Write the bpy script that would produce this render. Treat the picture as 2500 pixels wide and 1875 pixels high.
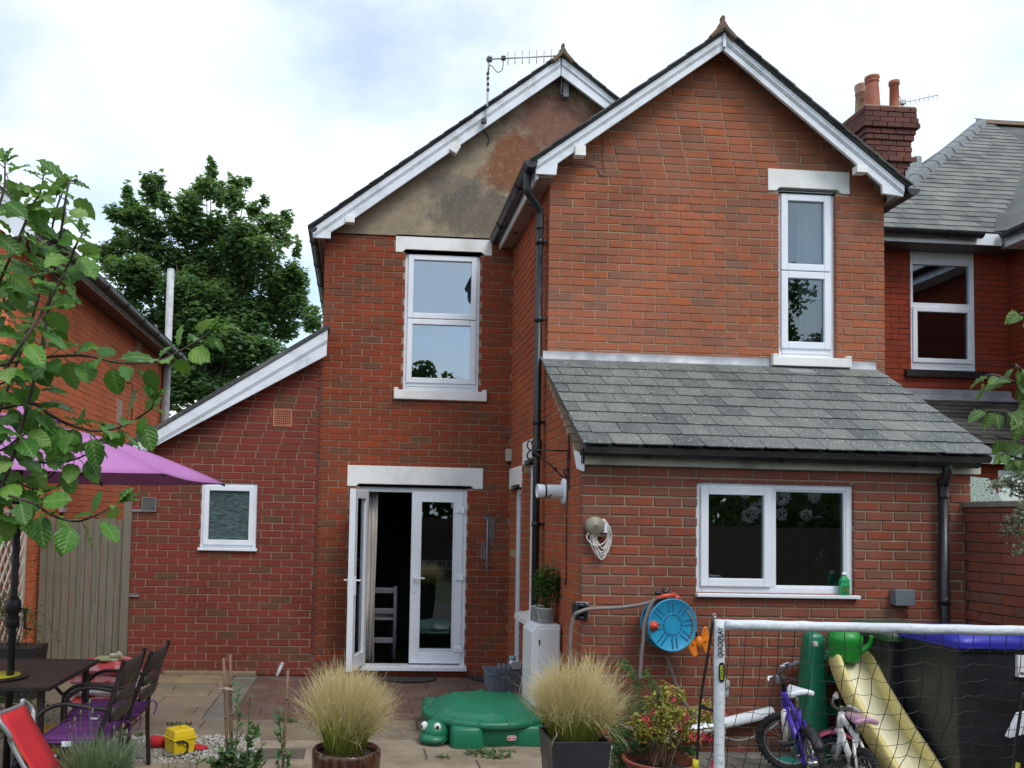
import bpy, bmesh, math, random
from mathutils import Vector, Matrix, geometry
R = random.Random(11)
sc = bpy.context.scene
for o in list(bpy.data.objects):
    bpy.data.objects.remove(o)
V = Vector

# ---------------------------------------------------------------- camera
EYE = 1.75
PX, PY, YAW, PIT, ROL, FPX = 1010., 1165., .066, .05, .021, 2012.
cy_, sy_ = math.cos(YAW), math.sin(YAW)
cp_, sp_ = math.cos(PIT), math.sin(PIT)
cr_, sr_ = math.cos(ROL), math.sin(ROL)
def _tocam(x, y, z):
    x1 = cy_*x - sy_*y; y1 = sy_*x + cy_*y
    f2 = cp_*y1 + sp_*z; z2 = -sp_*y1 + cp_*z
    return (cr_*x1 + sr_*z2, -sr_*x1 + cr_*z2, f2)
_e = [_tocam(1, 0, 0), _tocam(0, 1, 0), _tocam(0, 0, 1)]
RIGHT = V([_e[i][0] for i in range(3)]); UP = V([_e[i][1] for i in range(3)]); FWD = V([_e[i][2] for i in range(3)])
cd = bpy.data.cameras.new('camera'); cam = bpy.data.objects.new('camera', cd); sc.collection.objects.link(cam)
cam.matrix_world = Matrix(((RIGHT.x, UP.x, -FWD.x, 0), (RIGHT.y, UP.y, -FWD.y, 0), (RIGHT.z, UP.z, -FWD.z, EYE), (0, 0, 0, 1)))
cd.sensor_fit = 'HORIZONTAL'; cd.sensor_width = 36; cd.lens = 36*FPX/2500
cd.shift_x = (1250-PX)/2500; cd.shift_y = (PY-937.5)/2500
cd.clip_start = .05; cd.clip_end = 800
sc.camera = cam
def at(u, v, Y=None, X=None, Z=None):
    """point of the place seen at pixel (u, v) of the 2500x1875 photograph, on a plane of known depth or height"""
    r = RIGHT*((u-PX)/FPX) + UP*(-(v-PY)/FPX) + FWD
    t = Y/r.y if Y is not None else X/r.x if X is not None else (Z-EYE)/r.z
    return V((r.x*t, r.y*t, r.z*t+EYE))

# ---------------------------------------------------------------- world, sun, exposure
SUN_EL, SUN_AZ = math.radians(52), math.radians(152)      # high, behind the viewer's left shoulder
w = bpy.data.worlds.new('World'); sc.world = w; w.use_nodes = True
nt = w.node_tree; nt.nodes.clear()
def wn(t, **k):
    n = nt.nodes.new(t)
    for a, b in k.items(): setattr(n, a, b)
    return n
L = nt.links.new
out = wn('ShaderNodeOutputWorld'); tc = wn('ShaderNodeTexCoord')
sky = wn('ShaderNodeTexSky', sky_type='NISHITA'); sky.sun_disc = False
sky.sun_elevation = SUN_EL; sky.sun_rotation = SUN_AZ
b1 = wn('ShaderNodeBackground'); b1.inputs[1].default_value = .15; L(sky.outputs[0], b1.inputs[0])
sep = wn('ShaderNodeSeparateXYZ'); L(tc.outputs['Generated'], sep.inputs[0])
ma = wn('ShaderNodeMath', operation='ADD'); L(sep.outputs[2], ma.inputs[0]); ma.inputs[1].default_value = .35
mm = wn('ShaderNodeMath', operation='MAXIMUM'); L(ma.outputs[0], mm.inputs[0]); mm.inputs[1].default_value = .12
vd = wn('ShaderNodeVectorMath', operation='DIVIDE'); L(tc.outputs['Generated'], vd.inputs[0])
cb = wn('ShaderNodeCombineXYZ')
for i in range(3): L(mm.outputs[0], cb.inputs[i])
L(cb.outputs[0], vd.inputs[1])
def wnoise(scale, detail, rough, off):
    mp = wn('ShaderNodeMapping'); mp.inputs['Location'].default_value = off
    L(vd.outputs[0], mp.inputs[0])
    n = wn('ShaderNodeTexNoise'); n.inputs['Scale'].default_value = scale; n.inputs['Detail'].default_value = detail
    n.inputs['Roughness'].default_value = rough; L(mp.outputs[0], n.inputs[0]); return n
def wramp(src, stops):
    r = wn('ShaderNodeValToRGB'); e = r.color_ramp.elements
    e[0].position, e[0].color = stops[0][0], (*stops[0][1], 1); e[1].position, e[1].color = stops[1][0], (*stops[1][1], 1)
    for p, c in stops[2:]:
        q = e.new(p); q.color = (*c, 1)
    L(src, r.inputs[0]); return r
n1 = wnoise(1.9, 9, .52, (1.3, 2.12, .4))
cover = wramp(n1.outputs[0], [(.38, (0.35,)*3), (.56, (1, 1, 1))])
n2 = wnoise(2.6, 6, .5, (5.1, .3, 2.2))
ccol = wramp(n2.outputs[0], [(.36, (.74, .87, .99)), (.68, (.95, .99, 1))])
b2 = wn('ShaderNodeBackground'); b2.inputs[1].default_value = .81; L(ccol.outputs[0], b2.inputs[0])
# a gap of blue between the clouds, above the rendered gable
gd = RIGHT*((820-PX)/FPX) + UP*(-(150-PY)/FPX) + FWD; gd = gd.normalized()
sc_ = wn('ShaderNodeVectorMath', operation='SUBTRACT'); L(tc.outputs['Generated'], sc_.inputs[0]); sc_.inputs[1].default_value = gd
sm_ = wn('ShaderNodeVectorMath', operation='MULTIPLY'); L(sc_.outputs[0], sm_.inputs[0]); sm_.inputs[1].default_value = (3.4, 3.4, 9.5)
ln_ = wn('ShaderNodeVectorMath', operation='LENGTH'); L(sm_.outputs[0], ln_.inputs[0])
n3 = wnoise(3.2, 8, .55, (2., 7.1, .3)); ad_ = wn('ShaderNodeMath', operation='ADD'); L(ln_.outputs['Value'], ad_.inputs[0]); mu_ = wn('ShaderNodeMath', operation='MULTIPLY'); L(n3.outputs[0], mu_.inputs[0]); mu_.inputs[1].default_value = 1.5; L(mu_.outputs[0], ad_.inputs[1])
gap_ = wramp(ad_.outputs[0], [(.62, (.58,)*3), (1.0, (1, 1, 1))]); gap_.color_ramp.elements[1].position = 1.0
sb_ = wn('ShaderNodeMath', operation='SUBTRACT'); L(ad_.outputs[0], sb_.inputs[0]); sb_.inputs[1].default_value = .55; L(sb_.outputs[0], gap_.inputs[0]); gap_.color_ramp.elements[0].position = .25; gap_.color_ramp.elements[1].position = .95
mq = wn('ShaderNodeMath', operation='MULTIPLY'); L(cover.outputs[0], mq.inputs[0]); L(gap_.outputs[0], mq.inputs[1])
mx = wn('ShaderNodeMixShader'); L(mq.outputs[0], mx.inputs[0]); L(b1.outputs[0], mx.inputs[1]); L(b2.outputs[0], mx.inputs[2])
L(mx.outputs[0], out.inputs[0])
sl = bpy.data.lights.new('sun', 'SUN'); sl.energy = 1.1; sl.angle = math.radians(22); sl.color = (1, .96, .9)
sun = bpy.data.objects.new('sun', sl); sc.collection.objects.link(sun)
sd = V((math.cos(SUN_EL)*math.sin(SUN_AZ), math.cos(SUN_EL)*math.cos(SUN_AZ), math.sin(SUN_EL)))
sun.rotation_euler = sd.to_track_quat('Z', 'Y').to_euler(); sun.location = (0, 0, 30)
vs = sc.view_settings; vs.view_transform = 'Standard'; vs.look = 'None'; vs.exposure = .72; vs.gamma = 1; vs.use_curve_mapping = False
sc.cycles.max_bounces = 8; sc.cycles.transparent_max_bounces = 12

# ---------------------------------------------------------------- materials
MATS = {}
def newmat(name):
    m = bpy.data.materials.new(name); m.use_nodes = True; t = m.node_tree; t.nodes.clear()
    MATS[name] = m; return m, t
class NT:
    def __init__(s, t): s.t = t
    def n(s, typ, **k):
        x = s.t.nodes.new(typ)
        for a, b in k.items(): setattr(x, a, b)
        return x
    def l(s, a, b): s.t.links.new(a, b)
    def noise(s, vec, scale, detail=4, rough=.55):
        x = s.n('ShaderNodeTexNoise'); x.inputs['Scale'].default_value = scale
        x.inputs['Detail'].default_value = detail; x.inputs['Roughness'].default_value = rough
        if vec is not None: s.l(vec, x.inputs[0])
        return x.outputs[0]
    def ramp(s, src, stops, interp='LINEAR'):
        r = s.n('ShaderNodeValToRGB'); e = r.color_ramp.elements; r.color_ramp.interpolation = interp
        f = lambda c: (c, c, c, 1) if not hasattr(c, '__len__') else (*c, 1)
        e[0].position, e[0].color = stops[0][0], f(stops[0][1]); e[1].position, e[1].color = stops[1][0], f(stops[1][1])
        for p, c in stops[2:]:
            q = e.new(p); q.color = f(c)
        s.l(src, r.inputs[0]); return r.outputs[0]
    def mix(s, fac, a, b, mode='MIX'):
        x = s.n('ShaderNodeMix', data_type='RGBA', blend_type=mode)
        for sock, val in ((x.inputs[0], fac), (x.inputs[6], a), (x.inputs[7], b)):
            if hasattr(val, 'links') or isinstance(val, bpy.types.NodeSocket): s.l(val, sock)
            elif hasattr(val, '__len__'): sock.default_value = (*val, 1)
            else: sock.default_value = val
        return x.outputs[2]
    def math(s, op, a, b=0.):
        x = s.n('ShaderNodeMath', operation=op)
        for sock, val in ((x.inputs[0], a), (x.inputs[1], b)):
            if isinstance(val, bpy.types.NodeSocket): s.l(val, sock)
            else: sock.default_value = val
        return x.outputs[0]
    def bump(s, h, strength=.3, dist=.01):
        b = s.n('ShaderNodeBump'); b.inputs['Strength'].default_value = strength; b.inputs['Distance'].default_value = dist
        s.l(h, b.inputs['Height']); return b.outputs[0]
    def bsdf(s, col, rough=.6, metal=0, normal=None, spec=.5, out=True):
        p = s.n('ShaderNodeBsdfPrincipled')
        for k, val in (('Base Color', col), ('Roughness', rough), ('Metallic', metal), ('Specular IOR Level', spec)):
            if isinstance(val, bpy.types.NodeSocket): s.l(val, p.inputs[k])
            elif hasattr(val, '__len__'): p.inputs[k].default_value = (*val, 1)
            else: p.inputs[k].default_value = val
        if normal is not None: s.l(normal, p.inputs['Normal'])
        if out:
            o = s.n('ShaderNodeOutputMaterial'); s.l(p.outputs[0], o.inputs[0])
        return p
    def pos(s): return s.n('ShaderNodeNewGeometry').outputs['Position']
    def obj(s): return s.n('ShaderNodeTexCoord').outputs['Object']
    def rnd(s):
        a = s.n('ShaderNodeAttribute', attribute_name='rnd'); o = s.n('ShaderNodeObjectInfo')
        return s.math('FRACT', s.math('ADD', a.outputs['Fac'], o.outputs['Random']))
    def attr(s, n='rnd'): return s.n('ShaderNodeAttribute', attribute_name=n).outputs['Fac']

def plain(name, c1, c2=None, scale=6., rough=.5, bump=.0, bscale=80., metal=0, spec=.5, dirt=None, dscale=3., damt=.5, bdist=.004):
    """one surface: two close tones in noise, fine relief, optional dirt patches, uneven gloss"""
    m, t = newmat(name); k = NT(t); p = k.obj()
    c2 = c2 or tuple(x*.82 for x in c1)
    col = k.mix(k.ramp(k.noise(p, scale, 5), [(.35, 0.), (.68, 1.)]), c1, c2)
    if dirt:
        col = k.mix(k.ramp(k.noise(p, dscale, 8, .65), [(.5, 0.), (.75, damt)]), col, dirt)
    rg = k.ramp(k.noise(p, scale*2, 3), [(.3, max(.02, rough-.08)), (.7, min(1, rough+.1))])
    nm = k.bump(k.noise(p, bscale, 4), bump, bdist) if bump else None
    k.bsdf(col, rg, metal, nm, spec); return m

def brickmat(name, stops, tone=1., light=.18, stain=(.07, .035, .025)):
    m, t = newmat(name); k = NT(t); p = k.pos(); r = k.rnd()
    st = [(a, tuple(x*tone for x in c)) for a, c in stops]
    base = k.ramp(r, st)
    # mottle inside each brick, offset per brick so that faces differ
    cx = k.n('ShaderNodeCombineXYZ'); k.l(k.math('MULTIPLY', r, 37.), cx.inputs[0]); k.l(k.math('MULTIPLY', r, 19.), cx.inputs[2])
    va = k.n('ShaderNodeVectorMath', operation='ADD'); k.l(p, va.inputs[0]); k.l(cx.outputs[0], va.inputs[1])
    mot = k.ramp(k.noise(va.outputs[0], 14, 5, .6), [(.38, 0.), (.64, 1.)])
    base = k.mix(k.math('MULTIPLY', mot, .6), base, tuple((a_+b_*1.2)/2.2 for a_, b_ in zip(stops[-1][1], stops[2][1])))
    mot2 = k.ramp(k.noise(va.outputs[0], 9, 3, .6), [(.55, 0.), (.75, .55)])
    base = k.mix(mot2, base, stops[0][1])
    speck = k.ramp(k.noise(p, 160, 2, .7), [(.62, 0.), (.72, light)])
    base = k.mix(speck, base, (.42, .33, .27))
    big = k.ramp(k.noise(p, 1.1, 5, .6), [(.42, 0.), (.78, .32)])
    base = k.mix(big, base, stain)
    base = k.mix(k.ramp(k.noise(p, .55, 9, .72), [(.50, 0.), (.62, .40)]), base, tuple(x*.62 for x in stops[1][1]))
    bl = k.ramp(k.noise(p, 2.3, 7, .7), [(.62, 0.), (.80, .16)])
    base = k.mix(bl, base, (.36, .31, .28))
    nm = k.bump(k.noise(p, 130, 6, .7), .55, .004)
    base = k.mix(1., base, (.95, .90, .87), 'MULTIPLY')
    k.bsdf(base, k.ramp(mot, [(0., .82), (1., .95)]), 0, nm, .15); return m

def slatemat(name, stops, spots=.8):
    m, t = newmat(name); k = NT(t); p = k.pos(); r = k.rnd()
    base = k.ramp(r, stops)
    base = k.mix(k.ramp(k.noise(p, 7, 6, .65), [(.35, 0.), (.7, .5)]), base, stops[-1][1])
    base = k.mix(k.ramp(k.noise(p, 2.2, 6, .6), [(.45, 0.), (.7, .4)]), base, (.24, .25, .21))
    sp = k.ramp(k.noise(p, 62, 3, .6), [(.625, 0.), (.66, spots)])
    base = k.mix(sp, base, (.52, .54, .50))
    sp2 = k.ramp(k.noise(p, 21, 5, .7), [(.64, 0.), (.72, spots*.6)])
    base = k.mix(sp2, base, (.40, .42, .37))
    nm = k.bump(k.noise(p, 60, 6, .65), .5, .004)
    k.bsdf(base, .62, 0, nm, .4); return m

def leafmat(name, stops, trans=.3, rough=.45, vein=False):
    m, t = newmat(name); k = NT(t); r = k.rnd(); p = k.pos()
    col = k.ramp(r, stops)
    col = k.mix(k.ramp(k.noise(p, 25, 3), [(.35, 0.), (.7, .5)]), col, stops[0][1])
    if vein:
        u = k.n('ShaderNodeTexCoord').outputs['Object']
        sx = k.n('ShaderNodeSeparateXYZ'); k.l(u, sx.inputs[0])
        ax = k.math('ABSOLUTE', sx.outputs[0])
        mid = k.ramp(ax, [(0., .55), (.0016, 0.)])
        side = k.math('SINE', k.math('MULTIPLY', k.math('SUBTRACT', sx.outputs[1], k.math('MULTIPLY', ax, .9)), 620.))
        col = k.mix(k.ramp(side, [(.90, 0.), (.99, .06)]), col, (.22, .36, .10))
        col = k.mix(mid, col, (.26, .40, .12))
        gb = k.n('ShaderNodeNewGeometry').outputs['Backfacing']
        col = k.mix(k.math('MULTIPLY', gb, .35), col, (.20, .31, .16))
        nm = k.bump(k.math('ADD', side, k.noise(u, 120, 3)), .35, .002)
    else: nm = None
    b = k.bsdf(col, rough, 0, nm, .4, out=False)
    tr = k.n('ShaderNodeBsdfTranslucent'); k.l(k.mix(.5, col, (.25, .42, .05)), tr.inputs[0])
    ms = k.n('ShaderNodeMixShader'); ms.inputs[0].default_value = trans
    k.l(b.outputs[0], ms.inputs[1]); k.l(tr.outputs[0], ms.inputs[2])
    o = k.n('ShaderNodeOutputMaterial'); k.l(ms.outputs[0], o.inputs[0]); return m

def glassmat(name, refl=.22, tint=(.82, .9, .88), rough=.0, wave=.0):
    m, t = newmat(name); k = NT(t)
    tr = k.n('ShaderNodeBsdfTransparent'); tr.inputs[0].default_value = (*tint, 1)
    gl = k.n('ShaderNodeBsdfGlossy'); gl.inputs['Roughness'].default_value = rough; gl.inputs['Color'].default_value = (.84, .93, 1, 1)
    nm = k.bump(k.noise(k.pos(), 1.6, 2), wave, .03)
    k.l(nm, gl.inputs['Normal'])
    lw = k.n('ShaderNodeFresnel'); lw.inputs[0].default_value = 1.5
    fac = k.math('MINIMUM', k.math('ADD', lw.outputs[0], refl-.04), 1.)
    ms = k.n('ShaderNodeMixShader'); k.l(fac, ms.inputs[0]); k.l(tr.outputs[0], ms.inputs[1]); k.l(gl.outputs[0], ms.inputs[2])
    o = k.n('ShaderNodeOutputMaterial'); k.l(ms.outputs[0], o.inputs[0]); return m

OLD = [(0., (.34, .062, .026)), (.3, (.29, .066, .034)), (.55, (.23, .068, .038)), (.78, (.40, .075, .025)), (.9, (.18, .085, .05)), (1., (.165, .09, .055))]
brick_b = brickmat('old_red_brick', OLD, .95)
BRC = [(0., (.46, .14, .065)), (.3, (.40, .15, .09)), (.55, (.35, .15, .10)), (.8, (.50, .145, .055)), (.92, (.27, .12, .085)), (1., (.25, .135, .095))]
brick_c = brickmat('orange_stock_brick', BRC, 1.)
BRA = [(0., (.225, .046, .036)), (.4, (.19, .047, .036)), (.7, (.26, .046, .034)), (.9, (.135, .07, .042)), (1., (.12, .08, .046))]
brick_a = brickmat('dark_red_brick', BRA, 1.)
BRD = [(0., (.33, .085, .05)), (.35, (.285, .09, .06)), (.6, (.25, .10, .075)), (.8, (.385, .092, .048)), (.92, (.205, .10, .075)), (1., (.20, .12, .09))]
brick_s = brickmat('lit_orange_side_brick', [(0., (.42, .11, .05)), (.4, (.37, .11, .058)), (.8, (.46, .115, .045)), (1., (.26, .105, .07))], 1., .15)  # orange brick, brightened to carry the sky light on the side wall
brick_d = brickmat('kitchen_brick', BRD, 1.)
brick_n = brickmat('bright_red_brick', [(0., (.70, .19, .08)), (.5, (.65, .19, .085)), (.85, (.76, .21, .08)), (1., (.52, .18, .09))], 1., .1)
brick_r = brickmat('deep_red_brick', [(0., (.30, .05, .024)), (.5, (.26, .048, .026)), (.85, (.35, .06, .024)), (1., (.16, .05, .034))], 1., .1)  # deep red brick of the house on the right
brick_ch = brickmat('sooty_brick', [(0., (.16, .068, .06)), (.4, (.11, .055, .05)), (.75, (.20, .08, .07)), (1., (.07, .05, .04))], 1., .3, (.05, .055, .035))
def mortarmat(name, c): return plain(name, c, tuple(x*.75 for x in c), 9, .95, .5, 220, dirt=tuple(x*.5 for x in c), dscale=1.5, damt=.5)
mortar_l = mortarmat('pale_mortar', (.40, .30, .205)); mortar_c = mortarmat('buff_mortar', (.50, .40, .27)); mortar_a = mortarmat('brown_mortar', (.37, .26, .19))
mortar_d = mortarmat('tan_mortar', (.38, .30, .20))
mortar_k = mortarmat('dark_mortar', (.10, .06, .05))
mortar_o = mortarmat('red_mortar', (.46, .15, .075))
white_pvc = plain('white_pvc', (.80, .84, .90), (.76, .80, .87), 3, .28, 0, spec=.5, dirt=(.5, .52, .5), dscale=2.5, damt=.25)
white_paint = plain('white_paint', (.84, .84, .82), (.79, .79, .77), 3, .55, .15, 60, dirt=(.38, .36, .31), dscale=2.6, damt=.5)
white_board = plain('white_board', (.76, .80, .86), (.68, .72, .77), 4, .4, .1, 40, dirt=(.30, .31, .29), dscale=4, damt=.65)
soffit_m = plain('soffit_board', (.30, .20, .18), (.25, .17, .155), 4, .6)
cream_board = plain('cream_board', (.50, .48, .42), (.42, .40, .34), 4, .6, .2, 60, dirt=(.16, .15, .12), dscale=4, damt=.6)
black_pvc = plain('black_pvc', (.012, .013, .015), (.018, .019, .022), 5, .38, 0, dirt=(.05, .048, .045), dscale=5, damt=.2)
slate_k = slatemat('kitchen_slate', [(0., (.070, .080, .079)), (.35, (.11, .12, .116)), (.7, (.16, .168, .156)), (.9, (.135, .143, .13)), (1., (.09, .105, .108))], .95)
slate_n = slatemat('neighbour_slate', [(0., (.08, .085, .082)), (.4, (.13, .137, .126)), (.8, (.20, .205, .185)), (1., (.07, .08, .08))], .4)
slate_x = slatemat('dark_slate', [(0., (.03, .032, .035)), (1., (.055, .055, .058))], .25)
slate_dk = slatemat('dark_tile', [(0., (.022, .02, .02)), (1., (.04, .036, .034))], .1)  # dark tiles of the neighbour's lean-to
lead_m = plain('lead', (.30, .32, .35), (.20, .22, .25), 4, .5, .3, 30, .2, dirt=(.55, .56, .57), dscale=1.6, damt=.8)
terracotta = plain('terracotta', (.36, .10, .055), (.30, .085, .05), 5, .7, .2, 60, dirt=(.30, .22, .16), dscale=6, damt=.5)
ridge_m = plain('mossy_ridge', (.19, .10, .065), (.12, .10, .06), 9, .9, .6, 60, dirt=(.07, .075, .04), dscale=9, damt=.9)
glass_up = glassmat('sky_glass', .26, (.62, .70, .74), 0, .05)
glass_lo = glassmat('window_glass', .12, (.62, .68, .68), 0, .04)
black_iron = plain('black_iron', (.012, .012, .013), (.02, .02, .02), 8, .45)
chrome = plain('bright_steel', (.55, .56, .58), (.45, .46, .48), 6, .3, 0, metal=1)
alu = plain('dull_aluminium', (.42, .43, .45), (.34, .35, .37), 6, .45, 0, metal=.8)
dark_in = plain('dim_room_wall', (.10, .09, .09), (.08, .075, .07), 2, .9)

# ---------------------------------------------------------------- mesh helpers
def wmat(o):
    m = Matrix.LocRotScale(o.location, o.rotation_euler, o.scale)
    return wmat(o.parent) @ m if o.parent else m
class MB:
    def __init__(s): s.v = []; s.f = []; s.mi = []; s.r = []; s.sm = []; s.uv = None
    def add(s, vs, fs, mi=0, rnd=0., smooth=False):
        b = len(s.v); s.v += [V(x) for x in vs]
        for f in fs:
            s.f.append([b+i for i in f]); s.mi.append(mi); s.r.append(rnd); s.sm.append(smooth)
    def box(s, x0, x1, y0, y1, z0, z1, mi=0, rnd=0., M=None):
        vs = [V((x, y, z)) for z in (z0, z1) for y in (y0, y1) for x in (x0, x1)]
        if M is not None: vs = [M @ q for q in vs]
        s.add(vs, [(0, 2, 3, 1), (4, 5, 7, 6), (0, 1, 5, 4), (2, 6, 7, 3), (0, 4, 6, 2), (1, 3, 7, 5)], mi, rnd)
    def bar(s, p, q, wd, ht, up=(0, 0, 1), mi=0):
        """square bar from p to q, wd across, ht along up"""
        p, q = V(p), V(q); d = (q-p).normalized(); u = V(up); a = d.cross(u)
        if a.length < 1e-5: a = d.cross(V((1, 0, 0)))
        a.normalize(); u = a.cross(d)
        vs = [e + a*(sa*wd/2) + u*(su*ht/2) for e in (p, q) for su in (-1, 1) for sa in (-1, 1)]
        s.add(vs, [(0, 2, 3, 1), (4, 5, 7, 6), (0, 1, 5, 4), (2, 6, 7, 3), (0, 4, 6, 2), (1, 3, 7, 5)], mi)
    def prism(s, poly, off, mi=0, rnd=0.):
        n = len(poly); poly = [V(p) for p in poly]; off = V(off)
        vs = poly + [p+off for p in poly]
        s.add(vs, [tuple(range(n))[::-1], tuple(range(n, 2*n))] + [(i, (i+1) % n, n+(i+1) % n, n+i) for i in range(n)], mi, rnd)
    def tube(s, pts, r, n=8, caps=True, mi=0, rnd=0., smooth=True):
        pts = [V(p) for p in pts]; m = len(pts)
        rs = r if hasattr(r, '__len__') else [r]*m
        d0 = (pts[1]-pts[0]).normalized(); a = d0.orthogonal().normalized(); vs = []
        for i, p in enumerate(pts):
            d = (pts[min(i+1, m-1)]-pts[max(i-1, 0)])
            d = d.normalized() if d.length > 1e-9 else d0
            a = (a - d*a.dot(d));  a = a.normalized() if a.length > 1e-6 else d.orthogonal().normalized()
            b = d.cross(a)
            for j in range(n):
                t = 2*math.pi*j/n; vs.append(p + (a*math.cos(t)+b*math.sin(t))*rs[i])
        fs = [(i*n+j, i*n+(j+1) % n, (i+1)*n+(j+1) % n, (i+1)*n+j) for i in range(m-1) for j in range(n)]
        s.add(vs, fs, mi, rnd, smooth)
        if caps:
            k = len(s.v)-m*n
            for f in ([k+j for j in range(n)][::-1], [k+(m-1)*n+j for j in range(n)]):
                s.f.append(f); s.mi.append(mi); s.r.append(rnd); s.sm.append(False)
    def lathe(s, prof, c=(0, 0, 0), n=24, M=None, mi=0, rnd=0., smooth=True, a0=0., a1=2*math.pi):
        c = V(c); full = abs(a1-a0-2*math.pi) < 1e-6; k = n if full else n+1; vs = []
        for r_, z in prof:
            for j in range(k):
                t = a0+(a1-a0)*j/n; q = V((r_*math.cos(t), r_*math.sin(t), z)); vs.append((M @ q if M is not None else q)+c)
        fs = []
        for i in range(len(prof)-1):
            for j in range(n):
                j2 = (j+1) % k; fs.append((i*k+j, i*k+j2, (i+1)*k+j2, (i+1)*k+j))
        s.add(vs, fs, mi, rnd, smooth)
    def ell(s, c, rx, ry, rz, nu=16, nv=10, mi=0, M=None, rnd=0.):
        c = V(c); vs = []; fs = []
        for i in range(nv+1):
            a = math.pi*i/nv
            for j in range(nu):
                b = 2*math.pi*j/nu; q = V((rx*math.sin(a)*math.cos(b), ry*math.sin(a)*math.sin(b), rz*math.cos(a)))
                vs.append((M @ q if M is not None else q)+c)
        for i in range(nv):
            for j in range(nu): fs.append((i*nu+j, (i+1)*nu+j, (i+1)*nu+(j+1) % nu, i*nu+(j+1) % nu))
        s.add(vs, fs, mi, rnd, True)
    def mesh(s, name, mats):
        me = bpy.data.meshes.new(name); me.from_pydata([tuple(q) for q in s.v], [], s.f)
        for m in mats: me.materials.append(m)
        if len(mats) > 1: me.polygons.foreach_set('material_index', s.mi)
        me.polygons.foreach_set('use_smooth', s.sm)
        a = me.attributes.new('rnd', 'FLOAT', 'FACE'); a.data.foreach_set('value', s.r)
        return me
    def build(s, name, mats, parent=None, world=True, bevel=0., kind=None, seg=2):
        if not isinstance(mats, (list, tuple)): mats = [mats]
        if parent is not None and world:
            inv = wmat(parent).inverted(); s.v = [inv @ q for q in s.v]
        o = bpy.data.objects.new(name, s.mesh(name, mats)); sc.collection.objects.link(o)
        if parent is not None: o.parent = parent
        if bevel:
            b = o.modifiers.new('bevel', 'BEVEL'); b.width = bevel; b.segments = seg; b.limit_method = 'ANGLE'; b.angle_limit = .6
        if kind: o['kind'] = kind
        return o
def tag(o, label, cat, group=None, kind=None):
    o['label'] = label; o['category'] = cat
    if group: o['group'] = group
    if kind: o['kind'] = kind
    return o
def thing(name, label, cat, loc=(0, 0, 0), rz=0., group=None):
    o = bpy.data.objects.new(name, None); sc.collection.objects.link(o)
    o.location = loc; o.rotation_euler = (0, 0, rz); o.empty_display_size = .1
    return tag(o, label, cat, group)
def inst(name, me, parent=None, loc=(0, 0, 0), rot=(0, 0, 0), scale=(1, 1, 1), world=True):
    o = bpy.data.objects.new(name, me); sc.collection.objects.link(o)
    if parent is not None:
        o.parent = parent
        if world: loc = wmat(parent).inverted() @ V(loc)
    o.location = loc; o.rotation_euler = rot; o.scale = scale
    return o
def lerp(a, b, t): return a+(b-a)*t
def path(pts, k=6):
    """smooth curve through points"""
    pts = [V(p) for p in pts]; out = []; n = len(pts)
    for i in range(n-1):
        p0, p1, p2, p3 = pts[max(i-1, 0)], pts[i], pts[i+1], pts[min(i+2, n-1)]
        for j in range(k):
            t = j/k
            out.append(.5*((2*p1)+(p2-p0)*t+(2*p0-5*p1+4*p2-p3)*t*t+(3*p1-p0-3*p2+p3)*t**3))
    out.append(pts[-1]); return out
def text(body, size, mat, parent, M, name='lettering', ext=.0008, align='CENTER', bold=0., world=True, shear=0., xs=1.):
    cu = bpy.data.curves.new('t', 'FONT'); cu.body = body; cu.size = size; cu.extrude = ext; cu.align_x = align; cu.align_y = 'CENTER'
    cu.offset = bold; cu.shear = shear; cu.resolution_u = 3
    tmp = bpy.data.objects.new('t', cu); me = bpy.data.meshes.new_from_object(tmp); bpy.data.objects.remove(tmp)
    m = M @ Matrix.Diagonal((xs, 1, 1, 1))
    if parent is not None and world: m = wmat(parent).inverted() @ M @ Matrix.Diagonal((xs, 1, 1, 1))
    me.transform(m); me.materials.clear(); me.materials.append(mat)
    o = bpy.data.objects.new(name, me); sc.collection.objects.link(o)
    if parent is not None: o.parent = parent
    return o
def facing(loc, right=(1, 0, 0), up=(0, 0, 1)):
    r, u = V(right).normalized(), V(up).normalized(); n = r.cross(u)
    return Matrix(((r.x, u.x, n.x, loc[0]), (r.y, u.y, n.y, loc[1]), (r.z, u.z, n.z, loc[2]), (0, 0, 0, 1)))

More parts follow.
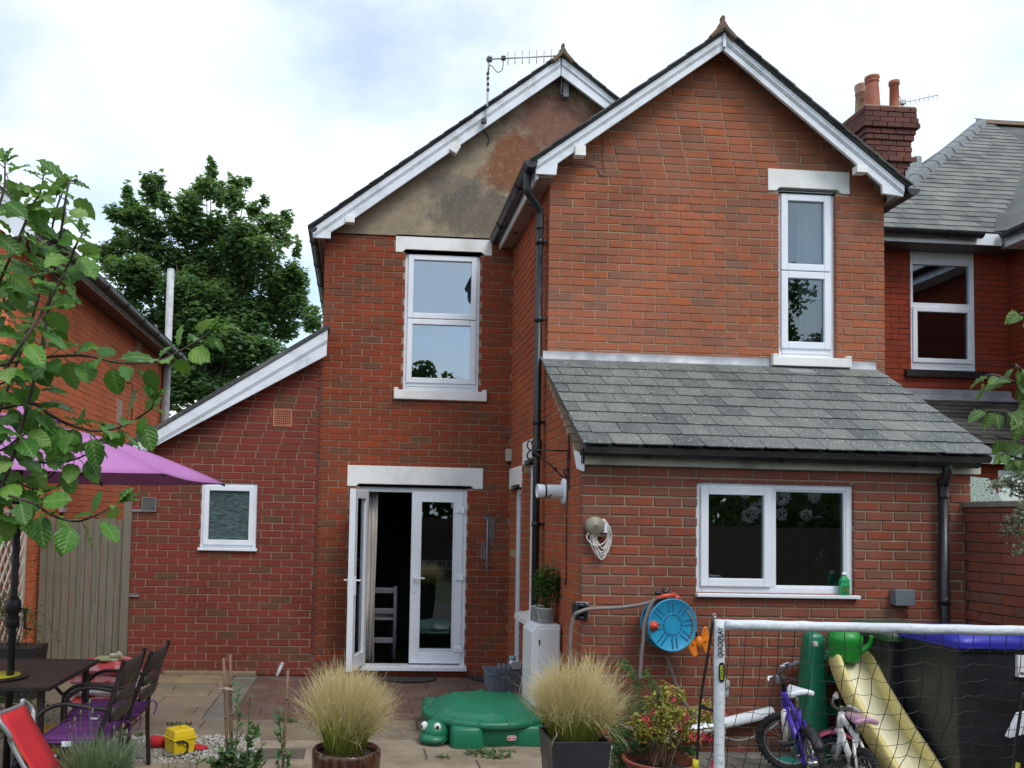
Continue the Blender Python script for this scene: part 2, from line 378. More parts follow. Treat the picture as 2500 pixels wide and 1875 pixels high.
# ---------------------------------------------------------------- masonry and slating
def subrect(rects, h):
    out = []
    a0, a1, b0, b1 = h
    for (x0, x1, z0, z1) in rects:
        if a0 >= x1 or a1 <= x0 or b0 >= z1 or b1 <= z0: out.append((x0, x1, z0, z1)); continue
        if a0 > x0: out.append((x0, a0, z0, z1))
        if a1 < x1: out.append((a1, x1, z0, z1))
        m0, m1 = max(a0, x0), min(a1, x1)
        if b0 > z0: out.append((m0, m1, z0, b0))
        if b1 < z1: out.append((m0, m1, b1, z1))
    return out
def span(poly, z):
    xs = []
    for i in range(len(poly)):
        (x0, a), (x1, b) = poly[i], poly[(i+1) % len(poly)]
        if (a <= z < b) or (b <= z < a): xs.append(x0+(x1-x0)*(z-a)/(b-a))
    return (min(xs), max(xs)) if len(xs) > 1 else None
CH = .0035
def brick_faces(mb, w_, h_, dp, rng, T, rnd=0.):
    j = lambda a: rng.uniform(-a, a)
    a, b = w_/2, h_/2
    fr = [V((sx*(a-CH)+j(.0015), -j(.0012), sz*(b-CH)+j(.0015))) for sx, sz in ((-1, -1), (1, -1), (1, 1), (-1, 1))]
    rg = [V((sx*a+j(.0015), CH, sz*b+j(.0015))) for sx, sz in ((-1, -1), (1, -1), (1, 1), (-1, 1))]
    bk = [V((sx*a, dp, sz*b)) for sx, sz in ((-1, -1), (1, -1), (1, 1), (-1, 1))]
    mb.add([T(q) for q in fr+rg+bk], [(0, 1, 2, 3)] + [(i+4, (i+1) % 4+4, (i+1) % 4, i) for i in range(4)] +
           [(i+8, (i+1) % 4+8, (i+1) % 4+4, i+4) for i in range(4)], 0, rnd)
def brick_wall(parent, O, sdir, ndir, poly, holes, course, blen, bm, mm, joint=.010, depth=.10, maxn=0, offs=0., rec=.007, wall='wall', seed=1, off2=None):
    """wall of laid bricks in front of recessed mortar; s runs along sdir from O, ndir is the outward normal"""
    rng = random.Random(seed); O, sdir, ndir = V(O), V(sdir), V(ndir)
    P = lambda s, z, n=0.: O + sdir*s + V((0, 0, z)) + ndir*n
    sa, sb = min(a for a, b in poly), max(a for a, b in poly)
    ins = lambda a: a+.006 if a == sa else a-.006 if a == sb else a
    mo = MB(); loops = [[V((ins(a), b, 0)) for a, b in poly]] + [[V((h[0], h[2], 0)), V((h[0], h[3], 0)), V((h[1], h[3], 0)), V((h[1], h[2], 0))] for h in holes]
    flat = [q for l in loops for q in l]
    tri = geometry.tessellate_polygon(loops)
    mo.add([P(q.x, q.y, -rec) for q in flat], [tuple(t) for t in tri])
    for l in loops:
        n = len(l)
        for i in range(n):
            a, b = l[i], l[(i+1) % n]
            mo.add([P(a.x, a.y, -rec), P(b.x, b.y, -rec), P(b.x, b.y, -depth-.02), P(a.x, a.y, -depth-.02)], [(0, 1, 2, 3)])
    mo.add([P(q.x, q.y, -depth-.02) for q in flat], [tuple(t) for t in tri])
    wo = mo.build(wall, mm, parent)
    zmin = min(b for a, b in poly); zmax = max(b for a, b in poly)
    pieces = []; rows = int((zmax-zmin)/course)+1
    for k in range(rows):
        z0 = zmin+k*course; z1 = z0+course-joint
        sp = [q for q in (span(poly, z0+.004), span(poly, min(z1, zmax-.002)-.002)) if q]
        if not sp: continue
        s0 = max(q[0] for q in sp); s1 = min(q[1] for q in sp)
        if s1-s0 < .04: continue
        wob = rng.uniform(-.004, .004)
        x = s0 - (blen*.5 if k % 2 else 0.) + (offs if off2 is None else 0.)
        if off2 is not None: x = math.floor((s0-off2)/blen)*blen+off2-(blen*.5 if k % 2 else 0.)
        while x < s1:
            bl = blen*(1+rng.uniform(-.012, .012))
            r = [(max(x, s0), min(x+bl-joint, s1), z0+wob*.3+rng.uniform(-.001, .001), min(z1+wob*.3, zmax))]
            x += bl
            if r[0][1]-r[0][0] < .03: continue
            for h in holes: r = subrect(r, (h[0]-.0+.003, h[1]-.003, h[2]+.003, h[3]-.003))
            pieces += [(q, len(r) == 1) for q in r if q[1]-q[0] > .02 and q[3]-q[2] > .02]
    MW = Matrix(((sdir.x, -ndir.x, 0, 0), (sdir.y, -ndir.y, 0, 0), (0, 0, 1, 0), (0, 0, 0, 1)))
    pieces.sort(key=lambda q: -(q[0][1]-q[0][0])*(q[0][3]-q[0][2]))
    st = MB()
    fw, fh = blen-joint, course-joint
    var = []
    if maxn:
        for i in range(10):
            b = MB(); brick_faces(b, fw, fh, depth, rng, lambda q: q); var.append(b.mesh('brick', [bm]))
    for i, ((s0, s1, z0, z1), full) in enumerate(pieces):
        c = P((s0+s1)/2, (z0+z1)/2, rng.uniform(-.0015, .0025)); rot = rng.uniform(-.004, .004)
        if i < maxn:
            if abs(s1-s0-fw) < .02 and abs(z1-z0-fh) < .006:
                o = inst('brick', rng.choice(var), wo, c, (0, rot, math.atan2(sdir.y, sdir.x)), ((s1-s0)/fw, 1, (z1-z0)/fh))
            else:
                b = MB(); brick_faces(b, s1-s0, z1-z0, depth, rng, lambda q: q)
                o = bpy.data.objects.new('brick', b.mesh('brick', [bm])); sc.collection.objects.link(o); o.parent = wo
                o.location = wmat(wo).inverted() @ c; o.rotation_euler = (0, 0, math.atan2(sdir.y, sdir.x))
        else:
            RM = Matrix.Rotation(rot, 4, 'Y')
            brick_faces(st, s1-s0, z1-z0, depth, rng, lambda q: c + (MW @ RM @ q), rng.random())
    if st.v: st.build('brickwork', bm, wo, kind='stuff')
    return wo
def slate_geo(w_, l_, rng, th=.009, lift=.017, full=True):
    """slate in local x (right), y (up the slope), z (out); origin at the middle of its lower edge"""
    a = w_/2; j = lambda q: rng.uniform(-q, q)
    c1, c2 = (max(0, rng.uniform(-.03, .016)) for _ in '12')
    low = [(-a, c1+.0), (-a+c1*1.2, j(.002)), (0+j(.02), j(.003)), (a-c2*1.2, j(.002)), (a, c2)]
    ring = low+[(a, l_), (-a, l_)]
    z = lambda y: lift*(1-y/l_)
    top = [V((x, y, z(y)+th)) for x, y in ring]; bot = [V((x, y, z(y)+.0005)) for x, y in ring]
    n = len(ring)
    return top+bot, [tuple(range(n))] + [(n+i, n+(i+1) % n, (i+1) % n, i) for i in range(n)]
def slates(parent, O, xdir, udir, rows, gauge, wid, mat, indiv=True, seed=3, name='slate', gap=.003):
    """rows: list of (x0, x1) per course from the eaves up; slates laid half-bonded on the plane (xdir, udir)"""
    rng = random.Random(seed); O, xdir, udir = V(O), V(xdir).normalized(), V(udir).normalized(); nd = xdir.cross(udir).normalized()
    M3 = Matrix((xdir, udir, nd)).transposed(); eul = M3.to_euler()
    l_ = gauge*1.8; var = []; st = MB()
    for i in range(8):
        b = MB(); v, f = slate_geo(wid-gap, l_, rng); b.add(v, f); var.append(b.mesh(name, [mat]))
    for k, (x0, x1) in enumerate(rows):
        x = math.floor(x0/wid)*wid - (wid/2 if k % 2 else 0)
        while x < x1:
            a, b = max(x, x0), min(x+wid, x1); x += wid
            if b-a < .03: continue
            c = O + xdir*((a+b)/2) + udir*(k*gauge+rng.uniform(-.003, .003)) + nd*rng.uniform(0, .002)
            if indiv:
                if b-a > wid-.002:
                    inst(name, rng.choice(var), parent, c, (M3 @ Matrix.Rotation(rng.uniform(-.006, .006), 3, 'Z')).to_euler())
                else:
                    m = MB(); v, f = slate_geo(b-a-gap, l_, rng); m.add(v, f); inst(name, m.mesh(name, [mat]), parent, c, eul)
            else:
                v, f = slate_geo(b-a-gap, l_, rng); st.add([c + M3 @ q for q in v], f, 0, rng.random())
    if st.v: st.build(name+'s', mat, parent, kind='stuff')

# ---------------------------------------------------------------- windows
def frame_rect(mb, x0, x1, z0, z1, wd, y0, y1, mi=0):
    mb.box(x0, x0+wd, y0, y1, z0, z1, mi); mb.box(x1-wd, x1, y0, y1, z0, z1, mi)
    mb.box(x0+wd, x1-wd, y0, y1, z0, z0+wd, mi); mb.box(x0+wd, x1-wd, y0, y1, z1-wd, z1, mi)
def sash(parent, x0, x1, z0, z1, y, wd, glass, mat=None, bead=True, nm='sash'):
    mb = MB(); frame_rect(mb, x0, x1, z0, z1, wd, y-.022, y+.03)
    o = mb.build(nm, mat or white_pvc, parent, bevel=.006)
    g = MB(); g.box(x0+wd-.006, x1-wd+.006, y+.004, y+.012, z0+wd-.006, z1-wd+.006)
    g.build('pane', glass, parent)
    return o
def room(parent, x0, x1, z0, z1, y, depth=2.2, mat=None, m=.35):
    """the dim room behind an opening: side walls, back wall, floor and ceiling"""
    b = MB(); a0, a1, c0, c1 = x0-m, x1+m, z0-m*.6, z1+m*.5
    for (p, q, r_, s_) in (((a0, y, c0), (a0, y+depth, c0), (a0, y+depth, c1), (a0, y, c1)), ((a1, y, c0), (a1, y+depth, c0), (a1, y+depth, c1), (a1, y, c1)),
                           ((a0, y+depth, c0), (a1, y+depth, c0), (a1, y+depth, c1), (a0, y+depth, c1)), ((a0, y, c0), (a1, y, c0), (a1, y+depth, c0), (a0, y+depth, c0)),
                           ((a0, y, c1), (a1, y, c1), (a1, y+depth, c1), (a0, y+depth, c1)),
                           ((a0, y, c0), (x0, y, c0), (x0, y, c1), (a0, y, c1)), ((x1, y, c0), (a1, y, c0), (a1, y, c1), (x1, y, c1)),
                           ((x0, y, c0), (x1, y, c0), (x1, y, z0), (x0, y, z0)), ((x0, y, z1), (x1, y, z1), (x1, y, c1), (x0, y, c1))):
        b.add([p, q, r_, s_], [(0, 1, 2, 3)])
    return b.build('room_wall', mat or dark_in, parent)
def curtain(name, label, x0, x1, z0, z1, y, mat, amp=.025, waves=5, cat='curtain'):
    b = MB(); n = 48; vs = []; fs = []; zs = [z0, lerp(z0, z1, .35), lerp(z0, z1, .7), z1]
    for k, z in enumerate(zs):
        for i in range(n+1):
            t = i/n; sq = 1-.12*(k == 0)
            vs.append((lerp(x0, x1, .5+(t-.5)*sq)+.01*math.sin(k*2+t*9), y+amp*math.sin(t*waves*2*math.pi+k*.25)+.008*math.sin(t*37+k), z))
    for k in range(3):
        for i in range(n): fs.append((k*(n+1)+i, k*(n+1)+i+1, (k+1)*(n+1)+i+1, (k+1)*(n+1)+i))
    b.add(vs, fs, 0, 0, True); o = b.build(name, mat)
    sm = o.modifiers.new('thick', 'SOLIDIFY'); sm.thickness = .003
    return tag(o, label, cat)

# ================================================================ setting: ground, patio
YB, YC, YD, XS = 9.23, 7.41, 6.17, 1.70
grass_m = plain('rough_grass', (.05, .075, .025), (.075, .09, .03), 6, .95, .6, 90, dirt=(.08, .06, .035), dscale=1.5, damt=.6, bdist=.03)
g = MB(); g.add([(-300, -300, -.06), (300, -300, -.06), (300, 300, -.06), (-300, 300, -.06)], [(0, 1, 2, 3)])
g.build('ground', grass_m)['kind'] = 'structure'
joint_m = plain('jointing_sand', (.12, .10, .075), (.07, .06, .045), 12, .95, .5, 150)
def paver(name, cols, var):
    m, t = newmat(name); k = NT(t); p = k.pos(); r = k.rnd()
    base = k.ramp(r, cols)
    mp = k.n('ShaderNodeMapping'); mp.inputs['Scale'].default_value = (3, 22, 8); k.l(p, mp.inputs[0])
    riv = k.noise(mp.outputs[0], 2.2, 8, .62)
    base = k.mix(k.ramp(riv, [(.38, 0.), (.62, var)]), base, tuple(c*.55 for c in cols[0][1]))
    base = k.mix(k.ramp(k.noise(p, 3.2, 7, .65), [(.44, 0.), (.66, .75)]), base, (.155, .118, .085))
    base = k.mix(k.ramp(k.noise(p, 60, 3, .6), [(.62, 0.), (.72, .3)]), base, (.5, .46, .4))
    base = k.mix(k.ramp(k.noise(p, 1.3, 5, .6), [(.5, 0.), (.7, .45)]), base, tuple(c*.5 for c in cols[-1][1]))
    k.bsdf(base, .85, 0, k.bump(k.math('ADD', riv, k.noise(p, 70, 5, .6)), .6, .008), .3); return m
pv_tan = paver('tan_riven_slab', [(0., (.36, .29, .215)), (.5, (.31, .25, .19)), (1., (.42, .32, .22))], .55)
pv_mid = paver('brown_riven_slab', [(0., (.255, .20, .145)), (.5, (.21, .17, .125)), (1., (.28, .215, .15))], .5)
pv_red = paver('red_paver', [(0., (.145, .075, .06)), (.5, (.115, .068, .056)), (1., (.17, .085, .066))], .5)
pv_gld = paver('golden_slab', [(0., (.33, .235, .125)), (.5, (.28, .21, .125)), (1., (.35, .26, .14))], .4)
pv_gry = paver('grey_paver', [(0., (.19, .18, .155)), (.5, (.23, .21, .18)), (1., (.16, .155, .135))], .5)
patio = MB(); patio.add([(-7, 1.2, -.012), (7, 1.2, -.012), (7, 9.6, -.012), (-7, 9.6, -.012)], [(0, 1, 2, 3)])
patio = patio.build('patio', joint_m); patio['kind'] = 'structure'
def slab_mesh(w_, d_, mat, rng, th=.04):
    m = MB(); c = .006; j = lambda a: rng.uniform(-a, a); n = 4
    # slightly dished riven top
    top = []
    for iy in range(3):
        for ix in range(n):
            x = lerp(-w_/2+c, w_/2-c, ix/(n-1)); y = lerp(-d_/2+c, d_/2-c, iy/2); top.append((x+j(.002), y+j(.002), j(.0018)))
    fs = [(iy*n+ix, iy*n+ix+1, (iy+1)*n+ix+1, (iy+1)*n+ix) for iy in range(2) for ix in range(n-1)]
    rim = [0, 1, 2, 3, 7, 11, 10, 9, 8, 4]
    b = len(top); ring = []
    for i in rim:
        x, y, z = top[i]; ring.append((x*1.0+(c if x > w_/2-.02 else -c if x < -w_/2+.02 else 0), y+(c if y > d_/2-.02 else -c if y < -d_/2+.02 else 0), -c))
    low = [(x, y, -th) for x, y, z in ring]; k = len(rim)
    fs += [(rim[i], b+i, b+(i+1) % k, rim[(i+1) % k]) for i in range(k)] + [(b+i, b+k+i, b+k+(i+1) % k, b+(i+1) % k) for i in range(k)]
    m.add(top+ring+low, fs, 0, 0, False); return m.mesh('slab', [mat])
def pave(x0, x1, y0, y1, cw, rows, mat, seed, bond=.5, gap=.011, hole=None, z=0.):
    rng = random.Random(seed); y = y0; k = 0
    lib = {}
    while y < y1-.05:
        d_ = rows[k % len(rows)]; d_ = min(d_, y1-y); x = x0-(cw*bond if k % 2 else 0)
        while x < x1-.02:
            a, b = max(x, x0), min(x+cw, x1); x += cw
            if b-a < .05: continue
            cx, cyy = (a+b)/2, y+d_/2
            if hole and any(h[0] < cx < h[1] and h[2] < cyy < h[3] for h in hole): continue
            key = (round(b-a, 3), round(d_, 3), rng.randrange(4))
            if key not in lib: lib[key] = slab_mesh(b-a-gap, d_-gap, mat, rng)
            inst('slab', lib[key], patio, (cx, cyy, z+rng.uniform(-.002, .003)), (rng.uniform(-.003, .003), rng.uniform(-.003, .003), rng.uniform(-.004, .004)))
        y += d_; k += 1
GRAV = (-2.02, -.72, 5.98, 6.72)
p = at(600, 1757, Z=0); YR = p.y                 # near edge of the red pavers
XR0 = at(520, 1757, Z=0).x
pave(-1.05, 1.69, YR, YB-.02, .45, [.225], pv_red, 1, .5)
pave(-1.30, -1.05, YR, YB-.02, .25, [.45], pv_gry, 2, 0)
pave(-3.6, -1.30, YR-.0, YB-.02, .60, [.24, .24, .45, .24], pv_mid, 3, .35)
pave(-3.6, 1.69, YR-.60, YR, .90, [.30], pv_mid, 4, .4)
pave(-3.6, 1.66, 4.9, YR-.60, .90, [.22, .22, .3], pv_tan, 5, .4, hole=[GRAV])
pave(1.69, 4.6, 5.2, YD-.02, .22, [.15], pv_gry, 6, .5, z=.055)
pave(1.69, 4.6, 4.6, 5.2, .45, [.3], pv_gry, 7, .5, z=.05)
# golden course against the side extension
pave(-2.5, -1.30, YB-.46, YB-.03, .62, [.43], pv_gld, 9, 0, z=.006)
# gravel patch
gv = MB(); rg = random.Random(5)
for i in range(2600):
    x, y = rg.uniform(GRAV[0], GRAV[1]), rg.uniform(GRAV[2], GRAV[3]); s = rg.uniform(.006, .014)
    M = Matrix.Rotation(rg.uniform(0, 6), 3, V((rg.random(), rg.random(), rg.random()+.1)).normalized())
    q = [V((1, 0, 0)), V((-1, 0, 0)), V((0, 1.2, 0)), V((0, -.9, 0)), V((0, 0, .8)), V((0, 0, -.8))]
    gv.add([M @ (e*s)+V((x, y, -.004+rg.uniform(0, .006))) for e in q], [(0, 2, 4), (2, 1, 4), (1, 3, 4), (3, 0, 4), (2, 0, 5), (1, 2, 5), (3, 1, 5), (0, 3, 5)], 0, rg.random())
gmat, t_ = newmat('pale_gravel'); k_ = NT(t_); k_.bsdf(k_.ramp(k_.rnd(), [(0., (.42, .40, .36)), (.5, (.30, .29, .26)), (1., (.55, .53, .48))]), .9)
gv.build('gravel', gmat)['kind'] = 'stuff'
st_ = MB(); st_.box(-1.72, -1.25, 6.1, 6.5, -.03, .006)
tag(st_.build('stepping_stone', pv_gry, bevel=.006), 'grey square stepping stone set in the gravel under the yellow box', 'paving slab')
# weeds in the joints
weed_m = leafmat('weed_leaf', [(0., (.04, .085, .02)), (1., (.09, .15, .035))], .25)
WEEDS = ('green weed in the paving joint before the foot of the turtle sandpit', 'larger green weed nearest the camera before the turtle sandpit', 'small green weed before the badge of the turtle sandpit', 'green weed in the slab joint between pea canes and brown pot', 'green weed in the slab joint behind the yellow box', 'green weed beside the legs of the farther garden chair', 'tiny weed under the chin of the turtle sandpit', 'small weed growing at the foot of the dark brick side wall', 'green weed close against the rim of the turtle sandpit', 'weed among the slabs before the pea canes')
for n_, (u, v, s) in enumerate(((1175, 1838, .12), (1205, 1850, .13), (1240, 1836, .06), (700, 1762, .10), (440, 1770, .10), (330, 1795, .08), (1080, 1850, .06), (450, 1648, .08), (1160, 1842, .08), (520, 1862, .11))):
    c = at(u, v, Z=0); b = MB()
    for i in range(46):
        a = R.uniform(0, 6.28); l_ = s*R.uniform(.3, 1); d = V((math.cos(a), math.sin(a), R.uniform(.2, 1.0))).normalized()*l_*.6
        o0 = c+V((R.uniform(-s, s), R.uniform(-s, s)*.4, .002)); sd_ = d.cross(V((0, 0, 1))).normalized()*l_*.09
        b.add([o0-sd_*.5, o0+sd_*.5, o0+d*.6+sd_, o0+d, o0+d*.6-sd_], [(0, 1, 2, 3, 4)], 0, R.random())
    tag(b.build('weed', weed_m), WEEDS[n_], 'weed', 'weeds in the paving joints')

# ================================================================ the house
house = thing('brick_house', 'red brick house with two gables, white windows and slate roofed kitchen at its rear', 'house', (.6, YB, 0))
def Xat(u, v, Y): return at(u, v, Y=Y).x
def Zat(u, v, Y): return at(u, v, Y=Y).z
# --- side extension wall (far left) and the wall with the french doors
aR, aL = at(791, 866, Y=YB), at(339, 1100, Y=YB)
sl_ = (aR.z-aL.z)/(aR.x-aL.x); xa0, xa1 = Xat(303, 1480, YB), -.462
wA = (Xat(489, 1270, YB), Xat(627, 1270, YB), Zat(556, 1342, YB), Zat(556, 1179, YB))
vA = (Xat(667, 1020, YB), Xat(713, 1020, YB), Zat(690, 1041, YB), Zat(690, 998, YB))
brick_wall(house, (xa0, YB, 0), (1, 0, 0), (0, -1, 0), [(0, 0), (xa1-xa0, 0), (xa1-xa0, aR.z+.06), (0, aR.z+.06+sl_*(xa0-aR.x))],
           [(wA[0]-xa0, wA[1]-xa0, wA[2], wA[3]), (vA[0]-xa0, vA[1]-xa0, vA[2], vA[3])], .0795, .225, brick_a, mortar_a, .0095, wall='side_wall', seed=2)
zg = Zat(1000, 577, YB)
wB = (Xat(986, 790, YB), Xat(1172, 790, YB), Zat(1080, 955, YB), Zat(1080, 620, YB))
dB = (Xat(872, 1400, YB), Xat(1139, 1400, YB), .09, Zat(1000, 1190, YB))
xb0 = -.452
def lint(u0, u1, v0, v1, Y): return (Xat(u0, (v0+v1)/2, Y), Xat(u1, (v0+v1)/2, Y), Zat((u0+u1)/2, v1, Y), Zat((u0+u1)/2, v0, Y))
lB = lint(966, 1201, 577, 624, YB); lD = lint(848, 1179, 1139.5, 1188, YB)
lB = (lB[0], lB[1], wB[3], lB[3]); lD = (lD[0], lD[1], dB[3], lD[3])
sB = lint(961, 1187, 953, 978, YB)
off = lambda h, x: (h[0]-x, h[1]-x, h[2], h[3])
brick_wall(house, (xb0, YB, 0), (1, 0, 0), (0, -1, 0), [(0, 0), (XS+.02-xb0, 0), (XS+.02-xb0, zg), (0, zg)],
           [off((wB[0], wB[1], wB[2]-.0, wB[3]), xb0), off(dB, xb0), off(lB, xb0), off(lD, xb0), off((sB[0], sB[1], sB[2], wB[2]), xb0)], .0745, .225, brick_b, mortar_l, .008, wall='rear_wall', seed=3)
# --- front gable of the rear wing
aC = at(1766, 100, Y=YC)
zC0 = Zat(1760, 892, YC)-.04
eL, eR = at(1352, 410, Y=YC), at(2162, 468, Y=YC)
xC0, xC1 = XS, Xat(2160, 730, YC)
wC = (Xat(1901, 680, YC), Xat(2043, 680, YC), Zat(1972, 876, YC), Zat(1972, 470, YC))
lC = lint(1874, 2073, 417, 473, YC); lC = (lC[0], lC[1], wC[3], lC[3])
sC = lint(1881, 2072, 872, 897, YC)
brick_wall(house, (xC0, YC, 0), (1, 0, 0), (0, -1, 0), [(0, zC0), (xC1-xC0, zC0), (xC1-xC0, eR.z+.02), (aC.x-xC0, aC.z-.03), (0, eL.z+.02)],
           [off(wC, xC0), off(lC, xC0), off((sC[0], sC[1], sC[2], wC[2]), xC0)], .0742, .225, brick_c, mortar_c, .0085, wall='gable_wall', seed=4)
# --- kitchen front
xD1 = 4.80; zD = Zat(1900, 1144, YD)
wD = (Xat(1701, 1310, YD), Xat(2087, 1310, YD), Zat(1895, 1450, YD), Zat(1895, 1180, YD))
brick_wall(house, (XS, YD, 0), (1, 0, 0), (0, -1, 0), [(0, 0), (xD1-XS, 0), (xD1-XS, zD), (0, zD)], [off(wD, XS)], .0755, .225, brick_d, mortar_d, .0135, maxn=300, rec=.009, wall='kitchen_wall', seed=5)
# --- side wall of wing and kitchen, running back to the french doors
zs_ = Zat(1335, 430, YC-.20)
sdoor = (8.55, 9.16, .10, 2.10); swin = (7.80, 8.42, .80, 2.33)
zr0, zr1 = Zat(1425, 1122, YD), Zat(1335, 900, YC)
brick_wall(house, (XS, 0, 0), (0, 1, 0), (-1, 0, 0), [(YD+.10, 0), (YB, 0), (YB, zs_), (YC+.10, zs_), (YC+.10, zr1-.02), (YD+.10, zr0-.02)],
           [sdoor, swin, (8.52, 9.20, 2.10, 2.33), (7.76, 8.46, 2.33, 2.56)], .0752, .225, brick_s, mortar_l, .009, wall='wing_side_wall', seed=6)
hid = MB()     # plain outer walls that close the house
hid.box(-.45, -.25, YB+.13, 16, 0, 5.0); hid.box(-2.5, -2.4, YB+.13, 13, 0, 2.2); hid.box(xC1-.1, xC1, YC+.12, 12.5, 0, 4.7); hid.box(xD1-.1, xD1, YD+.12, YC, 0, 2.4)
hid.build('outer_wall', brick_a, house)
# --- lintels and sills
def lintel(h, y, proud=.012, notch=.08, up=.035):
    x0, x1, z0, z1 = h; b = MB()
    b.prism([(x0, y-proud, z0), (x0+notch, y-proud, z0), (x0+notch+up, y-proud, z0+up), (x1-notch-up, y-proud, z0+up), (x1-notch, y-proud, z0), (x1, y-proud, z0), (x1, y-proud, z1), (x0, y-proud, z1)], (0, .16, 0))
    return b.build('lintel', white_paint, house, bevel=.004)
lintel(lB, YB); lintel(lD, YB, .012, .10, .03); lintel(lC, YC)
def stone_sill(h, y, proud=.055, name='sill'):
    b = MB(); b.box(h[0], h[1], y-proud, y+.09, h[2], h[3]-.012)
    b.box(h[0], h[0]+.05, y-proud, y-.003, h[3]-.0125, h[3]+.012); b.box(h[1]-.05, h[1], y-proud, y-.003, h[3]-.0125, h[3]+.012)
    return b.build(name, white_paint, house, bevel=.006)
stone_sill(sB, YB); stone_sill(sC, YC)
for (y0, y1, z0, z1) in ((8.52, 9.20, 2.10, 2.33), (7.76, 8.46, 2.33, 2.56)):
    b = MB(); x = XS-.012
    b.prism([(x, y0, z0), (x, y0+.06, z0), (x, y0+.09, z0+.035), (x, y1-.09, z0+.035), (x, y1-.06, z0), (x, y1, z0), (x, y1, z1), (x, y0, z1)], (.16, 0, 0))
    b.build('lintel', white_paint, house, bevel=.004)
b = MB(); b.prism([(XS-.07, 7.72, .74), (XS-.07, 7.72, .80), (XS+.09, 7.72, .84), (XS+.09, 7.72, .72)], (0, .76, 0)); b.build('sill', white_paint, house, bevel=.006)
# side door and side window, seen edge-on
def side_opening(name, h, glz):
    b = MB(); x = XS+.07
    for (y0, y1, z0, z1) in ((h[0], h[0]+.06, h[2], h[3]), (h[1]-.06, h[1], h[2], h[3]), (h[0]+.06, h[1]-.06, h[3]-.06, h[3]), (h[0]+.06, h[1]-.06, h[2], h[2]+.06)): b.box(x, x+.07, y0, y1, z0, z1)
    o = b.build(name, white_pvc, house, bevel=.004)
    g = MB(); g.box(x+.03, x+.04, h[0]+.055, h[1]-.055, h[2]+.055, h[3]-.055); g.build('pane', glass_lo, o)
    r_ = MB(); r_.box(x+.9, x+.92, h[0]-.3, h[1]+.3, h[2]-.2, h[3]+.2); r_.build('room_wall', dark_in, o)
    s_ = MB()
    s_.box(x+.071, x+.9, h[0]-.3, h[0]-.28, h[2]-.2, h[3]+.2); s_.box(x+.071, x+.9, h[1]+.28, h[1]+.3, h[2]-.2, h[3]+.2); s_.build('room_wall', dark_in, o)
side_opening('side_door', sdoor, 0); side_opening('side_window', swin, 0)

# --- windows
def window(h, y, splits, glz, fw=.055, sw=.058, name='window', low=.0):
    x0, x1, z0, z1 = h; b = MB(); frame_rect(b, x0, x1, z0, z1, fw, y, y+.07)
    if low: b.box(x0+fw, x1-fw, y-.006, y+.07, z0+fw, z0+fw+low)
    for s in splits:
        if s[4] == 'bar': b.box(s[0], s[1], y-.004, y+.068, s[2], s[3])
    o = b.build(name, white_pvc, house, bevel=.005)
    for s in splits:
        if s[4] == 'sash': sash(o, s[0], s[1], s[2], s[3], y, sw, glz)
        if s[4] == 'pane':
            g = MB(); g.box(s[0]-.004, s[1]+.004, y+.03, y+.038, s[2]-.004, s[3]+.004); g.build('pane', glz, o)
            bd = MB(); frame_rect(bd, s[0]-.001, s[1]+.001, s[2]-.001, s[3]+.001, .014, y+.008, y+.03); bd.build('bead', white_pvc, o, bevel=.004)
    return o
yw = YB+.045
def stack(h, low=.05, fw=.05, mid=.5, g=.008):
    x0, x1, z0, z1 = h; a, b = z0+fw+low-.01, z1-fw+.012; m = lerp(a, b, mid)
    return [(x0+fw-.012, x1-fw+.012, m+g/2, b, 'sash'), (x0+fw-.012, x1-fw+.012, a, m-g/2, 'sash')]
hB = (wB[0]+.002, wB[1]-.002, wB[2], wB[3]+.03)
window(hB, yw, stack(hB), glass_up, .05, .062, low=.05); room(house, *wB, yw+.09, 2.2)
hC = (wC[0]+.002, wC[1]-.002, wC[2], wC[3]+.03)
window(hC, YC+.045, stack(hC, .06), glass_lo, .05, .066, low=.06); room(house, *wC, YC+.15, 2.0)
m0, m1 = Xat(1861, 1310, YD+.05)+.06, Xat(1893, 1310, YD+.05)-.02
hD = (wD[0]+.002, wD[1]-.002, wD[2], wD[3])
xm = (Xat(1861, 1310, YD)+Xat(1893, 1310, YD))/2
window(hD, YD+.03, [(hD[0]+.035, xm+.03, hD[2]+.05, hD[3]-.035, 'sash'), (xm+.03, xm+.065, hD[2]+.05, hD[3]-.05, 'bar'), (xm+.065, hD[1]-.05, hD[2]+.05, hD[3]-.05, 'pane')], glass_lo, .05, .062)
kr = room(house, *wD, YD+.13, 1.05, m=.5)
b = MB(); b.box(wD[0]-.01, wD[1]+.02, YD-.045, YD+.03, wD[2]-.028, wD[2]-.001); b.build('sill', white_pvc, house, bevel=.005)
hA = (wA[0]+.002, wA[1]-.002, wA[2]+.02, wA[3])
obs, t_ = newmat('patterned_glass'); k_ = NT(t_)
mp_ = k_.n('ShaderNodeMapping'); mp_.inputs['Scale'].default_value = (5, 5, 21); k_.l(k_.pos(), mp_.inputs[0])
n_ = k_.noise(mp_.outputs[0], 2.6, 9, .72)
mq_ = k_.n('ShaderNodeMapping'); mq_.inputs['Scale'].default_value = (9, 9, 40); mq_.inputs['Rotation'].default_value = (0, .35, 0); k_.l(k_.pos(), mq_.inputs[0])
n2_ = k_.noise(mq_.outputs[0], 2.2, 6, .7)
k_.bsdf(k_.ramp(k_.math('MULTIPLY', k_.math('ADD', n_, n2_), .5), [(.40, (.012, .02, .022)), (.5, (.06, .12, .12)), (.62, (.16, .25, .25))]), .12, 0, k_.bump(k_.math('ADD', n_, n2_), 1., .03), .8)
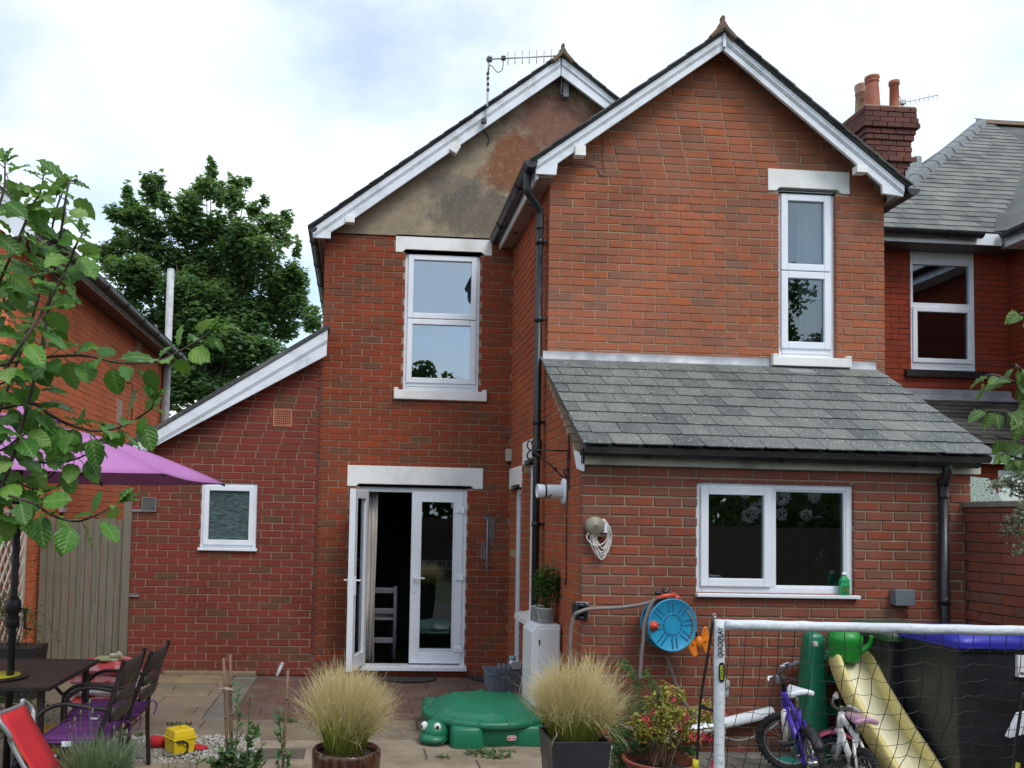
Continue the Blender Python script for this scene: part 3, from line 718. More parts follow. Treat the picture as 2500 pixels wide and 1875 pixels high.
window(hA, YB+.02, [(hA[0]+.03, hA[1]-.03, hA[2]+.03, hA[3]-.03, 'sash')], obs, .045, .058)
b = MB(); b.box(wA[0]-.015, wA[1]+.015, YB-.035, YB+.02, wA[2]-.012, wA[2]+.019); b.build('sill', white_pvc, house, bevel=.005)
# --- french doors
yd = YB+.05
b = MB(); x0, x1, z0, z1 = dB
b.box(x0, x0+.06, yd, yd+.07, z0, z1); b.box(x1-.06, x1, yd, yd+.07, z0, z1); b.box(x0+.06, x1-.06, yd, yd+.07, z1-.055, z1); b.box(x0-.01, x1+.01, yd-.13, yd+.075, z0-.02, z0+.028)
frame = b.build('door_frame', white_pvc, house, bevel=.005)
xl0 = Xat(1003, 1400, YB); xl1 = x1-.045; zl0, zl1 = z0+.045, z1-.045
def leaf(name, w_, h_, M, hinge_side, handle_side):
    """a glazed leaf in local x (0..w), z (0..h), outside face at y=0"""
    fb = MB(); st = .098
    fb.box(0, st, -.0, .065, 0, h_); fb.box(w_-st, w_, -.0, .065, 0, h_); fb.box(st, w_-st, 0, .065, 0, .15); fb.box(st, w_-st, 0, .065, h_-st, h_)
    frame_rect(fb, st-.001, w_-st+.001, .149, h_-st+.001, .016, -.008, .0)
    o = fb.build(name, white_pvc, None, bevel=.005); o.parent = house
    o.matrix_local = wmat(house).inverted() @ M
    g = MB(); g.box(st-.005, w_-st+.005, .028, .036, .145, h_-st+.005); g.build('pane', glass_lo, o, world=False)
    hb = MB(); x = .045 if handle_side == 'l' else w_-.045; zc = .93; sg = 1 if handle_side == 'l' else -1
    for yy, sy in ((-.0, -1), (.065, 1)):
        hb.box(x-.016, x+.016, min(yy, yy+sy*.012), max(yy, yy+sy*.012), zc-.14, zc+.06)
        hb.tube([(x, yy, zc+.02), (x, yy+sy*.05, zc+.02)], .009); hb.tube([(x, yy+sy*.05, zc+.02), (x+sg*.11, yy+sy*.05, zc+.018)], [.010, .008])
    hb.build('handle', white_pvc, o, world=False, bevel=.002)
    for zz in (.16, h_*.5, h_-.2):
        hg = MB(); xx = w_-.03 if hinge_side == 'r' else .03
        hg.box(xx-.045, xx+.03, -.016, 0, zz-.03, zz+.03); hg.tube([(xx+.034, -.012, zz-.038), (xx+.034, -.012, zz+.038)], .011)
        hg.build('hinge', white_pvc, o, world=False, bevel=.006)
    return o
leaf('door', xl1-xl0, zl1-zl0, Matrix.Translation((xl0, yd-.012, zl0)), 'r', 'l')
hx = x0+.05; wl = xl0-hx-.005
ex, ey = Xat(846, 1400, YB-wl*.98), YB-wl*.985
ang = math.atan2(ey-(yd-.01), ex-hx)
leaf('door', wl, zl1-zl0, Matrix.Translation((hx, yd-.03, zl0)) @ Matrix.Rotation(ang, 4, 'Z'), 'l', 'r')
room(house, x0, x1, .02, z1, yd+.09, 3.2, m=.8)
curt_m = plain('linen_curtain', (.72, .68, .62), (.62, .58, .53), 5, .9, .2, 300)
curtain('curtain', 'long beige curtain hanging inside the open french door', x0+.09, x0+.215, .12, z1-.05, yd+.17, curt_m, .022, 3)
net_m = plain('pale_curtain', (.80, .86, .80), (.74, .80, .74), 5, .9)
curtain('curtain', 'pale grey green curtain behind the narrow upper window of the front gable', Xat(1950, 700, YC+.2), Xat(2040, 700, YC+.2), wC[2]-.1, wC[3], YC+.19, net_m, .025, 4)
curtain('curtain', 'white net curtain at the right edge of the wide upstairs window', Xat(1132, 800, YB+.2), Xat(1160, 800, YB+.2), wB[2]-.1, wB[3], YB+.22, net_m, .012, 3)

# --- rendered gable of the main roof
rend, t_ = newmat('stained_render'); k_ = NT(t_); p_ = k_.pos(); sx_ = k_.n('ShaderNodeSeparateXYZ'); k_.l(p_, sx_.inputs[0])
base_ = k_.mix(k_.ramp(k_.noise(p_, 2.5, 6, .6), [(.35, 0.), (.65, 1.)]), (.38, .30, .205), (.28, .225, .165))
def blob(cx, cz, rx, rz, soft=.9):
    a = k_.math('DIVIDE', k_.math('SUBTRACT', sx_.outputs[0], cx), rx); c = k_.math('DIVIDE', k_.math('SUBTRACT', sx_.outputs[2], cz), rz)
    d = k_.math('SQRT', k_.math('ADD', k_.math('MULTIPLY', a, a), k_.math('MULTIPLY', c, c)))
    d = k_.math('ADD', d, k_.math('MULTIPLY', k_.math('SUBTRACT', k_.noise(p_, 4.2, 10, .72), .5), 2.0))
    return k_.ramp(d, [(1-soft*.35, 1.), (1+soft*.35, 0.)])
gA = at(1180, 520, Y=YB); gR = at(1260, 400, Y=YB); gG = at(1090, 470, Y=YB); gT = at(1370, 300, Y=YB)
base_ = k_.mix(k_.math('MULTIPLY', blob(gR.x+.02, gR.z-.02, .46, .48), .9), base_, (.21, .075, .03))
base_ = k_.mix(k_.math('MULTIPLY', blob(gT.x, gT.z, .66, .40), .85), base_, (.19, .075, .055))
base_ = k_.mix(k_.math('MULTIPLY', blob(gA.x, gA.z, .75, .33), .7), base_, (.10, .09, .072))
base_ = k_.mix(k_.math('MULTIPLY', blob(gG.x+.1, gG.z, .35, .25), .6), base_, (.12, .115, .10))
base_ = k_.mix(k_.ramp(k_.noise(p_, 9, 9, .75), [(.48, 0.), (.64, .38)]), base_, (.12, .085, .055))
base_ = k_.mix(k_.ramp(k_.noise(p_, 14, 8, .75), [(.52, 0.), (.68, .5)]), base_, (.34, .27, .20))
base_ = k_.mix(k_.ramp(k_.noise(p_, 40, 4, .7), [(.6, 0.), (.74, .5)]), base_, (.40, .37, .32))
base_ = k_.mix(k_.ramp(k_.noise(p_, 18, 5, .7), [(.6, 0.), (.74, .4)]), base_, (.05, .045, .04))
k_.bsdf(base_, .9, 0, k_.bump(k_.noise(p_, 90, 6, .7), .5, .004), .3)
mL = at(790, 580, Y=YB); mT = at(1372, 160, Y=YB)
xr = 2*mT.x-mL.x
b = MB(); b.prism([(xb0, YB-.012, zg), (xr, YB-.012, zg), (xr, YB-.012, mL.z+.05), (mT.x, YB-.012, mT.z), (xb0, YB-.012, mL.z+.05)], (0, .12, 0)); b.build('render_panel', rend, house)
# --- barge boards
def barge(pts, Y, thick=.03, name='bargeboard', mat=None):
    b = MB(); q = [at(u, v, Y=Y) for u, v in pts]; b.prism(q, (0, thick, 0)); return b.build(name, mat or white_board, house, bevel=.003)
def strip(p0, p1, Y, d0, d1, proud):
    """moulding along a bargeboard, d0..d1 below the line p0-p1"""
    b = MB(); a, c = at(*p0, Y=Y), at(*p1, Y=Y); b.prism([(a.x, Y-proud, a.z-d0), (c.x, Y-proud, c.z-d0), (c.x, Y-proud, c.z-d1), (a.x, Y-proud, a.z-d1)], (0, proud-.001, 0)); b.build('moulding', white_board, house, bevel=.004)
yc = YC-.20; ym = YB-.18; ya = YB-.16
barge([(1308, 394), (1765, 86), (1765, 122), (1362, 398), (1358, 427), (1309, 424)], yc)
barge([(1767, 86), (2206, 455), (2206, 480), (2156, 472), (2154, 452), (1767, 122)], yc)
strip((1310, 392), (1764, 86), yc, .0, .062, .016); strip((1310, 392), (1764, 86), yc, .066, .078, .01)
strip((1768, 86), (2206, 455), yc, .0, .062, .016); strip((1768, 86), (2206, 455), yc, .066, .078, .01)
b = MB(); q = at(1766, 100, Y=yc); b.box(q.x-.014, q.x+.014, yc-.03, yc, q.z-.07, q.z+.06); b.build('joint_cover', white_board, house)
barge([(763, 558), (1369, 142), (1369, 184), (866, 532), (808, 566), (807, 582), (765, 580)], ym)
barge([(1371, 142), (1600, 322), (1600, 358), (1371, 184)], ym)
strip((764, 558), (1368, 142), ym, .0, .08, .016); strip((764, 558), (1368, 142), ym, .085, .1, .01); strip((1372, 142), (1600, 322), ym, .0, .08, .016)
barge([(325, 1087), (800, 806), (797, 868), (325, 1118)], ya)
strip((325, 1086), (800, 805), ya, .0, .12, .016); strip((325, 1086), (800, 805), ya, .125, .14, .01)
for (u0, u1, v0, v1, Y, tl) in ((1402, 1429, 357, 383, yc, 0), (2087, 2116, 405, 424, yc, 0), (843, 866, 528, 545, ym, 0), (1100, 1121, 351, 374, ym, .55)):
    a = at((u0+u1)/2, (v0+v1)/2, Y=Y); hw = (u1-u0)/2*Y/FPX; hh = (v1-v0)/2*Y/FPX; b = MB()
    M = Matrix.Translation((a.x, Y, a.z)) @ Matrix.Rotation(tl, 4, 'Y'); b.box(-hw, hw, -.03, .05, -hh, hh, M=M); b.build('purlin_end', white_paint, house, bevel=.003)
# --- main and wing roofs
def gable_roof(pl, pt, pr, Y0, Y1, Y1r, name, th=.05, mat=slate_x, back=False):
    o = None
    for a, c, ye in ((pl, pt, Y1), (pt, pr, Y1r)):
        b = MB(); d = (c-a).normalized(); n = V((-d.z, 0, d.x))*th
        b.prism([(a.x, Y0, a.z+.003), (c.x, Y0, c.z+.003), (c.x, Y0, c.z+.003+th*1.25), (a.x+n.x, Y0, a.z+n.z)], (0, ye-Y0, 0)); o = b.build(name, mat, house)
        # edge course of slates projecting over the boards
        L_ = (c-a).length; k = int(L_/.2); xd = V((0, 1, 0)) if d.z < 0 else V((0, 1, 0))
        e = MB()
        for i in range(k):
            s0 = (a+d*(i*L_/k)); s1 = a+d*((i+1)*L_/k); up_ = 1 if d.z > 0 else -1
            la, lb = (.008, .001) if up_ > 0 else (.001, .008)
            q0 = s0+n*.98+V((0, 0, 0)); q1 = s1+n*.98; nn = n.normalized()
            e.prism([(q0+nn*la).to_tuple()[:1]+(Y0-.03,)+((q0+nn*la).z,), (q1+nn*lb).to_tuple()[:1]+(Y0-.03,)+((q1+nn*lb).z,), (q1+nn*(lb-.012)).to_tuple()[:1]+(Y0-.03,)+((q1+nn*(lb-.012)).z,), (q0+nn*(la-.012)).to_tuple()[:1]+(Y0-.03,)+((q0+nn*(la-.012)).z,)], (0, .4, 0), 0, R.random())
        e.build('verge_slates', slate_x, o, kind='stuff')
pc = at(1766, 84, Y=yc); gable_roof(at(1300, 397, Y=yc), pc, at(2215, 461, Y=yc), yc-.03, YB-.02, 12.5, 'wing_roof', .026)
pm_ = at(1370, 140, Y=ym); el = at(756, 560, Y=ym); gable_roof(el, pm_, V((2*pm_.x-el.x, ym, el.z)), ym-.03, 16, 16, 'main_roof', .026)
al_, ar_ = at(300, 1100, Y=ya), at(803, 803, Y=ya); b = MB(); d = (ar_-al_).normalized(); n = V((-d.z, 0, d.x))*.045
b.prism([(al_.x, ya-.03, al_.z+.003), (ar_.x, ya-.03, ar_.z+.003), (ar_.x, ya-.03, ar_.z+.05), (al_.x+n.x, ya-.03, al_.z+n.z)], (0, 4, 0)); b.build('lean_to_roof', slate_x, house)
def finial(Y, u, v, s, name='ridge_tile'):
    a = at(u, v, Y=Y-.05); b = MB()
    b.prism([(a.x-.17*s, Y-.07, a.z-.10*s), (a.x-.03*s, Y-.07, a.z+.05*s), (a.x+.03*s, Y-.07, a.z+.05*s), (a.x+.17*s, Y-.07, a.z-.10*s), (a.x+.14*s, Y-.07, a.z-.13*s), (a.x, Y-.07, a.z+.0*s), (a.x-.14*s, Y-.07, a.z-.13*s)], (0, .42, 0))
    q = [(-.085, -.02), (-.05, .06), (-.022, .10), (-.026, .14), (-.014, .165), (.014, .165), (.026, .14), (.022, .10), (.05, .06), (.085, -.02)]
    b.prism([(a.x+x*s, Y-.055, a.z+z*s) for x, z in q], (0, .05, 0))
    b.build(name, ridge_m, house, bevel=.008)
    c = MB()
    for i in range(12): c.prism([(a.x-.15*s, Y+.36+i*.42, a.z-.10*s), (a.x-.02*s, Y+.36+i*.42, a.z+.05*s), (a.x+.02*s, Y+.36+i*.42, a.z+.05*s), (a.x+.15*s, Y+.36+i*.42, a.z-.10*s)], (0, .415, 0))
    c.build('ridge', ridge_m, house)
finial(yc, 1766, 70, .78); finial(ym, 1375, 132, .78)
# --- wing eaves: soffit, fascia, gutter, downpipe
zs = Zat(1335, 430, yc)
b = MB(); b.box(1.555, XS-.004, yc+.03, YB-.01, zs, zs+.012)
so = b.build('soffit', soffit_m, house)
for y in (7.9, 8.7):
    c = MB(); c.lathe([(.0, -.004), (.028, -.004), (.03, .0)], (1.63, y, zs-.001), 12); c.build('soffit_vent', black_pvc, so)
b = MB(); b.box(1.535, 1.554, yc+.03, YB-.01, zs-.018, zs+.10); b.build('fascia', white_board, house)
def gutter(name, p, q, r, parent, up=V((0, 0, 1)), cap=True, mat=None):
    p, q = V(p), V(q); d = (q-p).normalized(); a = d.cross(up).normalized(); b = MB(); n = 10
    for k, e in enumerate((p, q)):
        b.v += [e + a*r*math.cos(math.pi*j/n) - up*r*math.sin(math.pi*j/n) for j in range(n+1)] + [e + a*(r-.004)*math.cos(math.pi*j/n) - up*(r-.004)*math.sin(math.pi*j/n) for j in range(n+1)]
    m = 2*(n+1)
    F = [(j, j+1, m+j+1, m+j) for j in range(n)] + [(n+1+j, m+n+1+j, m+n+2+j, n+2+j) for j in range(n)] + [(0, m, m+n+1, n+1), (n, 2*n+1, m+2*n+1, m+n)]
    if cap: F += [tuple(range(n+1)), tuple(m+j for j in range(n+1))]
    for f in F: b.f.append(f); b.mi.append(0); b.r.append(0); b.sm.append(len(f) == 4)
    o = b.build(name, mat or black_pvc, parent)
    L_ = (q-p).length; k = max(2, int(L_/.8))
    for i in range(k):
        c = p+(q-p)*((i+.5)/k); e = MB(); pts = [c + a*(r+.006)*math.cos(math.pi*j/10) - up*(r+.006)*math.sin(math.pi*j/10) for j in range(11)]
        for s_ in (-.014, .014): e.v += [x+d*s_ for x in pts] + [x+d*s_-(x-c).normalized()*.008 for x in pts]
        for j in range(10):
            for f in ((j, j+1, 22+j+1, 22+j), (j, 11+j, 11+j+1, j+1), (22+j, 22+j+1, 33+j+1, 33+j)): e.f.append(f); e.mi.append(0); e.r.append(0); e.sm.append(False)
        e.build('gutter_bracket', black_pvc, o)
    return o
gutter('gutter', (1.478, yc-.02, zs+.13), (1.478, YB-.03, zs+.10), .062, house)
xp = XS-.075; yp = at(1316, 700, X=xp).y
b = MB(); b.tube(path([(1.478, yp-.12, zs+.09), (1.478, yp-.12, zs-.06), (1.50, yp-.10, zs-.11), (xp-.03, yp-.03, zs-.19), (xp, yp, zs-.26), (xp, yp, zs-.4)], 5), .036, 12)
b.tube([(xp, yp, zs-.39), (xp, yp, .02)], .034, 14)
dp = b.build('downpipe', black_pvc, house)
for z in (4.35, 3.62, 2.66, 1.72, .6):
    c = MB(); c.lathe([(.036, -.025), (.041, -.025), (.041, .025), (.036, .025)], (xp, yp, z), 14); c.box(xp+.0, XS+.01, yp-.012, yp+.012, z-.012, z+.012); c.box(xp+.03, xp+.055, yp-.04, yp+.07, z-.008, z+.008); c.build('pipe_clip', black_pvc, dp)
c = MB(); c.lathe([(.034, 0), (.046, .0), (.046, .16), (.034, .16)], (xp, yp, 2.34), 16); c.build('pipe_collar', black_pvc, dp)
# --- main roof eaves on the left
zl = Zat(788, 582, ym); xg = Xat(752, 566, ym)
b = MB(); b.box(xg+.13, xb0, ym+.03, 15.9, zl-.0, zl+.012); s_o = b.build('soffit', soffit_m, house)
for y in (9.5, 9.9, 10.5, 11.4): c = MB(); c.box(xg+.18, xg+.25, y-.012, y+.012, zl-.003, zl+.001); c.build('soffit_vent', black_pvc, s_o)
b = MB(); b.box(xg+.108, xg+.129, ym+.03, 15.9, zl-.015, zl+.11); b.build('fascia', soffit_m, house)
gutter('gutter', (xg+.05, ym-.02, zl+.115), (xg+.05, 15.9, zl+.09), .055, house)
# --- kitchen roof
ye = 5.93
k0, k1 = at(1416, 1096, Y=ye), at(2394, 1106, Y=ye); zk = (k0.z+k1.z)/2
zt = Zat(1750, 893, YC); up = V((0, YC-ye, zt-zk)); Lk = up.length; upn = up.normalized()
kx0, kx1 = (k0.x+Xat(1326, 890, YC))/2, (k1.x+Xat(2178, 907, YC))/2
b = MB(); nk = V((0, -upn.z, upn.y)); th = nk*-.05
b.prism([(kx0+.03, ye+.03, zk-.004), (kx1-.03, ye+.03, zk-.004), (kx1-.03, YC-.002, zt-.004), (kx0+.03, YC-.002, zt-.004)], th)
kroof = b.build('kitchen_roof', slate_x, house)
slates(kroof, (0, ye, zk), (1, 0, 0), upn, [(kx0+R.uniform(-.006, .006), kx1+R.uniform(-.008, .008)) for i in range(9)], Lk/9.15, .232, slate_k, True, 8, gap=.006)
b = MB(); x0, x1 = kx0+.02, kx1-.01
seg = [x0, x0+.75, x0+1.6, Xat(1881, 885, YC)]
fl = MB(); n = 60
def dressed(xa, xb):
    vs = []; m = max(4, int((xb-xa)/.06))
    for i in range(m+1):
        x = lerp(xa, xb, i/m); w_ = R.uniform(-.006, .006)
        vs += [(x, YC-.006, zt+.085+w_*.3), (x, YC-.012, zt+.015), (x, YC-.03, zt-.002), (x, YC-.115+w_, zt-.115*upn.z/upn.y*.9+.018+w_*.3)]
    fl.add(vs, [(i*4+j, i*4+j+1, i*4+4+j+1, i*4+4+j) for i in range(m) for j in range(3)], 0, 0, True)
dressed(x0, x0+.78); dressed(x0+.77, x0+1.6); dressed(x0+1.59, sC[0]-.005); dressed(sC[1]+.005, x1); 
fl.add([(sC[0]-.02, YC-.06, sC[2]-.03), (sC[1]+.02, YC-.06, sC[2]-.03), (sC[1]+.02, YC-.14, zt-.06), (sC[0]-.02, YC-.14, zt-.06)], [(0, 1, 2, 3)])
fl.build('lead_flashing', lead_m, house)
b = MB(); b.box(XS-.02, xD1+.05, YD-.045, YD-.012, zD-.008, zD+.10); b.build('fascia', cream_board, house, bevel=.003)
b = MB(); b.box(XS-.01, xD1+.04, YD-.0115, YD+.12, zD+.003, zD+.04); b.build('fascia', cream_board, house)
zgut = Zat(1900, 1112, YD-.1)
gutter('gutter', (Xat(1418, 1120, YD-.1), YD-.105, zgut+.01), (Xat(2385, 1125, YD-.1), YD-.105, zgut-.01), .052, house)
b = MB(); b.prism([(XS-.02, YD-.045, zD-.06), (XS-.02, YD-.045, zD+.07), (XS-.02, YD+.22, zD+.12), (XS-.02, YD+.12, zD-.03)], (.018, 0, 0)); b.build('verge_board', white_board, house)
xq = Xat(2304, 1300, YD-.06); b = MB(); b.tube(path([(xq, YD-.105, zgut-.03), (xq, YD-.105, zgut-.1), (xq, YD-.06, zgut-.2), (xq, YD-.06, zgut-.3)], 4), .036, 12); b.tube([(xq, YD-.06, zgut-.3), (xq, YD-.06, .03)], .036, 14)
dq = b.build('downpipe', black_pvc, house)
for z in (2.12, 1.2): c = MB(); c.lathe([(.037, -.03), (.043, -.03), (.043, .03), (.037, .03)], (xq, YD-.06, z), 14); c.build('pipe_clip', black_pvc, dq)
# --- vents and pipe on the side extension
b = MB(); x0, x1, z0, z1 = vA; frame_rect(b, x0, x1, z0, z1, .012, YB-.006, YB+.03); bk_ = MB(); bk_.box(x0-.01, x1+.01, YB+.031, YB+.05, z0-.01, z1+.01); bk_.build('hole_shade_plate', black_iron, house)  # black plate behind the grille stands in for the shade in its holes
for i in range(9):
    x = lerp(x0+.012, x1-.012, (i+.5)/9); b.box(x-.0032, x+.0032, YB-.003, YB+.03, z0+.012, z1-.012)
for i in range(7):
    z = lerp(z0+.012, z1-.012, (i+.5)/7); b.box(x0+.012, x1-.012, YB-.001, YB+.03, z-.0032, z+.0032)
b.build('air_brick', plain('light_terracotta', (.55, .19, .11), (.46, .16, .09), 6, .7), house)
b = MB(); x0, x1, z0, z1 = lint(347, 383, 1214, 1249, YB); grey_pl = plain('grey_plastic', (.20, .19, .18), (.15, .14, .135), 6, .5)
frame_rect(b, x0, x1, z0, z1, .012, YB-.03, YB+.001); b.box(x0+.012, x1-.012, YB-.012, YB-.002, z0+.012, z1-.012)
for i in range(11):
    z = lerp(z0+.014, z1-.014, i/10); b.box(x0+.012, x1-.012, YB-.026, YB-.012, z-.003, z+.003)
b.build('vent_cover', grey_pl, house)
a = at(675, 1664, Y=YB-.08); b = MB(); b.tube([(a.x, a.y, .0), (a.x+.045, YB-.02, .11)], .02, 12); b.tube([(a.x+.045, YB-.02, .11), (a.x+.05, YB+.02, .125)], .022, 12); b.build('waste_pipe', grey_pl if False else plain('grey_pipe', (.48, .48, .50), (.4, .4, .42), 5, .45), house)
# plinth timber and drain by the extension wall
b = MB(); q0, q1 = at(400, 1655, Y=YB-.06), at(625, 1658, Y=YB-.06); b.box(q0.x, q1.x, YB-.10, YB-.004, .004, .045)
tag(b.build('timber_edging', plain('weathered_timber', (.24, .18, .12), (.16, .12, .08), 9, .9, .4, 70), bevel=.006), 'weathered timber batten lying along the foot of the side wall', 'timber')

gutter('gutter', (Xat(2228, 466, yc), yc-.02, Zat(2228, 462, yc)), (Xat(2228, 466, yc), 12.4, Zat(2228, 462, yc)-.03), .062, house)
b = MB(); q = at(2160, 474, Y=yc); b.box(xC1-.004, Xat(2203, 475, yc), yc+.03, 12.4, q.z-.02, q.z-.008); b.build('soffit', soffit_m, house)
b = MB(); q = at(2205, 475, Y=yc); b.box(q.x-.01, q.x+.01, yc+.03, 12.4, q.z-.01, q.z+.12); b.build('fascia', white_board, house)
b = MB(); b.box(xa1-.03, xb0+.03, YB+.006, YB+.11, 0, aR.z+.05); b.build('joint_filler', mortar_k, house)
b = MB(); b.box(XS-.01, XS+.1, YB+.02, YB+.15, 0, zg); b.box(XS+.012, XS+.1, YC+.02, YC+.14, zr1, zs_); b.box(XS+.012, XS+.1, YD+.03, YD+.14, 0, zr0-.05); b.build('corner_filler', mortar_l, house)

# ================================================================ neighbouring house on the right
YN, YE = 10.0, 9.70
xw = Xat(2462, 740, YN); xe = xw-.32
nh = thing('neighbouring_house', 'red brick house next door with hipped slate roof, black gutter and window with closed blinds', 'house', (7, YN, 0))
ze = Zat(2300, 566, YE); S_ = .95
def onroof(u, v):
    r = RIGHT*((u-PX)/FPX) + UP*(-(v-PY)/FPX) + FWD
    # z = ze + S (Y-YE);  point = EYE + t r
    t = (ze-EYE-S_*YE)/(r.z-S_*r.y); return V((r.x*t, r.y*t, EYE+r.z*t))
h0, h1 = onroof(2205, 455), onroof(2392, 300); dh = (h1-h0)
hip = lambda z: h0+dh*((z-h0.z)/dh.z)
c0 = hip(ze); upn2 = V((0, 1, S_)).normalized(); top = h1.z; LN = (top-ze)/upn2.z
b = MB(); b.add([c0-V((0, 0, .01)), V((12, YE, ze-.01)), V((12, h1.y, top-.01)), h1-V((0, 0, .01))], [(0, 1, 2, 3)])
b.add([c0-V((0, 0, .01)), h1-V((0, 0, .01)), V((c0.x, 2*h1.y-YE, ze))], [(0, 1, 2)])
nroof = b.build('roof', slate_x, nh)
gN = .165; nr = int(LN/gN)+1
rows = []
for i in range(nr):
    z = ze+i*gN*upn2.z; z2 = min(top, z+gN*upn2.z)
    rows.append((max(hip(z2).x+.03, 6.0), 10.6))
slates(nroof, (0, YE, ze), (1, 0, 0), upn2, rows, gN, .265, slate_n, True, 9, gap=.004)
# hip and ridge tiles
n = 15
for i in range(n):
    a, c = c0+dh*0+(h1-c0)*(i/n), c0+(h1-c0)*((i+1)/n); d = (c-a).normalized(); s_ = d.cross(V((0, 0, 1))).normalized(); m = MB(); u_ = s_.cross(d)*(1 if s_.cross(d).z > 0 else -1)
    e = a-d*.03
    def sec(o, f): return [o-s_*.13*f-u_*.07, o-s_*.09*f+u_*.02, o-s_*.02*f+u_*.055*f, o+s_*.02*f+u_*.055*f, o+s_*.09*f+u_*.02, o+s_*.13*f-u_*.07]
    m.add(sec(e, 1.08)+sec(c, .95), [(0, 1, 7, 6), (1, 2, 8, 7), (2, 3, 9, 8), (3, 4, 10, 9), (4, 5, 11, 10), (0, 5, 4, 3, 2, 1)]); m.build('hip_tile', slate_n if i < 0 else lead_m if False else MATS.get('hip_grey') or plain('hip_grey', (.17, .185, .20), (.13, .145, .155), 6, .7, .3, 50, dirt=(.26, .26, .22), dscale=6, damt=.5), nroof)
m = MB(); m.prism([(h1.x-.05, h1.y-.12, top-.06), (h1.x-.05, h1.y, top+.07), (h1.x-.05, h1.y+.12, top-.06)], (5, 0, 0)); m.build('ridge', ridge_m, nroof)
b = MB(); b.box(5.9, xe-.02, YE-.02, YE+.0, ze-.15, ze-.005); b.build('fascia', white_board, nh); b = MB(); b.box(5.9, xw+.2, YE+.001, YN+.1, ze-.15, ze-.12); b.build('soffit', plain('grey_soffit', (.10, .09, .085), (.08, .07, .068)), nh)
gutter('gutter', (5.8, YE-.09, ze-.02), (7.66, YE-.09, ze-.03), .07, nh)
b_ = MB(); b_.box(5.96, Xat(2462, 740, YN)+.3, YN+.06, YN+.1, 0, .1) if 0 else None
wN = (Xat(2223, 750, YN), Xat(2383, 750, YN), Zat(2300, 905, YN), ze-.13)
zf = Zat(2350, 972, YN); b = MB(); b.box(xw-.02, xw+.3, YN+.012, YN+.2, zf-.4, ze-.1); b.build('wall_corner', mortar_k, nh)
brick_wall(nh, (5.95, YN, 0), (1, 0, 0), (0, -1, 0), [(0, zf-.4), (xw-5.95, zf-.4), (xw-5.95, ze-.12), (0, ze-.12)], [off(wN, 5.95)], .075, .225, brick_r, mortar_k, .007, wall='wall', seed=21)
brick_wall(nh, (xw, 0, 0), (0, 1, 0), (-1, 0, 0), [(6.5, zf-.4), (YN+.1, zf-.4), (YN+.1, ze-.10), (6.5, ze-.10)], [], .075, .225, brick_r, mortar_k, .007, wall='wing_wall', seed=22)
x0, x1, z0, z1 = wN; b = MB(); y = YN+.03
frame_rect(b, x0, x1, z0, z1, .055, y, y+.07); b.box(x0+.055, x1-.055, y, y+.07, z1-.18, z1-.055); zm = Zat(2300, 745, YN); b.box(x0+.055, x1-.055, y-.003, y+.07, zm-.03, zm+.03); b.box(x0+.055, x1-.055, y-.003, y+.07, z0+.055, z0+.11)
b.box(x0+.3, x0+.55, y-.008, y, z1-.12, z1-.10)
nw = b.build('window', white_pvc, nh, bevel=.004)
sash(nw, x0+.04, x1-.04, z0+.10, zm-.028, y, .06, glass_lo)
g = MB(); g.box(x0+.05, x1-.05, y+.03, y+.036, zm+.025, z1-.175); g.build('pane', glass_up, nw)
bl = plain('dark_blind', (.035, .022, .03), (.03, .02, .026), 5, .6)
b = MB()
for i in range(46):
    z = lerp(z0+.06, z1-.2, i/45); b.box(x0+.06, x1-.06, y+.10, y+.125, z-.006, z+.006)
bo = b.build('window_blind', bl, None); tag(bo, 'dark slatted blind closed behind the neighbour\'s upper window', 'blind')
room(nh, x0, x1, z0, z1, y+.14, 1.4)
b = MB(); b.box(x0-.09, x1+.13, YN-.05, YN+.03, z0-.095, z0-.002); b.build('sill', black_iron, nh, bevel=.004)
# wing of the neighbour coming forward: eaves along its left side and valley
xe = xw-.32
b = MB(); b.box(xe+.03, xe+.05, 7.2, YE+.05, ze-.16, ze+.0); b.box(xe+.05, xw, 7.2, YE+.05, ze-.16, ze-.15); b.build('fascia', white_board, nh)
gutter('gutter', (xe-.03, 7.2, ze+.0), (xe-.03, YE-.05, ze-.01), .06, nh)
b = MB(); b.add([(xe, 7.0, ze+.01), (xe, YE, ze+.01), (xe+2.5, YE+2.5, ze+.01+2.5*S_), (xe+2.5, 7.0, ze+.01+2.5*S_)], [(0, 1, 2, 3)])
b.add([(xe, 7.0, ze+.02), (xe, YE, ze+.02), (xe, YE, ze-.02), (xe, 7.0, ze-.02)], [(0, 1, 2, 3)]); b.build('wing_roof', slate_n, nh)
b = MB(); b.add([(xe-.12, YE-.02, ze+.03), (xe+.1, YE-.02, ze+.06), (xe+2.4, YE+2.4, ze+.06+2.3*S_), (xe+2.1, YE+2.4, ze+.06+2.3*S_)], [(0, 1, 2, 3)]); b.build('valley', slate_x, nh)
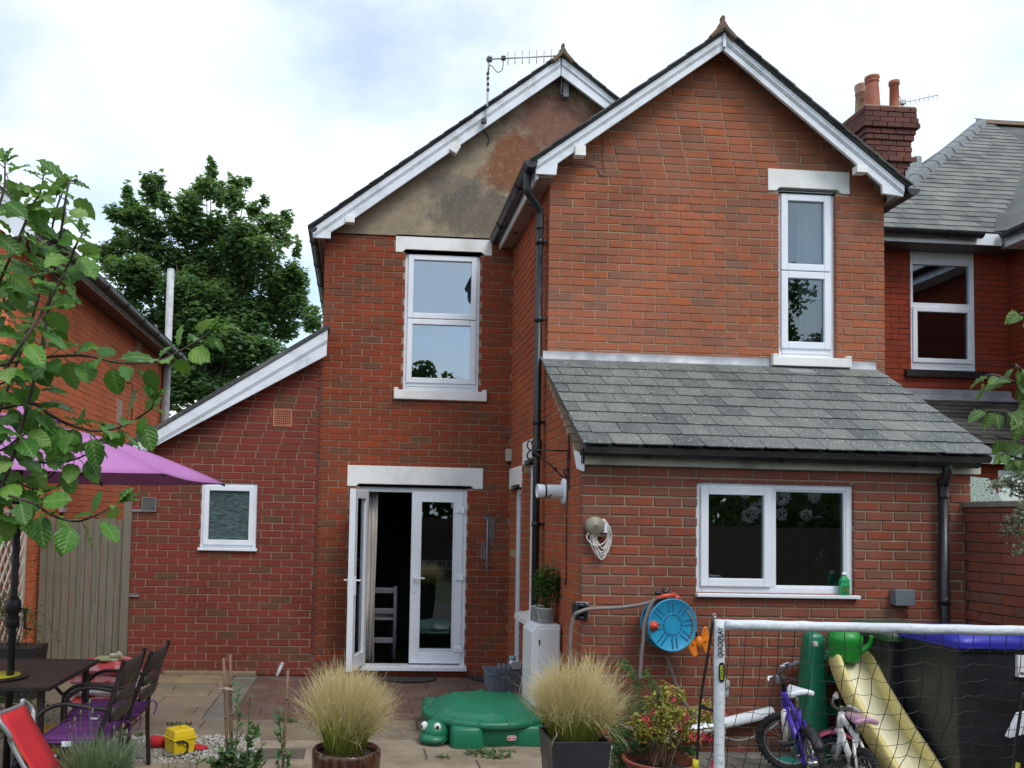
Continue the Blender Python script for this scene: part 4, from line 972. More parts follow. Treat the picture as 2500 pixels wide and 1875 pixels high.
# lean-to below with dark tiles
yl = 8.55; zl0_ = Zat(2440, 1088, yl); xl_ = 5.2
b = MB(); ul = V((0, YN-yl, zf-zl0_)); unl = ul.normalized()
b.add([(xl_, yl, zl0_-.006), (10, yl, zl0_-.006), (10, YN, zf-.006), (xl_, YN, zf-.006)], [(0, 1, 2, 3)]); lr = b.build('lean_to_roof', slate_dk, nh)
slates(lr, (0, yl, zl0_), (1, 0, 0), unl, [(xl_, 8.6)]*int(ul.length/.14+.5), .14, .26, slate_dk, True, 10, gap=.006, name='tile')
b = MB(); b.box(xl_, 9, YN-.03, YN-.008, zf-.03, zf+.10); b.prism([(xl_, YN-.012, zf+.0), (xl_, YN-.16, zf-.16*unl.z/unl.y+.025), (xl_, YN-.012, zf+.03)], (4, 0, 0)); b.build('lead_flashing', lead_m, nh)
gutter('gutter', (xl_, yl-.05, zl0_-.01), (9.5, yl-.05, zl0_-.01), .05, nh)
b = MB(); b.box(xl_, 9.5, yl+.0, yl+.02, zl0_-.2, zl0_-.03); b.build('fascia', white_board, nh)
yv = yl+.15
wL = (Xat(2437, 1190, yv), 8.2, Zat(2460, 1300, yv), Zat(2460, 1147, yv))
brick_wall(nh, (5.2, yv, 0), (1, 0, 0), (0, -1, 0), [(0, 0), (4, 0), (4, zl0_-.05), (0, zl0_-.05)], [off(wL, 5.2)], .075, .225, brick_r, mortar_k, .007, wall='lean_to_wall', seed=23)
b = MB(); frame_rect(b, *wL, .05, yv+.02, yv+.08); lw_ = b.build('window', white_pvc, nh)
g = MB(); g.box(wL[0]+.045, wL[1]-.045, yv+.05, yv+.056, wL[2]+.045, wL[3]-.045); g.build('pane', glass_up, lw_)
room(nh, *wL, yv+.1, 1.2)
# chimney
CY = 11.1
f0, f1 = Xat(2116, 340, CY), Xat(2228, 340, CY); ctop = Zat(2170, 262, CY); dC = .52
ch = MB(); courses = []
z = ctop-18*.08
ch.box(f0+.02, f1-.02, CY+.02, CY+dC-.02, z-1.2, ctop-.02)
cho = ch.build('chimney', mortar_d, nh)
rg = random.Random(4); cb_ = MB()
prof = {0: .0, 1: .0, 2: .03, 3: .03, 4: .02}
for k in range(30):
    zz = ctop-(k+1)*.08; o_ = {0: .045, 1: .045, 2: .06, 3: .075, 4: .035, 5: .02, 9: .04}.get(k, 0.)
    for (O_, sd_, nd_, L_) in ((V((f0-o_, CY-o_, zz)), V((1, 0, 0)), V((0, -1, 0)), f1-f0+2*o_), (V((f0-o_, CY+dC+o_, zz)), V((0, -1, 0)), V((-1, 0, 0)), dC+2*o_)):
        x = -(.112 if k % 2 else 0)
        while x < L_:
            a_, c_ = max(0, x), min(L_, x+.225); x += .225
            if c_-a_ < .04: continue
            T = lambda q, m_=(a_+c_)/2: O_+sd_*(m_+q.x)-nd_*q.y+V((0, 0, .036+q.z))
            brick_faces(cb_, c_-a_-.011, .068, .09, rg, T, rg.random())
    if o_: cb_.box(f0-o_+.004, f1+o_-.004, CY-o_+.09, CY+dC+o_-.004, zz, zz+.07, 0, .5)
cb_.build('brickwork', brick_ch, cho, kind='stuff')
m = MB(); m.prism([(f0-.03, CY-.03, ctop-.01), (f1+.03, CY-.03, ctop-.01), (f1-.12, CY+.1, ctop+.06), (f0+.12, CY+.1, ctop+.06)], (0, .001, 0)); m.box(f0-.03, f1+.03, CY-.03, CY+dC+.03, ctop-.012, ctop+.012)
m.lathe([(.26, 0), (.2, .05), (.12, .07), (0, .07)], ((f0+f1)/2, CY+dC/2, ctop), 12); m.build('chimney_flaunching', mortar_d, cho)
def pot(u0, u1, vt, vb, Y, prof, mats=None):
    a = at((u0+u1)/2, (vt+vb)/2, Y=Y); r_ = (u1-u0)/2*Y/FPX; h_ = (vb-vt)*Y/FPX; zb = Zat((u0+u1)/2, vb, Y)
    m = MB(); m.lathe([(q*r_, zz*h_) for q, zz in prof], (a.x, Y, zb), 20); return m.build('chimney_pot', mats or terracotta, cho)
pot(2110, 2148, 181, 262, CY+.12, [(1., -.1), (1., 0), (.82, .72), (.80, .80), (.90, .815), (.90, .84), (.80, .86), (.88, .90), (.95, .93), (.93, 1.), (.7, 1.), (.65, .8)])
pot(2170, 2196, 193, 258, CY+.14, [(.92, -.15), (.9, 0), (.82, .82), (1., .84), (1., 1.), (.72, 1.), (.7, .8)])
pot(2086, 2122, 201, 285, CY+.42, [(1., -.2), (.95, 0), (.82, .68), (.92, .70), (.92, .74), (.84, .76), (1., .95), (.95, 1.), (.75, 1.), (.7, .8)], plain('pale_pot', (.42, .27, .18), (.30, .14, .09), 5, .7, .2, 60, dirt=(.05, .04, .035), dscale=5, damt=.9))
m = MB()
for i in range(5):
    a, c = at(2200+i*9, 440-i*8, Y=CY-.02), at(2230+i*2, 385+i*8, Y=CY-.03); m.box(f1-.12+i*.03, f1+.03+i*.02, CY-.02-i*.004, CY-.012-i*.004, Zat(2220, 445-i*9, CY), Zat(2220, 445-i*9, CY)+.16)
m.build('lead_flashing', lead_m, cho)
def aerial(name, label, boom0, boom1, Y, elems, el_len, mast=None, r_=.006, tilt=0., sign=1):
    a, c = at(*boom0, Y=Y), at(*boom1, Y=Y+.0); t = thing(name, label, 'aerial', (a.x, a.y, a.z)); m = MB(); m.tube([a, c], r_, 8); m.build('boom', alu, t)
    for u in elems:
        f = (u-boom0[0])/(boom1[0]-boom0[0]); p_ = a+(c-a)*f; e = MB(); e.tube([p_-V((0, 0, el_len)), p_+V((0, 0, el_len))], r_*.6, 6); e.build('element', alu, t)
    return t
ta = aerial('tv_aerial', 'television aerial with many short rods beside the three chimney pots', (2200, 252), (2290, 232), CY+.6, [2205, 2212, 2223, 2234, 2245, 2256, 2267, 2278, 2288], .055)
a = at(2203, 250, Y=CY+.6); m = MB(); m.box(a.x-.04, a.x+.04, a.y-.03, a.y+.03, a.z-.03, a.z+.03); m.tube([a, a-V((.02, 0, .9))], .014); m.tube(path([a, a+V((-.06, 0, .1)), a+V((-.09, 0, -.05)), a+V((-.06, 0, -.2))]), .006); m.build('mast', alu, ta)
Ya = ym-.05
ta = aerial('tv_aerial', 'long television aerial with upright rods on a bent mast above the rendered gable', (1186, 145), (1366, 136), Ya, [1240, 1257, 1275, 1292, 1310, 1328, 1346, 1364], .075, r_=.008)
m = MB(); pts = [at(*q, Y=Ya) for q in ((1181, 296), (1187, 280), (1190, 250), (1191, 190), (1195, 136))]; m.tube(pts, .011, 8); m.build('mast', alu, ta)
for (u, v, hw) in ((1195, 145, .028), (1229, 142, .024), (1181, 296, .03), (1191, 180, .015), (1191, 192, .014), (1191, 206, .014), (1191, 220, .014), (1189, 262, .015)): m = MB(); q = at(u, v, Y=Ya); m.box(q.x-hw, q.x+hw, Ya-.02, Ya+.02, q.z-hw*.8, q.z+hw*.8); m.build('clamp', black_iron, ta)
m = MB(); m.tube(path([at(*q, Y=Ya-.01) for q in ((1229, 146), (1226, 170), (1214, 176), (1203, 163), (1195, 160), (1192, 180))], 6), .005, 6); m.build('cable', black_iron, ta); m = MB(); m.tube(path([at(*q, Y=YB-.03) for q in ((1176, 310), (1186, 325), (1194, 340), (1190, 355))], 6), .006, 6); m.build('cable', black_iron, ta)
# old timber post bracket under the apex
a0, a1 = at(1380, 172, Y=YB-.06), at(1378, 241, Y=YB-.06); m = MB(); m.box(a0.x-.032, a0.x+.032, YB-.11, YB-.015, a1.z, a0.z)
pb = m.build('wooden_post', plain('grey_timber', (.22, .22, .22), (.14, .14, .145), 8, .9, .5, 60)); tag(pb, 'grey weathered timber post fixed beneath the apex of the rendered gable', 'post')
m = MB(); m.tube(path([at(*q, Y=YB-.13) for q in ((1374, 165), (1370, 180), (1371, 205), (1369, 228), (1376, 232))], 5), .014, 8); m.build('iron_hook', black_iron, pb)
# thin cable on the front gable
for pts, lab in ((((1358, 425), (1362, 405), (1385, 400), (1450, 404), (1466, 425), (1475, 428)), 'a'), (((1474, 335), (1473, 395), (1478, 420), (1470, 428)), 'b')):
    m = MB(); m.tube(path([at(*q, Y=YC-.008) for q in pts], 6), .004, 6); m.build('cable', plain('dusty_cable', (.22, .16, .14)) if 'dusty_cable' not in MATS else MATS['dusty_cable'], house)

# ================================================================ neighbouring house on the left
XL = -3.50
lh = thing('neighbouring_house', 'orange red brick house at the left edge with long black gutter under its eaves', 'house', (XL-1, 11, 0))
zl_ = Zat(205, 640, 11.) if False else at(205, 655, X=XL+.3).z
brick_wall(lh, (XL, 0, 0), (0, 1, 0), (1, 0, 0), [(8.3, 0), (14.7, 0), (14.7, zl_-.1), (8.3, zl_-.1)], [], .0755, .225, brick_n, mortar_o, .006, wall='wall', seed=31, rec=.004)
brick_wall(lh, (XL-4, 8.3, 0), (1, 0, 0), (0, -1, 0), [(0, 0), (3.9, 0), (3.9, zl_), (0, zl_)], [], .0755, .225, brick_n, mortar_o, .006, wall='wall', seed=32, rec=.004)
b = MB(); b.box(XL-.15, XL+.26, 8.25, 14.9, zl_-.10, zl_-.085); b.build('soffit', plain('dark_soffit', (.10, .055, .045), (.08, .045, .036)), lh)
b = MB(); b.box(XL+.24, XL+.26, 8.2, 14.9, zl_-.11, zl_+.04); b.build('fascia', cream_board, lh)
gutter('gutter', (XL+.32, 8.15, zl_+.03), (XL+.32, 14.95, zl_-.01), .06, lh)
b = MB(); b.prism([(XL+.30, 8.1, zl_+.08), (XL+.36, 8.1, zl_+.05), (XL-2.5, 8.1, zl_+2.3), (XL-2.5, 8.1, zl_+2.4)], (0, 6.9, 0)); b.build('roof', slate_x, lh)
b = MB(); b.prism([(XL+.28, 8.12, zl_+.06), (XL+.28, 8.12, zl_-.12), (XL+.1, 8.12, zl_-.12), (XL-2.5, 8.12, zl_+2.02), (XL-2.5, 8.12, zl_+2.26)], (0, .03, 0)); b.build('bargeboard', white_board, lh)
b = MB(); a = at(392, 800, X=XL+.07); b.tube([(XL+.06, 14.75, 1.0), (XL+.06, 14.75, at(392, 624, X=XL+.06).z)], .062, 12); peel = plain('peeling_grey_paint', (.55, .56, .58), (.38, .38, .40), 9, .7, .3, 60, dirt=(.16, .15, .15), dscale=7, damt=.8); b.build('soil_pipe', peel, lh)
b = MB(); b.tube([(XL+.05, 14.5, .2), (XL+.05, 14.5, zl_-.1)], .03, 8); b.build('downpipe', plain('brown_pipe', (.10, .05, .04)), lh)
a = at(322, 797, X=XL); b = MB(); b.tube([(XL, a.y, a.z), (XL+.28, a.y+.05, a.z)], .055, 12); b.tube([(XL+.281, a.y+.05, a.z), (XL+.36, a.y+.06, a.z)], .05, 12); b.build('overflow_pipe', plain('grey_brown_pipe', (.25, .20, .18)), lh)
a = at(150, 1224, X=XL); b = MB(); b.box(XL-.01, XL+.04, a.y-.07, a.y+.07, a.z-.13, a.z+.13); vb_ = b.build('wall_vent', plain('grey_vent', (.35, .33, .32)), lh, bevel=.006)
b = MB()
for i in range(3): b.box(XL+.0401, XL+.043, a.y-.03, a.y+.03, a.z-.07+i*.06, a.z-.035+i*.06)
b.build('vent_hole', black_iron, vb_)
a = at(308, 975, X=XL); b = MB(); b.tube([(XL, a.y, a.z+.25), (XL+.07, a.y, a.z+.25), (XL+.09, a.y, a.z+.2), (XL+.09, a.y, a.z-.35), (XL, a.y, a.z-.36)], .012, 8); b.build('iron_bracket', plain('rusty_iron', (.12, .05, .035)), lh)
for (u, v, h_) in ((340, 830, .5), (292, 1005, .35)):
    a = at(u, v, X=XL+.004); b = MB(); b.box(XL+.001, XL+.005, a.y-.13, a.y+.13, a.z-h_/2, a.z+h_/2); b.build('mortar_patch', plain('pale_render_patch', (.48, .40, .32), (.36, .24, .17), 12, .9, .3, 70) if 'pale_render_patch' not in MATS else MATS['pale_render_patch'], lh)

# ================================================================ gate, trellis, planter
wood_g, t_ = newmat('grey_green_timber'); k_ = NT(t_); mp_ = k_.n('ShaderNodeMapping'); mp_.inputs['Scale'].default_value = (30, 30, 1.6); k_.l(k_.pos(), mp_.inputs[0])
gr_ = k_.noise(mp_.outputs[0], 2.2, 8, .65)
c_ = k_.mix(k_.ramp(gr_, [(.35, 0.), (.65, 1.)]), (.22, .20, .15), (.13, .125, .09)); c_ = k_.mix(k_.math('MULTIPLY', k_.rnd(), .35), c_, (.20, .16, .12)); c_ = k_.mix(k_.ramp(k_.noise(k_.pos(), 3, 5), [(.5, 0.), (.72, .5)]), c_, (.10, .115, .07))
k_.bsdf(c_, .9, 0, k_.bump(gr_, .5, .004))
YG = YB+.02; gx0, gx1 = Xat(94, 1430, YG), Xat(297, 1430, YG); gz = Zat(200, 1266, YG)
gt = thing('garden_gate', 'tall grey green gate of upright timber boards between the two houses', 'gate', ((gx0+gx1)/2, YG, 0))
nb = 11
for i in range(nb):
    x0 = lerp(gx0, gx1, i/nb)+.003; x1 = lerp(gx0, gx1, (i+1)/nb)-.003; b = MB(); y = YG-(.012 if i % 2 else .0)+R.uniform(-.002, .002); zt_ = gz+R.uniform(-.012, .01)-(.0)
    b.prism([(x0, y, .05), (x1, y, .05), (x1, y, zt_), ((x0+x1)/2, y, zt_+.006), (x0, y, zt_-.004)], (0, .02, 0)); b.build('board', wood_g, gt, bevel=.003)
b = MB(); b.box(gx0, gx1, YG+.022, YG+.07, gz-.25, gz-.15); b.box(gx0, gx1, YG+.022, YG+.07, .3, .4); b.build('rail', wood_g, gt)
b = MB(); b.box(gx1+.005, gx1+.09, YG-.05, YG+.05, 0, Zat(305, 1206, YG)); po = b.build('gate_post', wood_g, None, bevel=.006); tag(po, 'square timber gate post against the corner of the brick side wall', 'post')
for v, l_ in ((1246, .10), (1454, .11)):
    z = Zat(320, v, YB); b = MB(); b.box(gx1+.092, gx1+.092+l_, YB-.018, YB-.006, z-.012, z+.012); b.build('hinge_strap', alu, gt)
wood_w = plain('pale_lattice_timber', (.55, .50, .44), (.42, .38, .33), 14, .85, .3, 70)
tr_ = thing('trellis', 'pale diamond lattice trellis standing on the neighbour\'s brick wall at the left edge', 'trellis', (XL+.08, 7.8, 0))
ty0, ty1, tz0, tz1 = 6.6, at(56, 1400, X=XL+.08).y, .30, at(40, 1248, X=XL+.08).z
b = MB(); x = XL+.08
for (p, q) in (((x, ty0, tz0), (x, ty0, tz1)), ((x, ty1, tz0), (x, ty1, tz1)), ((x, ty0, tz1), (x, ty1, tz1)), ((x, ty0, tz0), (x, ty1, tz0))): b.bar(p, q, .035, .035, (1, 0, 0))
b.build('frame', wood_w, tr_)
for sgn in (1, -1):
    k = -20
    for k in range(-14, 26):
        y0_ = ty0+k*.13; p0 = (y0_, tz0 if sgn > 0 else tz1); dz = (tz1-tz0)*sgn; sl2 = .75
        ya_, yb_ = y0_, y0_+(tz1-tz0)*sl2
        t0 = max(0, (ty0-ya_)/(yb_-ya_)); t1 = min(1, (ty1-ya_)/(yb_-ya_))
        if t1-t0 < .06: continue
        f = lambda t: (x+sgn*.006, lerp(ya_, yb_, t), p0[1]+dz*t)
        b = MB(); b.bar(f(t0), f(t1), .024, .009, (1, 0, 0)); b.build('slat', wood_w, tr_)
pl_ = thing('planter', 'black trough planter with a climbing plant at the foot of the trellis', 'planter', (XL+.35, 8.0, 0))
a0, a1 = at(0, 1600, Y=8.0), at(107, 1590, Y=8.0); b = MB(); zt_ = Zat(80, 1573, 8.0)
b.prism([(a0.x-.3, 7.8, .0), (a1.x-.05, 7.8, .0), (a1.x, 7.78, zt_), (a0.x-.3, 7.78, zt_)], (0, .34, 0)); b.build('trough', black_pvc, pl_, bevel=.01)
climb_m = leafmat('climber_leaf', [(0., (.05, .09, .02)), (.6, (.10, .16, .035)), (1., (.18, .24, .06))], .3)
cb2 = MB(); cs = MB()
for i in range(16):
    s0 = V((a1.x-.12-R.uniform(0, .3), 7.93, zt_)); s1 = V((XL+.12+R.uniform(-.02, .1), lerp(7.3, 8.25, R.random()), R.uniform(.9, 1.75))); mid = (s0+s1)/2+V((R.uniform(-.05, .1), R.uniform(-.15, .1), .1))
    if i < 4: s1 = V((a1.x+R.uniform(-.05, .22), 7.8, .30+R.uniform(.1, .45))); mid = (s0+s1)/2+V((0, -.05, .30))
    pts = path([s0, mid, s1], 7); cs.tube(pts, .003, 5)
    for p_ in pts[2:]:
        for j in range(7):
            q = p_+V((R.uniform(-.05, .05), R.uniform(-.05, .05), R.uniform(-.05, .05))); d = V((R.uniform(-1, 1), R.uniform(-1, .2), R.uniform(-.6, 1))).normalized(); s = d.cross(V((R.random(), R.random(), 1))).normalized(); l_ = R.uniform(.014, .03)
            cb2.add([q, q+d*l_*.5+s*l_*.35, q+d*l_, q+d*l_*.5-s*l_*.35], [(0, 1, 2, 3)], 0, R.random())
cb2.build('foliage', climb_m, pl_); cs.build('stem', plain('climber_stem', (.12, .09, .05)), pl_)

# ================================================================ trees
def leaf_card(mb, c, d, s, l_, wd, rnd, lobed=False):
    """one small leaf, folded along its middle"""
    n = d.cross(s)
    if lobed:
        pts = [(0, 0), (.22, .12), (.5, .10), (.34, .36), (.42, .62), (.16, .62), (0, 1), (-.16, .62), (-.42, .62), (-.34, .36), (-.5, .10), (-.22, .12)]
        mb.add([c+s*(x*wd)+d*(y*l_)+n*(abs(x)*wd*.35) for x, y in pts], [(0, 1, 2, 3, 4, 5, 6), (0, 6, 7, 8, 9, 10, 11)], 0, rnd)
    else:
        mb.add([c, c+s*wd*.5+d*l_*.45+n*wd*.15, c+d*l_, c-s*wd*.5+d*l_*.45+n*wd*.15], [(0, 1, 2), (0, 2, 3)], 0, rnd)
def crown(name, parent, clumps, mat, Y, nper, leaf, rng, depth=1.2, lobed=True, yj=.8):
    mb = MB()
    for (u, v, ru, rv) in clumps:
        c = at(u, v, Y=Y+rng.uniform(-yj, yj)); rx, rz = ru*Y/FPX, rv*Y/FPX; ry = max(rx, min(rz, rx*1.3))*depth; n = int(nper*(rx*rz)/(leaf*leaf)*16)+10
        tint = rng.uniform(-.15, .15)
        for i in range(n):
            q = V((rng.gauss(0, 1), rng.gauss(0, 1), rng.gauss(0, 1))); q = q.normalized()*(rng.random()**.5)
            p_ = c+V((q.x*rx, q.y*ry, q.z*rz))
            d = V((q.x*.8+rng.uniform(-.8, .8), q.y*.8-.3+rng.uniform(-.8, .8), rng.uniform(-.9, .25))).normalized(); s = d.cross(V((rng.uniform(-.5, .5), rng.uniform(-.6, .3), 1))).normalized(); l_ = leaf*rng.uniform(.65, 1.25)
            leaf_card(mb, p_, d, s, l_, l_*.95, min(.999, max(0, rng.random()*.8+.1+tint)), lobed)
    return mb.build(name, mat, parent)
syc_m = leafmat('sycamore_leaf', [(0., (.07, .15, .065)), (.5, (.11, .22, .085)), (.9, (.17, .29, .10)), (1., (.27, .31, .11))], .45, .5)
bark = plain('grey_bark', (.10, .085, .065), (.06, .05, .04), 12, .95, .8, 60)
YT = 21.
tree = thing('sycamore_tree', 'tall leafy green tree with spiky shoots behind the gap between the houses', 'tree', (at(500, 1100, Y=YT).x, YT, -.05))
tb = at(500, 1200, Y=YT); m = MB(); m.tube([(tb.x, YT, -.1), (tb.x, YT, 2.5), at(505, 900, Y=YT)], [.32, .26, .2], 10); m.build('trunk', bark, tree)
cl = [(515, 398, 6, 22), (517, 425, 10, 22), (505, 455, 26, 28), (478, 470, 14, 36), (462, 500, 34, 40), (538, 470, 20, 40), (578, 450, 26, 20), (570, 485, 24, 36), (604, 438, 10, 8), (618, 512, 24, 22), (645, 490, 13, 17), (362, 440, 18, 24), (388, 440, 12, 28), (372, 475, 28, 34), (403, 490, 14, 30), (312, 465, 9, 26), (318, 500, 22, 20), (275, 515, 20, 18), (298, 530, 32, 20), (345, 530, 40, 34), (300, 575, 26, 24), (385, 560, 30, 30), (430, 540, 26, 34),
      (470, 560, 60, 46), (540, 560, 60, 50), (600, 570, 50, 40), (660, 545, 40, 24), (700, 530, 16, 26), (690, 585, 26, 20), (640, 610, 56, 40), (350, 600, 60, 42), (430, 630, 70, 46), (520, 640, 70, 50), (590, 670, 60, 46), (278, 615, 20, 40), (300, 660, 46, 36), (360, 690, 60, 46), (440, 710, 64, 46), (520, 730, 60, 46), (670, 680, 50, 44), (715, 660, 22, 30), (725, 608, 8, 30), (735, 690, 18, 44), (720, 740, 40, 44), (620, 760, 60, 44), (560, 800, 60, 40), (470, 800, 60, 44), (690, 800, 46, 36), (400, 790, 40, 50), (640, 850, 60, 30), (540, 880, 70, 40), (450, 880, 56, 50), (420, 960, 50, 50), (520, 950, 60, 36), (600, 910, 40, 24), (250, 610, 14, 20), (262, 640, 20, 30), (310, 730, 40, 30), (375, 860, 30, 50), (760, 780, 25, 40)]
crown('crown', tree, [(u, v, ru*.92, rv*.95) for u, v, ru, rv in cl] + [(480, 690, 60, 60), (560, 720, 60, 50), (600, 800, 60, 50), (430, 780, 60, 60), (500, 780, 70, 50), (540, 830, 70, 50), (660, 740, 50, 40), (600, 860, 60, 40), (480, 860, 60, 50), (450, 930, 60, 50), (520, 920, 60, 40), (340, 660, 50, 40), (330, 790, 40, 50), (580, 610, 50, 40), (700, 700, 40, 50), (430, 840, 50, 50)], syc_m, YT, 4.4, .15, random.Random(8))
m = MB()
for (u, v, ru, rv) in cl[::2]:
    e = at(u, v+rv*.5, Y=YT); s0 = at(505, 930, Y=YT)+V((0, 0, R.uniform(-1.5, .5))); m.tube(path([s0, (s0+e)/2+V((0, R.uniform(-.3, .3), -.2)), e], 4), [.05, .04, .035, .03, .025, .02, .015, .012, .008], 6)
m.build('limb', bark, tree)
# garden behind the viewer, seen in the window panes
gf = thing('garden_fence', 'long dark timber fence across the end of the garden, reflected in the windows', 'fence', (3, -7, 0)); b = MB()
for i in range(150):
    x = -12+i*.2; b.box(x, x+.195, -7.0-(.015 if i % 2 else 0), -6.97, 0, 1.8+R.uniform(-.01, .01))
b.build('boards', plain('dark_fence_timber', (.07, .05, .035), (.05, .038, .03), 9, .9), gf, kind='stuff')
dk_leaf = leafmat('garden_tree_leaf', [(0., (.025, .05, .02)), (1., (.06, .11, .035))], .25)
def back_tree(name, label, x, y, h, r_, n, rng, zc=.62, group='trees at the end of the garden'):
    t = thing(name, label, 'tree', (x, y, 0), group=group); m = MB(); m.tube([(x, y, 0), (x, y, h*.5), (x+.2, y, h*.8)], [.16, .12, .06], 8); m.build('trunk', bark, t); mb = MB()
    for i in range(14):
        c = V((x+rng.uniform(-.7, .7)*r_, y+rng.uniform(-.5, .5)*r_, h*(zc+rng.uniform(-.3, .34)))); rr = r_*rng.uniform(.25, .5)
        for j in range(n):
            q = V((rng.gauss(0, 1), rng.gauss(0, 1), rng.gauss(0, 1))).normalized()*rng.random()**.4*rr; d = V((rng.uniform(-1, 1), rng.uniform(-1, 1), rng.uniform(-1, .4))).normalized(); s = d.orthogonal().normalized(); leaf_card(mb, c+q, d, s, .17, .13, rng.random())
    mb.build('crown', dk_leaf, t)
rb = random.Random(3)
BT = ['reflected in the upstairs panes', 'behind the long fence', 'standing alone by the fence', 'beside the flowering shrub', 'before the hedge', 'in the far corner', 'next to the hedge']
for x, y, h, r_ in ((-3.5, -10, 6.2, 2.4), (.6, -11, 8.3, 1.7), (2.4, -10.5, 7.4, 1.3), (7.2, -9.5, 5.2, 2.2), (12.7, -10, 13.6, 2.4), (16, -11, 8.5, 3.0), (-9, -10, 7, 3)):
    back_tree('garden_tree', 'leafy tree at the end of the garden, %s' % BT.pop(), x, y, h, r_, 420, rb)
hg = thing('hedge', 'tall dark hedge growing behind the far garden fence, reflected in the windows', 'hedge', (4, -8, 0)); mb = MB()
for i in range(9000):
    q = V((rb.uniform(-13, 19), -7.6-rb.random()*.9, rb.uniform(.4, 3.3)+.5*math.sin(i*.37)*rb.random())); d = V((rb.uniform(-1, 1), rb.uniform(-.3, 1), rb.uniform(-1, .3))).normalized(); leaf_card(mb, q, d, d.orthogonal().normalized(), .32, .26, rb.random())
mb.build('foliage', dk_leaf, hg, kind='stuff')
sh = thing('flowering_shrub', 'shrub with white flower heads rising over the side fence, reflected in the kitchen window', 'shrub', (5.4, 2.6, 0)); mb = MB(); mf = MB()
for i in range(3600):
    q = V((rb.gauss(.3, .3), rb.uniform(-2.6, 2.2), abs(rb.gauss(1.9, .6)))); d = V((rb.uniform(-1, 1), rb.uniform(-1, 1), rb.uniform(-.5, 1))).normalized(); leaf_card(mb, V((5.4, 2.6, 0))+q, d, d.orthogonal().normalized(), .14, .1, rb.random())
for i in range(14): 
    fc = V((4.85+rb.uniform(-.2, .1), 3.2+rb.uniform(-.7, .7), 1.98+rb.uniform(-.1, .22))); fr = rb.uniform(.04, .085)
    for j in range(60): q = V((rb.gauss(0, 1), rb.gauss(0, 1), rb.gauss(0, 1))).normalized(); leaf_card(mf, fc+q*fr*rb.uniform(.6, 1), (q+V((rb.gauss(0, .5), rb.gauss(0, .5), rb.gauss(0, .5)))).normalized(), q.orthogonal().normalized(), .035, .03, 0)
mb.build('foliage', dk_leaf, sh); mf.build('flower', plain('white_petal', (.75, .75, .72)), sh)

# ================================================================ fittings on the walls
def put(o, label, cat, group=None): return tag(o, label, cat, group)
# wall lamp in the corner
a = at(1246, 1113, Y=YB-.03); t = thing('wall_lamp', 'small grey wall lamp high in the corner beside the french doors', 'lamp', (a.x, YB, a.z))
m = MB(); m.box(a.x-.055, a.x+.01, YB-.10, YB-.002, a.z-.065, a.z+.075); m.build('lamp_housing', plain('grey_cream', (.45, .44, .40)), t, bevel=.008)
m = MB(); m.box(a.x+.012, a.x+.055, YB-.12, YB-.02, a.z-.055, a.z+.07); m.build('lens', plain('lamp_lens', (.55, .58, .6), rough=.1), t, bevel=.012)
m = MB(); m.lathe([(.0, -.045), (.026, -.035), (.03, 0), (.0, .0)], (a.x+.02, YB-.07, a.z-.066), 12); m.build('sensor', black_pvc, t)
# wrought iron hanging basket bracket, standing off the side wall
yb_ = at(1391, 1120, X=XS).y; zb_ = at(1391, 1120, X=XS).z
t = thing('hanging_bracket', 'black wrought iron hanging basket bracket with curled end on the side wall', 'bracket', (XS, yb_, zb_))
zt_ = at(1391, 1100, X=XS-.01).z; m = MB(); m.box(XS-.012, XS-.002, yb_-.012, yb_+.012, zt_-.32, zt_+.13); m.build('back_bar', black_iron, t)
tip = at(1287, 1101, Y=yb_); L2 = XS-tip.x
m = MB(); m.tube([(XS-.01, yb_, zt_), (tip.x+.02, yb_, zt_+.0)], .006, 6)
m.tube(path([(tip.x+.02+.0, yb_, zt_), (tip.x-.0, yb_, zt_+.03), (tip.x+.01, yb_, zt_+.07), (tip.x+.035, yb_, zt_+.065), (tip.x+.035, yb_, zt_+.045)], 5), .006, 6); m.build('arm', black_iron, t)
m = MB(); m.tube(path([(XS-.012, yb_, zt_-.17), (XS-.03, yb_, zt_-.15), (XS-.045, yb_, zt_-.18), (XS-.02, yb_, zt_-.215), (XS-.06, yb_, zt_-.21), (XS-L2*.45, yb_, zt_-.12), (tip.x+.06, yb_, zt_-.02), (tip.x+.02, yb_, zt_-.01), (tip.x-.0, yb_, zt_-.05), (tip.x+.02, yb_, zt_-.075), (tip.x+.035, yb_, zt_-.06)], 5), .007, 6)
q = V((XS-L2*.35, yb_, zt_-.145)); m.ell(q, .022, .011, .011, 8, 6); m.build('scroll', black_iron, t)
# boiler flue
yf = at(1378, 1198, X=XS).y; zf_ = at(1378, 1200, X=XS).z; t = thing('boiler_flue', 'white tubular boiler flue sticking out of the side wall', 'flue', (XS, yf, zf_)); M_ = Matrix.Rotation(math.radians(-90), 3, 'Y')
m = MB(); m.lathe([(.11, 0), (.112, .012), (.07, .022), (.06, .02)], (XS, yf, zf_), 20, M_); m.build('wall_flange', white_pvc, t)
m = MB(); m.lathe([(.056, .0), (.056, .13), (.05, .16), (.05, .165)], (XS, yf, zf_), 20, M_); 
m.lathe([(.052, .15), (.058, .23), (.050, .23), (.046, .15), (.0, .15)], (XS, yf, zf_), 20, M_ @ Matrix.Rotation(.0, 3, 'Y')); m.build('flue_pipe', white_pvc, t)
m = MB(); m.lathe([(.053, .155), (.056, .165), (.053, .17)], (XS, yf, zf_), 20, M_); m.tube([(XS-.12, yf-.06, zf_-.03), (XS-.15, yf-.05, zf_-.055)], .006, 6); m.build('clip', black_pvc, t)
